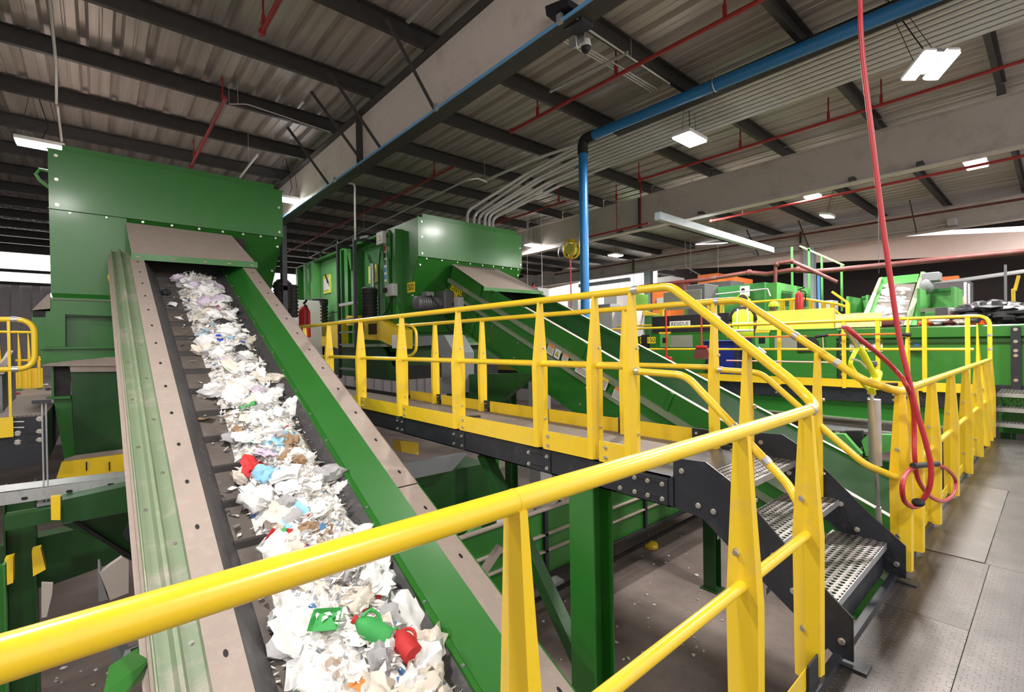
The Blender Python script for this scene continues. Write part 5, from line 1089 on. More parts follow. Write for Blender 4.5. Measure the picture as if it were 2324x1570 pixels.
# perforated channel struts
def strut(a, b, Z, label):
    p, q = at(*a, Z=Z), at(*b, Z=Z); t_ = MB().bar(p, q, 0.045, 0.03).build('channel_strut', M['galv'], label=label, cat='strut', smooth=False)
    return t_
strut((925, 50), (985, -10), 5.38, 'perforated silver strut at the top edge beside the pale girder')
strut((1248, 208), (1425, 118), 5.38, 'black-slotted strut crossing three thin conduits near the dome camera')
for k in range(3):
    p, q, r = at(1245 + 7*k, 70 - 4*k, Z=5.4), at(1408 + 6*k, 165 - 3*k, Z=5.4), at(1478 + 6*k, 208 - 3*k, Z=5.4)
    cond([(3.8, p.y, 5.36), q, r], 0.012, 'thin pale conduit of three running past the dome camera, %s one' % ('lowest', 'middle', 'upper')[k])
cond([at(1325, 60, Z=5.38), at(1520, 190, Z=5.38)], 0.013, 'single thin pale conduit right of the dome camera')
# dome camera on its bracket
q = at(1330, 104, X=3.98)
dc = thing('dome_camera', q, 'white dome security camera hanging from a black bracket on the pale girder', 'security camera')
def DC(pts, name, m, X=3.76, d=0.1): return MB().prism([at(px, py, X=X) for px, py in pts], (d, 0, 0)).build(name, M[m], dc, smooth=False)
DC([(1237, 14), (1272, 0), (1290, -4), (1290, 12), (1240, 36)], 'clamp_arm', 'black', 3.46, 0.16)
DC([(1243, 32), (1290, 4), (1322, 20), (1320, 46), (1282, 66), (1250, 44)], 'black_bracket', 'black', 3.60, 0.18)
for px, py in ((1304, 30), (1311, 43), (1283, 46)): MB().bolt(at(px, py, X=3.60), (-1, 0, 0), 0.008, 0.01).build('bolt', M['steel'], dc)
DC([(1291, 70), (1327, 48), (1326, 92), (1291, 115)], 'mounting_plate', 'alu', 3.80, 0.008)
MB().tube([q + V((-0.06, 0, 0.03)), q + V((-0.15, 0.02, 0.03))], 0.02, 10).build('arm', M['white'], dc)
MB().tube([q + V((0, 0, 0.075)), q + V((0, 0, 0.06)), q + V((0, 0, 0.01)), q + V((0, 0, -0.015))], [0.02, 0.045, 0.055, 0.055], 18).build('white_housing', M['white'], dc)
MB().ball(q + V((0, 0, -0.02)), (0.052, 0.052, 0.062), 18, 10).build('dark_dome', M['ink'], dc)
MB().tube(smooth_path([at(1289, 15, X=3.58), at(1293, 40, X=3.58), at(1305, 70, X=3.78), at(1310, 108, X=3.78), at(1318, 100, X=3.9)]), 0.006, 6).build('white_cable', M['white'], dc)
# grey square tube hanging under girder 2
t_ = MB().bar(at(1492, 490, Z=4.15), at(1752, 568, Z=4.15), 0.14, 0.17).build('square_tube', M['bluegrey'], label='long light grey square tube hanging below the middle girder', cat='tube', smooth=False)
# yellow hose reel
q = at(1297, 566, X=11.4)
hr = thing('hose_reel', q, 'yellow hose reel hanging from the middle girder left of the blue pipe', 'hose reel')
for s in (-0.10, 0.10): MB().tube([(q.x + s, q.y + 0.24 * math.cos(a), q.z + 0.27 * math.sin(a)) for a in [2 * PI * k / 20 for k in range(20)]], 0.03, 8, closed=True).build('side_rim', M['yellow'], hr)
MB().cyl((q.x - 0.1, q.y, q.z), (q.x + 0.1, q.y, q.z), 0.18, 20).build('drum', M['panelyellow'], hr)
MB().box(q.x - 0.12, q.x + 0.12, q.y - 0.05, q.y + 0.05, q.z + 0.2, q.z + 0.32).build('mounting_bracket', M['yellow'], hr, smooth=False)
MB().cyl((q.x, q.y + 0.05, q.z - 0.3), (q.x, q.y + 0.05, -0.5), 0.02, 8).build('red_hose', M['hose'], hr)
MB().tube(smooth_path([(q.x, q.y + 0.1, q.z + 0.3), (q.x, q.y + 0.5, q.z + 0.15), (q.x, q.y + 0.55, q.z - 0.15), (q.x, q.y + 0.3, q.z - 0.2)]), 0.012, 6).build('grey_feed_hose', M['galv'], hr)
for k, px in enumerate((1195, 1228)):
    q = at(px, 500, X=11.0); cond([(11.0, q.y, 5.42), (11.0, q.y, 2.2)], 0.012 if k else 0.006, ('thin' if not k else 'silver') + ' drop rod behind the second hopper, ' + ('left' if not k else 'right') + ' of the lit panel')
gi = at(1555, 560, X=19.5)
cond([at(1240, 648, X=19.6), at(1740, 563, X=19.6), at(1750, 562, X=19.6), at(2090, 520, X=19.6), at(2160, 505, X=19.6)], 0.02, 'silver conduit running along the lower part of the dark far girder')
q = at(2160, 503, X=19.5); MB().box(19.4, 19.79, q.y - 0.1, q.y + 0.1, q.z - 0.1, q.z + 0.1).build('junction_box', M['lightgrey'], label='light grey box on the dark far girder at right', cat='junction box', bevel=0.01)
cond([at(1555, 540, X=19.65), at(1556, 605, X=19.65), at(1590, 625, X=19.65)], 0.02, 'silver drop conduit below the dark far girder')
cond([at(2115, 645, X=20), at(2400, 605, X=20)], 0.06, 'pale horizontal pipe in the dark hall behind the green bins', 'lightgrey', 'pale_pipe', 'pipe')

# ================================================================ SORTING CONVEYOR AND FAR RIGHT MACHINERY
sc = thing('sorting_conveyor', (10.2, 3, 0.5), 'long green troughed sorting conveyor running along the far platform', 'conveyor')
SX = 9.9
def yx(px, X=SX, py=800): return at(px, py, X=X).y
ya, yb_, yc, yd_ = -2.0, yx(1900), yx(1480), 12.0
MB().box(SX, SX + 0.02, ya, yb_, 0.60, 1.30).build('side_wall', M['green'], sc, smooth=False)
MB().prism([(SX, ya, 1.30), (SX - 0.05, ya, 1.33), (SX - 0.05, ya, 1.48), (SX, ya, 1.50), (SX + 0.1, ya, 1.50), (SX + 0.1, ya, 1.47)], (0, yb_ - ya, 0)).build('folded_top_lip', M['green'], sc, smooth=False)
MB().box(SX - 0.03, SX + 0.0, ya, yb_, 1.24, 1.29).build('painted_shadow_strip', M['green_shaded'], sc, smooth=False)  # dark strip, painted shadow below the folded lip
MB().box(SX + 0.1, SX + 1.3, ya, 12, 1.30, 1.33).build('belt', M['rubber'], sc, smooth=False)
MB().box(SX - 0.05, SX + 0.0, ya, 12, 0.56, 0.62).build('bottom_beam', M['matte'], sc, smooth=False)
for px in (2306, 1915): 
    y = yx(px); p_ = MB().box(SX - 0.09, SX - 0.05, y - 0.05, y + 0.05, 0.55, 1.46).build('black_upright', M['black'], sc, smooth=False)
    for z in (0.7, 1.05, 1.12, 1.25, 1.42): MB().bolt((SX - 0.092, y, z), (-1, 0, 0), 0.018, 0.01).build('bolt', M['steel'], p_)
MB().box(SX - 0.04, SX + 0.02, yb_, yc, 0.62, 1.50).build('side_wall', M['green'], sc, smooth=False)
MB().box(SX - 0.05, SX + 0.1, yb_, yc, 1.49, 1.51).build('top_lip', M['green'], sc, smooth=False)
MB().box(SX - 0.03, SX + 0.02, yc + 0.25, 12, 0.62, 1.45).build('side_wall', M['green_shaded'], sc, smooth=False)
MB().box(SX - 0.06, SX + 0.05, yc + 0.1, yc + 0.25, 0.62, 1.48).build('black_joint', M['matte'], sc, smooth=False)
plate_text(sc, at(1470, 772, X=SX - 0.04), (0, -1, 0), (0, 0, 1), 0.42, 0.15, 'C0150', fs=0.15)
for px in (1510, 1730): 
    q = at(px, 772, X=SX - 0.045); d_ = MB().box(SX - 0.06, SX - 0.04, q.y - 0.13, q.y + 0.13, q.z - 0.16, q.z + 0.16).build('access_hatch', M['green_light'], sc, smooth=False)
    MB().box(SX - 0.065, SX - 0.058, q.y - 0.15, q.y + 0.15, q.z + 0.15, q.z + 0.19).build('yellow_top', M['yellow'], d_, smooth=False); MB().box(SX - 0.066, SX - 0.059, q.y - 0.06, q.y + 0.06, q.z - 0.06, q.z + 0.06).build('opening', M['ink'], d_, smooth=False)
for a, b in ((1522, 1572), (1758, 1810)): 
    y0, y1 = yx(a, SX - 0.05, 775), yx(b, SX - 0.05, 775); zt_ = at(a, 761, X=SX - 0.05).z; MB().box(SX - 0.055, SX - 0.045, y1, y0, zt_ - 0.27, zt_).build('mesh_window', M['drygrey'], sc, smooth=False)
for (a, b, kd) in ((1928, 1963, 'orange'), (1968, 1985, 'blue'), (1985, 2003, 'yellow')):
    y0, y1 = yx(a, SX - .01, 785), yx(b, SX - .01, 785); s_ = MB().box(SX - 0.008, SX - 0.004, y1, y0, 1.10, 1.30).build('warning_sticker', M['label'], sc, smooth=False)
    MB().box(SX - 0.010, SX - 0.008, y1, y0, 1.26, 1.30).build('header_band', M[{'orange': 'orangeink', 'blue': 'blueink', 'yellow': 'yellowink'}[kd]], s_, smooth=False)
    for k in range(4): MB().box(SX - 0.010, SX - 0.008, y1 + 0.02, y0 - 0.02, 1.22 - 0.03 * k, 1.23 - 0.03 * k).build('print_line', M['ink'], s_, smooth=False)
q = at(2080, 790, X=SX - 0.02); MB().box(SX - 0.1, SX, q.y - 0.09, q.y + 0.09, q.z - 0.03, q.z + 0.03).build('limit_switch', M['darkgrey'], sc, smooth=False); MB().cyl((SX - 0.003, q.y, q.z + 0.09), (SX - 0.006, q.y, q.z + 0.09), 0.05, 14).build('blue_sign', M['blueink'], sc)
# yellow board and pale board on top
y0, y1 = yx(1700), yx(1891); pb = MB().box(SX + 0.05, SX + 0.07, y1, y0, 1.50, 1.88).build('side_board', M['panelyellow'], label='wide yellow side board on top of the sorting conveyor, right of the worker', cat='board', smooth=False)
y0, y1 = yx(1893), yx(1998); MB().box(SX + 0.08, SX + 0.1, y1, y0, 1.52, 1.76).build('side_board', M['paleyellow'], label='speckled pale yellow board on the sorting conveyor below the incline', cat='board', smooth=False)
y0, y1 = yx(1480), yx(1655); rb = thing('residue_chute', (SX, y0, 1.5), 'black chute box with a white RESIDUE label', 'chute')
MB().box(SX + 0.0, SX + 0.5, y1, y0, 1.50, 1.90).build('box', M['matte'], rb, bevel=0.01)
q = at(1543, 735, X=SX - 0.005); plate_text(rb, (SX - 0.005, q.y, q.z), (0, -1, 0), (0, 0, 1), 0.50, 0.135, 'RESIDUE', 'label', fs=0.115, name='name_label')

def fbox(name, px0, px1, py0, py1, X, depth, m, label, cat, group=None, bev=0.01, down=True):
    a = at(px0, py0, X=X); b = at(px1, py1, X=X); bb = at(px0, py1, X=X)
    zt_ = (a.z + at(px1, py0, X=X).z) / 2; z0 = ZF if down else (b.z + bb.z) / 2
    return MB().box(X, X + depth, b.y, a.y, z0, zt_).build(name, M[m], label=label, cat=cat, group=group, bevel=bev, smooth=False)
# background conveyor with trash
ic = thing('inclined_conveyor', at(1990, 735, X=13), 'bright green inclined conveyor full of film and paper in the far background', 'conveyor', 'inclined belt conveyors')
def bgq(pts, name, m, par, dx=0.1, X=13.0, d2=0.0):
    return MB().prism([at(px, py, X=X + (d2 * (740 - py) / 120)) for px, py in pts], (dx, 0, 0)).build(name, M[m], par, smooth=False)
DX = 2.2
bgq([(1948, 738), (1995, 630), (2002, 628), (1962, 738)], 'side_wall', 'green_pale', ic, 0.1, 12.9, DX)
bgq([(1957, 738), (1996, 634), (2004, 645), (1972, 738)], 'side_wall_inner', 'green_light', ic, 0.1, 13.0, DX)
bgq([(2050, 738), (2090, 616), (2097, 616), (2066, 738)], 'side_wall', 'green_pale', ic, 0.1, 12.9, DX)
bgq([(2066, 738), (2098, 616), (2106, 622), (2104, 650), (2085, 700), (2080, 738)], 'side_wall_outer', 'green_light', ic, 0.1, 12.95, DX)
bgq([(1970, 740), (2004, 646), (2078, 640), (2050, 740)], 'belt', 'belt', ic, 0.05, 13.15, DX)
bgq([(1995, 630), (2084, 621), (2082, 640), (2003, 648)], 'head_plate', 'green_light', ic, 0.1, 14.9, 0)
bm1 = at(2100, 640, X=14.0)
pg = thing('gear_motor', bm1, 'dusty grey motor on the head of the far bright green conveyor', 'motor'); MB().ball(at(2103, 648, X=14.0), (0.14, 0.13, 0.2), 12, 8).build('housing', M['greypaint'], pg); MB().box(13.9, 14.3, bm1.y - 0.25, bm1.y + 0.05, bm1.z - 0.0, bm1.z + 0.2).build('box', M['greypaint'], pg, bevel=0.02)
def openbin(px0, px1, pt, pb, X, label):
    a, b = at(px0, pt, X=X), at(px1, pt, X=X); zb2 = at(px0, pb, X=X).z; t_ = thing('green_bin', (X, (a.y + b.y) / 2, zb2), label, 'bin', 'bright green open bins')
    MB().box(X, X + 0.05, b.y, a.y, zb2, a.z - 0.45).build('front', M['green_mach'], t_, smooth=False); MB().box(X - 0.05, X + 0.1, b.y, a.y, a.z - 0.5, a.z - 0.42).build('front_rim', M['green_pale'], t_, smooth=False)
    MB().box(X, X + 1.3, b.y - 0.05, b.y, zb2, a.z).build('side', M['green_light'], t_, smooth=False); MB().box(X, X + 1.3, a.y, a.y + 0.05, zb2, a.z).build('side', M['green_light'], t_, smooth=False)
    MB().box(X + 1.25, X + 1.3, b.y, a.y, zb2, a.z).build('back', M['green_light'], t_, smooth=False); MB().box(X + 1.2, X + 1.35, b.y, a.y, a.z, a.z + 0.06).build('rear_rim', M['green_mach'], t_, smooth=False)
    for yy in (b.y + 0.05, a.y - 0.05):
        for xx in (X + 0.05, X + 1.2): MB().box(xx - 0.05, xx + 0.05, yy - 0.05, yy + 0.05, ZF, zb2).build('leg', M['green_shaded'], t_, smooth=False)
openbin(2088, 2158, 655, 742, 13.2, 'bright green open bin right of the far incline')
openbin(1926, 1965, 672, 742, 14.2, 'green open bin left of the far incline, mostly hidden')
fbox('control_cabinet', 2122, 2150, 697, 724, 11.5, 0.6, 'darkgrey', 'dark grey cabinet with white side in front of the green bins', 'cabinet')
fbox('cabinet_side', 2150, 2162, 698, 724, 11.6, 0.4, 'white', 'white box right against the dark grey cabinet', 'box')
fbox('orange_sign', 2105, 2175, 628, 640, 20.0, 0.3, 'orangebox', 'small orange panel in the dark hall behind the far incline', 'panel', down=False)
fbox('dark_container', 2108, 2200, 640, 680, 19.0, 1.0, 'darkgrey', 'dark container behind the green bins', 'container')
fbox('white_upright', 2187, 2194, 640, 706, 17.0, 0.1, 'white', 'white upright post right of the green bins, left one', 'post')
fbox('white_upright', 2196, 2201, 643, 708, 17.0, 0.1, 'lightgrey', 'light grey upright post right of the green bins, right one', 'post')
fbox('yellow_post', 2295, 2304, 655, 705, 13.0, 0.15, 'yellow', 'yellow post with angled back behind the black bags', 'post')
MB().bar(at(2303, 660, X=13.1), at(2312, 625, X=13.1), 0.05, 0.05).build('yellow_bar', M['yellow'], label='thin yellow bar leaning above the yellow post', cat='bar', smooth=False)
fbox('dark_post', 2278, 2285, 600, 700, 16.0, 0.15, 'darkgrey', 'dark post with an orange lamp left of the yellow post', 'post')
fbox('brown_board', 2175, 2190, 664, 706, 14.8, 0.05, 'wood', 'tan pointed board beside the green bin', 'board') if False else MB().prism([at(2178, 668, X=14.8), at(2184, 668, X=14.8), at(2197, 706, X=14.8), V((14.8, at(2197, 706, X=14.8).y, ZF)), V((14.8, at(2178, 700, X=14.8).y, ZF))], (0.05, 0, 0)).build('board', M['wood'], label='tan pointed board beside the right green bin', cat='board', smooth=False)
fbox('low_green_frame', 2100, 2200, 706, 742, 12.6, 0.2, 'green_light', 'low green frame below the green bins', 'frame')
# black bag pile, on the conveyor at the right
def blob(name, c, s, m, seed, label=None, cat=None, group=None, amp=0.35, n=14, mm=10, parent=None):
    rnd = random.Random(seed); mb = MB().ball(c, s, n, mm); c = V(c)
    ph = [rnd.uniform(0, 6.3) for _ in range(6)]
    for i, v in enumerate(mb.v):
        d = v - c; k = 1 + amp * (math.sin(d.x / s[0] * 3 + ph[0]) * math.sin(d.y / s[1] * 4 + ph[1]) + 0.6 * math.sin(d.z / s[2] * 5 + ph[2] + d.x / s[0] * 4)) + rnd.uniform(-.13, .13) * amp * 2
        mb.v[i] = c + d * k
    return mb.build(name, m, parent, label=label, cat=cat, group=group)
for k in range(16):
    px = 2195 + 9.5 * k; py = 728 - (6 if k % 2 else 16) - (8 if 3 < k < 12 else 0)
    X = 10.5 + 0.5 * (k % 3); q = at(px, py, X=X)
    blob('black_bag', q, (0.35, 0.24, 0.11), M['bag'], k, 'crumpled black plastic bag in the heap at the right end of the sorting conveyor', 'plastic bag', 'black bags heaped on the sorting conveyor')
for k in range(14):
    px = 2105 + 9 * k; X = 10.3 + 0.3 * (k % 3); q = at(px, 735 - 4 * (k % 2), X=X)
    blob('paper_scrap', q, (0.12, 0.12, 0.05), M[('orange', 'paper', 'redrust', 'white')[k % 4]], 50 + k, 'mixed ' + ('orange', 'beige', 'reddish', 'white')[k % 4] + ' scrap lying along the top of the sorting conveyor', 'scrap', '%s scraps on the sorting conveyor' % ('orange', 'beige', 'reddish', 'white')[k % 4])
blob('painted_bottle', at(2010, 733, X=10.2), (0.12, 0.2, 0.08), M['redrust'], 9, 'reddish white bottle lying on the sorting conveyor below the incline', 'bottle', amp=0.1)

# green ventilated container, orange machines
gc = thing('green_container', at(1700, 700, X=13.6), 'green machine container with louvred end behind the workers', 'container')
a, b, c_ = at(1612, 652, X=14.2), at(1735, 640, X=13.0), at(1842, 655, X=15.5)
zt_ = b.z
MB().prism([(13.0, b.y, 1.2), (13.0, b.y, zt_), (13.2, a.y + 0.3, zt_), (13.2, a.y + 0.3, 1.2)], (1.5, 0, 0)).build('body', M['green_mach'], gc, smooth=False)
e0, e1 = at(1765, 641, X=13.2), at(1840, 654, X=14.8)
LVP = [at(1763, 640, X=13.1), at(1840, 655, X=14.9), at(1840, 705, X=14.9), at(1763, 705, X=13.1)]
MB().prism(LVP, (0.05, 0.3, 0)).build('louvred_end', M['green_light'], gc, smooth=False)
for s in (0.12, 0.58):
    for k in range(8):
        z = 0.3 + 0.07 * k
        A = LVP[0].lerp(LVP[1], s).lerp(LVP[3].lerp(LVP[2], s), z); B = LVP[0].lerp(LVP[1], s + 0.3).lerp(LVP[3].lerp(LVP[2], s + 0.3), z)
        MB().bar(A + V((-.02, -.03, 0)), B + V((-.02, -.03, 0)), 0.02, 0.02).build('louvre', M['green_shaded'], gc, smooth=False)
q = at(1691, 661, X=12.98); s_ = MB().box(12.95, 12.97, q.y - 0.12, q.y + 0.12, q.z - 0.14, q.z + 0.14).build('sticker', M['label'], gc, smooth=False); MB().cyl((12.945, q.y + 0.04, q.z + 0.04), (12.94, q.y + 0.04, q.z + 0.04), 0.05, 12).build('print_mark', M['ink'], s_)
MB().tube(fillet([at(1625, 668, X=12.9), at(1742, 655, X=12.9), at(1748, 672, X=12.9)], 0.05), 0.02, 8).build('grey_conduit', M['galv'], gc)
fbox('orange_machine', 1583, 1630, 622, 641, 16.0, 1.5, 'orangebox', 'bright orange machine top in the background, left block', 'machine')
fbox('orange_machine', 1628, 1667, 629, 648, 16.6, 1.5, 'orangebox', 'bright orange machine top in the background, right block', 'machine')
fbox('dark_machine', 1585, 1660, 640, 668, 15.6, 1.0, 'darkgrey', 'dark grey machine under the orange blocks', 'machine')
ob = fbox('orange_booth', 1480, 1520, 660, 700, 13.5, 1.0, 'orangebox', 'orange booth with a small window left of the pale sign board', 'booth')
q = at(1501, 683, X=13.48); MB().box(13.46, 13.49, q.y - 0.16, q.y + 0.16, q.z - 0.12, q.z + 0.1).build('window', M['lightgrey'], ob, smooth=False)
fbox('light_box', 1490, 1522, 628, 645, 16.0, 1.0, 'lightgrey', 'light grey ribbed duct box above the orange booth', 'duct box')
fbox('pink_panel', 1515, 1553, 640, 660, 14.8, 0.4, 'redrust', 'faded pink machine panel above the pale sign board', 'panel')
sgb = fbox('sign_board', 1505, 1592, 660, 702, 11.2, 0.03, 'drygrey', 'faded olive grey board behind the railings, left of the worker', 'board', down=False)
for px in (1508, 1589): q = at(px, 690, X=11.25); MB().box(11.24, 11.27, q.y - 0.03, q.y + 0.03, ZF, q.z).build('post', M['greypaint'], sgb, smooth=False)
fbox('dark_machine', 1560, 1600, 645, 715, 12.4, 0.8, 'darkgrey', 'dark machine frame behind the olive grey board', 'machine')
fbox('lime_box', 1405, 1437, 667, 687, 15.0, 1.0, 'lime', 'lime green box beside the bright striped wall', 'box')
fbox('light_cabinet', 1370, 1400, 665, 690, 13.0, 0.8, 'lightgrey', 'light grey cabinet right of the blue pipe', 'cabinet')
fbox('mesh_cabinet', 1352, 1390, 700, 740, 10.6, 0.8, 'lightgrey', 'grey mesh-fronted cabinet behind the catwalk rails, left one', 'cabinet')
fbox('mesh_cabinet', 1393, 1430, 698, 738, 10.8, 0.8, 'lightgrey', 'grey mesh-fronted cabinet behind the catwalk rails, right one', 'cabinet')
fbox('purple_wall_box', 1288, 1312, 682, 715, 14.0, 0.8, 'lightgrey', 'pale box left of the blue pipe behind the second conveyor', 'box')
fbox('green_block', 1445, 1482, 712, 740, 11.5, 0.5, 'green_mach', 'green machine block behind the railing left of the RESIDUE box', 'machine')
MB().prism([at(1448, 700, X=11.4), at(1500, 716, X=11.4), at(1448, 716, X=11.4)], (0.05, 0, 0)).build('yellow_gusset', M['yellow'], label='yellow triangular guard left of the RESIDUE box', cat='guard', smooth=False)
fbox('grey_motor_top', 1355, 1385, 690, 702, 10.9, 0.5, 'greypaint', 'grey motor cover on top of the mesh cabinet', 'cover')
fbox('wall_cabinet', 1858, 1890, 682, 712, 15.0, 0.5, 'lightgrey', 'light grey electrical cabinet behind the green posts', 'cabinet')
fbox('blue_post', 1854, 1860, 622, 712, 15.2, 0.08, 'blueink', 'thin bright blue upright beside the blue-grey column', 'pipe')
stk = thing('red_stack_lamp', at(1210, 650, Z=2.6), 'small red stack light on a grey box right of the second hopper', 'signal lamp'); q = at(1211, 655, X=8.3)
MB().cyl((8.3, q.y, q.z - 0.05), (8.3, q.y, q.z + 0.02), 0.03, 10).build('red_lens', M['red'], stk) if False else None
q = at(1211, 655, X=8.3); ORG[stk.name] = V(q); stk.location = q
MB().cyl(q, q + V((0, 0, 0.09)), 0.035, 12).build('red_lens', M['red'], stk); MB().cyl(q + V((0, 0, 0.09)), q + V((0, 0, 0.15)), 0.035, 12).build('black_top', M['matte'], stk)
MB().box(q.x - 0.1, q.x + 0.3, q.y - 0.25, q.y + 0.15, ZF, q.z).build('grey_box', M['lightgrey'], stk, bevel=0.01)
# green stanchions of a raised frame
gf = thing('green_stanchion_frame', at(1800, 700, X=14.5), 'slender green posts with a sloping top rail above the far platform', 'frame')
pts = [(1797, 563), (1913, 603)]
MB().bar(at(1815, 558, X=14.5), at(1916, 602, X=14.5), 0.045, 0.045).build('top_rail', M['green_pale'], gf, smooth=False)
for px, pt in ((1797, 560), (1836, 562), (1865, 582), (1910, 600)): 
    a = at(px, pt, X=14.5); b = at(px, 706, X=14.5); MB().bar(a, (a.x, a.y, b.z), 0.045, 0.045).build('post', M['green_light'], gf, smooth=False)
# yellow railings further back
ZP = at(1756, 684, X=11.9).z - 1.63
rpf = thing('rear_platform', (12, 4, ZP), 'raised platform behind the sorting conveyor where the second worker stands', 'platform')
MB().box(11.35, 12.9, 0.5, 9.5, ZP - 0.04, ZP).build('deck', M['meshdeck'], rpf, smooth=False)
for xx in (11.4, 12.8):
    for yy in (0.6, 3.5, 6.5, 9.4): MB().box(xx - 0.06, xx + 0.06, yy - 0.06, yy + 0.06, ZF, ZP - 0.04).build('leg', M['green_shaded'], rpf, smooth=False)
def back_rail(pts, X, posts, label, dz=0.42, pw=0.04):
    t_ = thing('guard_railing', at(*pts[0], X=X), label, 'railing', 'yellow guard railings'); p = [at(px, py, X=X) for px, py in pts]
    MB().tube(p, 0.03, 8).build('top_rail', M['yellow'], t_); MB().tube([v - V((0, 0, dz)) for v in p], 0.025, 8).build('mid_rail', M['yellow'], t_)
    for px in posts:
        f = min(range(len(pts) - 1), key=lambda i: 0 if pts[i][0] <= px <= pts[i+1][0] else 1); s = (px - pts[f][0]) / (pts[f+1][0] - pts[f][0])
        a = p[f].lerp(p[f+1], s); MB().box(a.x - pw, a.x + pw, a.y - pw, a.y + pw, ZP if X == 12.4 else (PZ if X < 11 else ZF), a.z).build('post', M['yellow'], t_, smooth=False)
back_rail([(1600, 692), (1700, 686), (1822, 678), (1900, 690), (1920, 696)], 12.4, (1610, 1640, 1708, 1778, 1798, 1842, 1870, 1890), 'yellow railing in front of the louvred green container')
back_rail([(1888, 662), (1925, 688)], 14.0, (1924,), 'short sloping yellow stair railing right of the green posts')
back_rail([(1400, 705), (1508, 700)], 10.8, (1440, 1503), 'yellow railing piece behind the catwalk rails near the mesh cabinets')
q = at(1814, 697, X=12.3); extinguisher(12.3, q.y, q.z - 0.15, 1.0, 'red fire extinguisher on the back railing before the louvred container')

# ================================================================ LOWER LEVEL SEEN UNDER THE CATWALK
lw = thing('floor_conveyor', (6, 4.7, -2.0), 'low green trough conveyor on the ground running under the catwalk', 'conveyor')
YL = 4.7
z_ = lambda px, py: at(px, py, Y=YL).z
zb1, zt1 = (z_(1205, 1315) + z_(1500, 1180)) / 2, (z_(1205, 1165) + z_(1500, 1070)) / 2
XS, XE = 3.2, 13.0
MB().box(XS, XE, YL, YL + 0.02, zb1, zt1).build('side_wall', M['green'], lw, smooth=False)
for f in (0.36, 0.62): MB().box(XS, XE, YL - 0.05, YL, zb1 + (zt1 - zb1) * f, zb1 + (zt1 - zb1) * f + 0.02).build('dusty_ledge', M['dust'], lw, smooth=False)
MB().box(XS, XE, YL - 0.06, YL + 0.0, zb1 - 0.05, zb1).build('dark_sill', M['matte'], lw, smooth=False)
MB().box(XS, XE, YL - 0.03, YL + 0.05, zt1, zt1 + 0.02).build('dusty_rim', M['dust'], lw, smooth=False)
for x in (4.6, 7.0, 9.4): MB().box(x, x + 0.06, YL - 0.05, YL, zb1, zt1).build('black_upright', M['black'], lw, smooth=False)
for x in (4.4, 6.0): MB().box(x, x + 0.06, YL + 0.1, YL + 0.2, ZF, zb1).build('leg', M['redrust'], lw, smooth=False)
MB().box(XS, XE, YL + 0.1, YL + 1.0, zt1 - 0.3, zt1 - 0.25).build('belt', M['belt'], lw, smooth=False)
for k in range(30):
    x = 3.6 + 0.28 * k; blob('litter_scrap', (x, YL + 0.25 + 0.3 * random.random(), zt1 - 0.15), (0.12, 0.12, 0.1), M[('white', 'paper', 'lightgrey')[k % 3]], 200 + k, ('white', 'beige', 'grey')[k % 3] + ' crumpled litter riding on the low conveyor under the catwalk', 'litter', '%s litter on the low conveyor' % ('white', 'beige', 'grey')[k % 3], n=8, mm=6)
fpz = ZF + 0.12
a, b = at(1205, 1368, Z=fpz), at(1560, 1180, Z=fpz)
MB().tube([a, b, b + (b - a) * 0.3], 0.035, 10).build('floor_pipe', M['matte'], label='dark dusty pipe lying just above the ground under the catwalk', cat='pipe')
ch = thing('green_chute', at(1060, 1120, Y=6.0), 'dark green chute box with grey sloping top below the catwalk, right of the near conveyor', 'chute')
def CH(pts, Y, dy, m, name): return MB().prism([at(px, py, Y=Y) for px, py in pts], (0, dy, 0)).build(name, M[m], ch, smooth=False)
CH([(890, 1095), (1108, 1050), (1110, 1240), (1090, 1300), (1000, 1300), (890, 1180)], 5.6, 0.6, 'green_shaded', 'box_side')
CH([(880, 1062), (1062, 1028), (1026, 1068), (930, 1088), (890, 1092)], 5.4, 0.1, 'greypaint', 'sloping_plate')
CH([(1000, 1200), (1110, 1180), (1110, 1330), (1080, 1330)], 5.0, 0.1, 'green_shaded', 'lower_panel')
CH([(1048, 1222), (1090, 1190), (1096, 1200), (1056, 1232)], 4.8, 0.05, 'green_light', 'edge_strip')
MB().prism([at(px, py, Y=5.2) for px, py in ((908, 1000), (950, 1004), (950, 1032), (912, 1026))], (0, 0.2, 0)).build('guard_box', M['yellow'], label='yellow guard box hanging just under the catwalk beam', cat='guard', smooth=False)
t_ = MB().bar(at(1095, 1300, Y=4.2), at(1135, 1240, Y=4.2), 0.07, 0.07).build('prop', M['dust'], label='dusty diagonal prop in the shadow left of the tapered near post', cat='strut', smooth=False)
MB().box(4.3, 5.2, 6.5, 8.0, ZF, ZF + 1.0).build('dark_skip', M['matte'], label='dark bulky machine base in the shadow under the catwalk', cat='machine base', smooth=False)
for px, py in ((1250, 1305), (1290, 1290)): pass
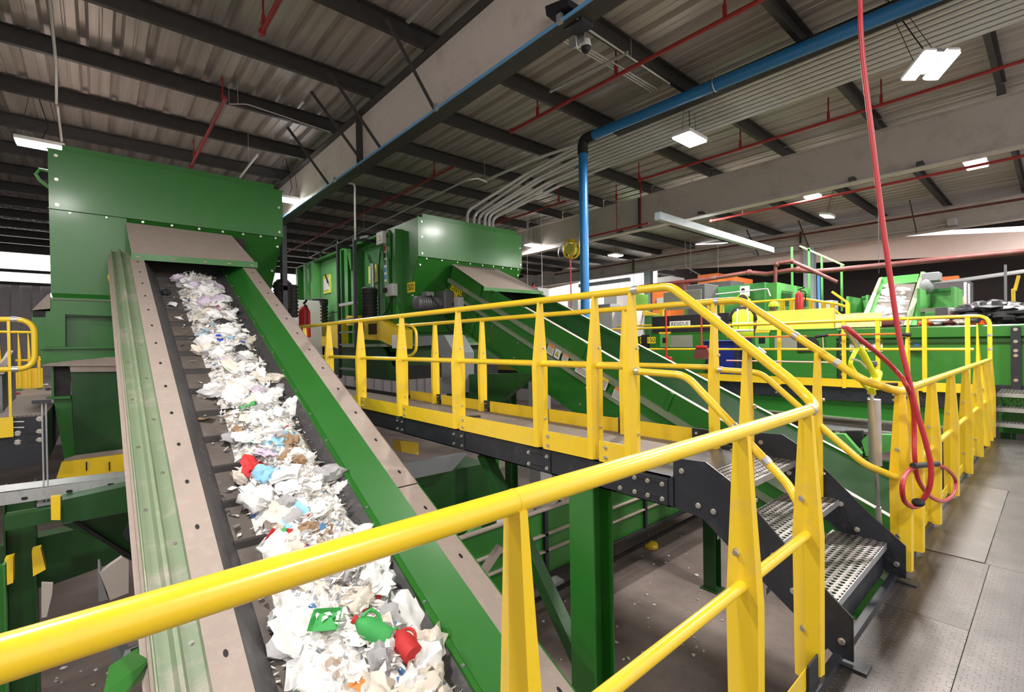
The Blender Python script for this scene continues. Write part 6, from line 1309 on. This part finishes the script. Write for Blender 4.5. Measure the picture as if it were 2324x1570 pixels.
# things seen between the rails at right: grey trays and green machinery below the platform
gt = thing('grey_tray', (8.0, 2.0, -0.1), 'wide pale grey metal cover lying below the far platform', 'cover')
ZT = 0.0
MB().prism([at(1650, 925, Z=-0.05), at(2130, 945, Z=-0.05), at(2150, 985, Z=-0.05), at(1860, 955, Z=-0.05), at(1700, 940, Z=-0.05)], (0, 0, -0.03)).build('top_sheet', M['dustlight'], gt, smooth=False)
MB().prism([at(1860, 958, Z=-0.08), at(2150, 988, Z=-0.08), at(2150, 1004, Z=-0.2), at(1860, 975, Z=-0.2)], (0.05, 0, 0)).build('edge_flange', M['galv'], gt, smooth=False)
lm = thing('lower_machine', (7.2, 1.6, -1.4), 'light green machinery with open frame below the far platform, seen between the yellow posts', 'machine')
def LM(pts, X, dx, m, name): return MB().prism([at(px, py, X=X) for px, py in pts], (dx, 0, 0)).build(name, M[m], lm, smooth=False)
LM([(1870, 985), (1915, 985), (1955, 1030), (1935, 1045), (1880, 1040)], 7.6, 0.1, 'green_light', 'panel')
LM([(1915, 978), (1955, 978), (1960, 1010), (1940, 1025)], 7.8, 0.1, 'matte', 'opening')
LM([(1955, 1000), (1970, 985), (2140, 990), (2140, 1000), (1965, 1035)], 7.7, 0.1, 'green_light', 'cross_member')
LM([(2090, 990), (2108, 990), (2108, 1150), (2090, 1150)], 7.6, 0.1, 'dustlight', 'pale_upright')
LM([(2163, 920), (2170, 920), (2172, 1025), (2165, 1040)], 7.6, 0.1, 'lime', 'bright_upright')
LM([(1960, 1040), (2100, 1060), (2120, 1250), (2020, 1200), (1960, 1120)], 8.4, 0.1, 'green_shaded', 'lower_side')
LM([(2095, 1060), (2130, 1085), (2130, 1100), (2095, 1075)], 7.5, 0.05, 'black', 'brace')
# litter on the ground
rnd = random.Random(4)
for k in range(70):
    px = rnd.uniform(1215, 1640); py = rnd.uniform(1205, 1500)
    if k % 5 == 0: px, py = rnd.uniform(60, 340), rnd.uniform(1430, 1560)
    q = at(px, py, Z=ZF + 0.004); s = rnd.uniform(0.01, 0.03) * (1.6 if k % 9 == 0 else 1)
    pts = [(q.x + s * math.cos(a) * rnd.uniform(.4, 1.3), q.y + s * math.sin(a) * rnd.uniform(.4, 1.3), ZF + 0.002 + rnd.uniform(0, .012)) for a in [2 * PI * j / 7 for j in range(7)]]
    MB().prism(pts, (0, 0, 0.004)).build('litter_scrap', M[('white', 'paper', 'lightgrey')[k % 3]], smooth=False, label=('white', 'beige', 'grey')[k % 3] + ' flake of litter lying on the dusty ground below the platform', cat='litter', group='%s litter flakes on the ground' % ('white', 'beige', 'grey')[k % 3])
q = at(1478, 1238, Z=ZF + 0.03); blob('hard_hat_scrap', q, (0.14, 0.14, 0.09), M['yellow'], 3, 'round yellow object lying on the ground beside the floor pipe', 'debris', amp=0.06)
q = at(1250, 1322, Z=ZF + 0.02); MB().box(q.x - 0.2, q.x + 0.2, q.y - 0.12, q.y + 0.12, ZF, ZF + 0.05).build('white_sheet', M['white'], label='white flat pack lying on the ground left of the large green column', cat='sheet', smooth=False)

# ================================================================ WORKERS
def person(x, y, z, yaw, label, hat, vest=True, pose='work'):
    """standing figure, height about 1.75 m, facing +X before yaw"""
    R_ = Matrix.Rotation(yaw, 4, 'Z'); O = V((x, y, z))
    def W(p): return O + R_ @ V(p)
    root = thing('person', (x, y, z), label, 'person')
    def skinned(name, chains, m, sub=2):
        me = bpy.data.meshes.new(name); vs, es, rs = [], [], []
        for ch in chains:
            st_ = ch[0]
            idx = []
            for it in ch:
                if isinstance(it, int): idx.append(it)
                else: vs.append(W(it[0]) - O); rs.append(it[1]); idx.append(len(vs) - 1)
            es += [(idx[i], idx[i+1]) for i in range(len(idx) - 1)]
        me.from_pydata(vs, es, []); o = bpy.data.objects.new(name, me); COL.objects.link(o); o.parent = root; ORG[o.name] = O
        sk_ = o.modifiers.new('s', 'SKIN'); 
        for i, r in enumerate(rs): me.skin_vertices[0].data[i].radius = (r, r) if not isinstance(r, tuple) else r
        me.skin_vertices[0].data[0].use_root = True
        sk_.use_smooth_shade = True
        b = o.modifiers.new('u', 'SUBSURF'); b.levels = sub; b.render_levels = sub; me.materials.append(m); return o
    # body: 0 pelvis,1 waist,2 chest,3 neck base,4 neck,5 head low,6 head
    ch = [[((0, 0, 0.95), (0.12, 0.15)), ((0, 0, 1.12), (0.11, 0.14)), ((0.01, 0, 1.33), (0.12, 0.17)), ((0.01, 0, 1.46), (0.07, 0.09)), ((0.02, 0, 1.52), 0.055), ((0.04, 0, 1.60), (0.08, 0.07)), ((0.04, 0, 1.70), (0.095, 0.078))]]
    for s in (-1, 1):
        ch.append([3, ((0.01, 0.17 * s, 1.42), 0.055), ((0.05, 0.235 * s, 1.16), 0.045), ((0.24, 0.20 * s, 1.02), 0.034), ((0.30, 0.19 * s, 1.0), (0.022, 0.038)), ((0.35, 0.185 * s, 0.985), (0.016, 0.042))])
        n0 = 7 + (0 if s < 0 else 0)
    body = skinned('body', ch, M['skin'])
    # fingers as their own small chains growing out of each palm
    for s in (-1, 1):
        for j, (dy, ln) in enumerate(((-0.03, 0.065), (-0.01, 0.08), (0.01, 0.075), (0.03, 0.06))):
            MB().tube(smooth_path([W((0.345, 0.185 * s + dy, 0.985)), W((0.345 + ln * 0.6, 0.185 * s + dy, 0.98)), W((0.345 + ln, 0.185 * s + dy, 0.955))]), 0.0085, 8).build('finger', M['skin'], body)
        MB().tube(smooth_path([W((0.31, 0.185 * s - 0.035 * s, 0.99)), W((0.34, 0.185 * s - 0.07 * s, 0.985)), W((0.37, 0.185 * s - 0.075 * s, 0.97))]), 0.010, 8).build('thumb', M['skin'], body)
    # face and ears
    for s in (-1, 1):
        MB().ball(W((0.125, 0.032 * s, 1.675)), 0.012, 8, 6).build('eye', M['white'], body); MB().ball(W((0.035, 0.082 * s, 1.66)), (0.02, 0.02, 0.03), 8, 6).build('ear', M['skin'], body)
    MB().tube([W((0.125, 0, 1.675)), W((0.15, 0, 1.64)), W((0.125, 0, 1.63))], [0.008, 0.015, 0.01], 8).build('nose', M['skin'], body)
    MB().bar(W((0.128, -0.025, 1.60)), W((0.128, 0.025, 1.60)), 0.012, 0.008).build('mouth', M['redrust'], body)
    tr_ = [[((0, 0, 0.98), (0.13, 0.165)), ((0, 0, 0.86), (0.12, 0.16))]]
    for s in (-1, 1): tr_.append([1, ((0.0, 0.09 * s, 0.78), 0.095), ((0.02, 0.11 * s, 0.46), 0.07), ((-0.01, 0.12 * s, 0.08), 0.055)])
    skinned('trousers', tr_, M['denim'])
    sl = [[((0.01, 0, 1.40), (0.10, 0.15))]]
    for s in (-1, 1): sl.append([0, ((0.01, 0.18 * s, 1.43), 0.07), ((0.04, 0.235 * s, 1.22), 0.064)])
    skinned('shirt', sl, M['blackcloth'])
    if vest:
        rows = []
        for zz, a, b in ((0.90, 0.155, 0.20), (1.05, 0.15, 0.195), (1.2, 0.155, 0.20), (1.36, 0.16, 0.21), (1.44, 0.13, 0.18), (1.485, 0.08, 0.10)):
            rows.append([W((0.01 + a * math.cos(t), b * math.sin(t), zz)) for t in [2 * PI * k / 24 for k in range(25)]])
        vb = MB().grid(rows).build('hi_vis_vest', M['hiviz'], root, solid=0.008)
        for zz in (1.02, 1.17):
            r2_ = [[W((0.01 + 0.161 * math.cos(t), 0.206 * math.sin(t), zz + dz)) for t in [2 * PI * k / 24 for k in range(25)]] for dz in (0, 0.045)]
            MB().grid(r2_).build('reflective_band', M['reflect'], vb, solid=0.004)
        for s in (-1, 1):
            MB().tube([W((-0.155, 0.10 * s, 1.17)), W((-0.155, 0.10 * s, 1.36)), W((-0.08, 0.09 * s, 1.49)), W((0.08, 0.09 * s, 1.49))], 0.018, 6).build('shoulder_band', M['reflect'], vb)
    for s in (-1, 1):
        MB().ball(W((0.04, 0.12 * s, 0.05)), (0.13, 0.05, 0.05), 12, 8).build('boot', M['matte'], root)
    if hat == 'muffs':
        MB().ball(W((0.03, 0, 1.72)), (0.105, 0.09, 0.09), 14, 10).build('hair', M['blackcloth'], root)
        mf = MB().tube([W((0.04, 0.115 * math.cos(t), 1.68 + 0.125 * math.sin(t))) for t in [PI * k / 12 for k in range(13)]], 0.012, 8).build('ear_defender_band', M['hardhat'], root)
        for s in (-1, 1): MB().ball(W((0.04, 0.125 * s, 1.66)), (0.045, 0.035, 0.055), 12, 8).build('ear_cup', M['hardhat'], mf)
    else:
        rows = []
        for zz, a in ((1.70, 0.14), (1.72, 0.135), (1.725, 0.125), (1.78, 0.115), (1.82, 0.085), (1.84, 0.04), (1.842, 0.001)):
            rows.append([W((0.04 + a * 1.1 * math.cos(t), a * math.sin(t), zz)) for t in [2 * PI * k / 20 for k in range(21)]])
        MB().grid(rows).build('hard_hat', M['hardhat'], root, solid=0.006)
    root.scale = (0.885, 0.885, 0.885)
    return root
q = at(1686, 760, X=9.12)
person(9.12, q.y, PZ, math.radians(22), 'worker in a lime hi-vis vest seen from behind, sorting at the green conveyor', 'muffs')
q = at(1756, 690, X=11.9)
person(11.9, q.y, ZP, math.radians(200), 'second worker with a lime hard hat, hidden behind the yellow board up to the face', 'hat')

# ================================================================ TRASH ON THE NEAR BELT
tm = {}
def tmat(name, col, rough=0.6, trans=0.0):
    m = mat('trash_' + name, col, rough, var=0.22, scale=9, bump=0.3); tm[name] = m; return m
cols = dict(white=(0.93, 0.91, 0.89), cream=(0.78, 0.70, 0.6), grey=(0.42, 0.41, 0.42), brown=(0.36, 0.23, 0.13), red=(0.6, 0.03, 0.03), blue=(0.02, 0.07, 0.5), green=(0.06, 0.42, 0.1), black=(0.03, 0.03, 0.035), orange=(0.8, 0.28, 0.06), skyblue=(0.3, 0.6, 0.8), lilac=(0.65, 0.55, 0.68))
for k, v in cols.items(): tmat(k, v)
ON = SN
protos = []
def proto_mesh(kind, seed):
    rnd = random.Random(seed); mb = MB(); parts = []
    if kind in ('bag', 'film', 'paper'):
        s = {'bag': (0.085, 0.10, 0.06), 'film': (0.10, 0.14, 0.028), 'paper': (0.06, 0.065, 0.045)}[kind]
        mb.ball((0, 0, 0), s, 16, 11); ph = [rnd.uniform(0, 6.3) for _ in range(9)]
        for i, v in enumerate(mb.v):
            a = v.x / s[0]; b = v.y / s[1]; c = v.z / s[2]
            k = 1 + 0.28 * math.sin(3 * a + ph[0]) * math.sin(4 * b + ph[1]) + 0.22 * abs(math.sin(5 * c + 3 * a + ph[2])) + 0.16 * math.sin(9 * b + 7 * a + ph[3]) + rnd.uniform(-0.12, 0.12)
            mb.v[i] = V((v.x * k, v.y * k, v.z * k + 0.012 * math.sin(8 * a + ph[4])))
        parts.append(('wad', mb, None))
    elif kind == 'bottle':
        prof = [(0, 0.028), (0.01, 0.034), (0.05, 0.034), (0.08, 0.031), (0.11, 0.034), (0.15, 0.032), (0.18, 0.018), (0.20, 0.013)]
        mb.tube([(0, p[0] - 0.1, 0) for p in prof], [p[1] * (1 - 0.12 * rnd.random()) for p in prof], 14); parts.append(('bottle_body', mb, None))
        parts.append(('cap', MB().cyl((0, 0.10, 0), (0, 0.122, 0), 0.015, 12), 'cap'))
    elif kind == 'jug':
        mb.tube([(0, -0.1, 0), (0, -0.09, 0), (0, 0.02, 0), (0, 0.07, 0), (0, 0.1, 0), (0, 0.11, 0)], [0.04, 0.062, 0.062, 0.045, 0.02, 0.02], 16); parts.append(('jug_body', mb, None))
        parts.append(('cap', MB().cyl((0, 0.11, 0), (0, 0.13, 0), 0.023, 14), 'cap'))
        parts.append(('grip', MB().tube(smooth_path([V((0.02, 0.09, 0.02)), V((0.07, 0.07, 0.03)), V((0.075, 0.02, 0.03)), V((0.05, -0.02, 0.02))]), 0.01, 8), None))
    elif kind == 'can':
        mb.tube([(0, -0.055, 0), (0, -0.05, 0), (0, 0, 0), (0, 0.05, 0), (0, 0.055, 0)], [0.026, 0.032, 0.028, 0.032, 0.026], 16); parts.append(('can_body', mb, None))
        parts.append(('lid', MB().cyl((0, 0.055, 0), (0, 0.057, 0), 0.025, 16), 'lid'))
    elif kind == 'tray':
        mb.grid([[V((x, y, (0.03 if (i in (0, 4) or j in (0, 4)) else 0) + rnd.uniform(-.006, .006))) for i, x in enumerate((-0.08, -0.065, 0, 0.065, 0.08))] for j, y in enumerate((-0.06, -0.048, 0, 0.048, 0.06))]); parts.append(('tray_shell', mb, 'solid'))
    elif kind == 'card':
        mb.grid([[V((x, y, 0.03 * math.sin(20 * x + seed) + rnd.uniform(-.008, .008))) for x in (-0.08, -0.04, 0, 0.04, 0.08)] for y in (-0.06, -0.02, 0.02, 0.06)]); parts.append(('sheet', mb, 'solid'))
    return parts
kinds = {'bag': ('plastic_bag', 'plastic bag', 'crumpled {c} plastic bag', 4), 'film': ('plastic_film', 'plastic film', 'torn {c} plastic film', 4), 'paper': ('crumpled_paper', 'paper', 'crumpled {c} paper wad', 4),
         'bottle': ('plastic_bottle', 'bottle', '{c} plastic bottle', 2), 'jug': ('plastic_jug', 'jug', '{c} plastic jug', 2), 'can': ('drink_can', 'can', 'dented {c} drink can', 1), 'tray': ('food_tray', 'tray', '{c} food tray', 2), 'card': ('cardboard_piece', 'cardboard', 'bent {c} cardboard piece', 2)}
meshes = {}
capm = {k: tm[k] for k in ('blue', 'red', 'green', 'white')}
for kd, (nm, cat, lab, n) in kinds.items():
    for v in range(n):
        lst = []
        for pn, mb, flag in proto_mesh(kd, hash(kd) % 1 + v * 17 + len(kd)):
            me = bpy.data.meshes.new(pn); me.from_pydata(mb.v, [], mb.f)
            bm = bmesh.new(); bm.from_mesh(me); bmesh.ops.recalc_face_normals(bm, faces=bm.faces)
            if flag == 'solid': bmesh.ops.solidify(bm, geom=bm.faces[:], thickness=0.002)
            bm.to_mesh(me); bm.free()
            for p in me.polygons: p.use_smooth = kd not in ('card', 'tray')
            me.set_sharp_from_angle(angle=math.radians(50)) if kd not in ('card', 'tray') else None
            me.materials.append(tm['white']); lst.append((pn, me, flag))
        meshes[(kd, v)] = lst
BASIS = Matrix(((1, SD.x, SN.x), (0, SD.y, SN.y), (0, SD.z, SN.z))).to_4x4()
rt = random.Random(11)
def place(kd, v, x, y, h, col, capcol, sc_, rot):
    nm, cat, lab, _ = kinds[kd]; lst = meshes[(kd, v)]
    p = cpt(x, y, -0.315 + h)
    Mx = Matrix.Translation(p) @ BASIS @ rot @ Matrix.Scale(sc_, 4)
    def lk(o, c):
        COL.objects.link(o); o.material_slots[0].link = 'OBJECT'; o.material_slots[0].material = tm[c]
    if len(lst) == 1: o = bpy.data.objects.new(nm, lst[0][1]); lk(o, col)
    else: o = bpy.data.objects.new(nm, None); COL.objects.link(o); o.empty_display_size = 0.02
    o.matrix_world = Mx
    if len(lst) > 1:
        for pn, me, flag in lst:
            c = bpy.data.objects.new(pn, me); lk(c, capcol if flag in ('cap', 'lid') else col); c.parent = o
    o['label'] = lab.format(c=col) + ' in the stream of trash on the near incline belt'; o['category'] = cat; o['group'] = '%s %s pieces on the near belt' % (col, cat)
def hump(x, y):
    c = 1.10 + 0.03 * math.sin(y * 2); wv = 0.36 if y < 6 else 0.30
    if y < 4: c = 1.14
    t = (x - c) / wv; return max(0.0, 1 - t * t)
for i in range(292):
    y = 0.9 + (i / 292) ** 1.15 * 7.4 + rt.uniform(-0.1, 0.1); 
    nr = max(0.0, min(1.0, (5.0 - y) / 3.0))
    x = 1.14 - 0.03 * nr + rt.gauss(0, 0.13 + 0.10 * nr); x = min(max(x, 0.70), 1.50)
    if rt.random() < 0.12: x = rt.uniform(0.7, 1.45)
    hp = hump(x, y); h = 0.03 + (0.10 + 0.07 * nr) * hp * rt.uniform(0.5, 1.0)
    kd = rt.choices(['bag', 'film', 'paper', 'bottle', 'jug', 'can', 'tray', 'card'], [28, 30, 14, 9, 4, 3, 5, 7])[0]
    if kd in ('bag', 'film'): col = rt.choices(['white', 'cream', 'grey', 'skyblue', 'black', 'lilac', 'blue', 'red'], [52, 16, 10, 4, 4, 5, 3, 2])[0]
    elif kd == 'card': col = rt.choices(['brown', 'cream', 'white', 'orange'], [5, 3, 3, 1])[0]
    elif kd == 'paper': col = rt.choices(['white', 'cream', 'brown'], [6, 3, 1])[0]
    else: col = rt.choices(['white', 'blue', 'green', 'red', 'orange', 'skyblue', 'grey'], [8, 2, 2, 2, 1, 2, 2])[0]
    rot = Matrix.Rotation(rt.uniform(0, 6.3), 4, 'Z') @ Matrix.Rotation(rt.uniform(-.5, .5), 4, 'X') @ Matrix.Rotation(rt.uniform(-.4, .4), 4, 'Y')
    place(kd, rt.randrange(kinds[kd][3]), x, y, h, col, rt.choice(['blue', 'red', 'green', 'white']), rt.uniform(0.5, 0.95) * (1 + 0.25 * nr), rot)
# loose bed of uncountable fines beneath the larger pieces
mb = MB(); rows = []
for j in range(110):
    y = 0.5 + 8.0 * j / 109; row = []
    for k in range(24):
        x = 0.74 + 0.72 * k / 23; nr = max(0.0, min(1.0, (5.0 - y) / 3.0)); hp = max(0.0, 1 - ((x - 1.14 + 0.02 * nr) / (0.26 + 0.12 * nr)) ** 2)
        row.append(cpt(x, y, -0.319 + (0.08 + 0.06 * nr) * hp ** 0.7 * (0.6 + 0.8 * rt.random())))
    rows.append(row)
mb.grid(rows)
for k in range(5200):
    y = 0.7 + 7.8 * rt.random() ** 0.9; nr = max(0.0, min(1.0, (5.0 - y) / 3.0)); x = min(max(1.14 - 0.02 * nr + rt.gauss(0, 0.13 + 0.07 * nr), 0.68), 1.47)
    hp = max(0.0, 1 - ((x - 1.13) / 0.36) ** 2); c = cpt(x, y, -0.30 + (0.10 + 0.07 * nr) * hp * rt.uniform(0.4, 1.2)); s_ = rt.uniform(0.010, 0.032)
    a = V((rt.uniform(-1, 1), rt.uniform(-1, 1), rt.uniform(-.5, .5))).normalized(); b = a.cross(V((rt.uniform(-.4, .4), rt.uniform(-.4, .4), 1))).normalized(); e = rt.uniform(0.8, 2.4)
    mb.add([c - a * s_ * e, c + b * s_ * 0.7 + SN * s_ * rt.uniform(-.5, .8), c + a * s_ * e * 0.9, c - b * s_ * rt.uniform(.4, .9) - SN * s_ * 0.3], [(0, 1, 2), (0, 2, 3)])
bedm, nt, b = newmat('mixed_fines'); co = N(nt, 'ShaderNodeTexCoord').outputs['Object']
vo = N(nt, 'ShaderNodeTexVoronoi'); vo.inputs['Scale'].default_value = 26; nt.links.new(co, vo.inputs['Vector'])
cr = N(nt, 'ShaderNodeValToRGB'); cr.color_ramp.interpolation = 'CONSTANT'; nt.links.new(vo.outputs['Color'], cr.inputs[0])
els = [(0, (0.85, 0.82, 0.8)), (0.3, (0.92, 0.9, 0.88)), (0.5, (0.5, 0.4, 0.32)), (0.54, (0.92, 0.9, 0.87)), (0.72, (0.4, 0.4, 0.42)), (0.76, (0.75, 0.7, 0.62)), (0.86, (0.1, 0.25, 0.5)), (0.89, (0.7, 0.68, 0.66)), (0.96, (0.4, 0.1, 0.08))]
while len(cr.color_ramp.elements) < len(els): cr.color_ramp.elements.new(0.5)
for e, (p, c) in zip(cr.color_ramp.elements, els): e.position = p; e.color = (*c, 1)
nt.links.new(cr.outputs[0], b.inputs['Base Color']); b.inputs['Roughness'].default_value = 0.7
mb.build('loose_trash_bed', bedm, smooth=False, label='loose bed of small mixed scraps under the trash on the near incline belt', cat='trash', kind='stuff')
# scraps on the far incline
for k in range(60):
    f = rt.random(); py = 735 - 88 * f; wl, wr = 1972 + 32 * f, 2040 + 26 * f; px = wl + (wr - wl) * rt.random() ** 1.2
    X = 13.12 + DX * (740 - py) / 120; q = at(px, py, X=X)
    blob('litter_scrap', q, (0.06, rt.uniform(0.05, 0.16), rt.uniform(0.03, 0.07)), M[('white', 'paper', 'lightgrey')[k % 3]], 300 + k, ('white', 'beige', 'grey')[k % 3] + ' scrap riding up the far bright green incline', 'litter', '%s scraps on the far incline' % ('white', 'beige', 'grey')[k % 3], n=8, mm=5)
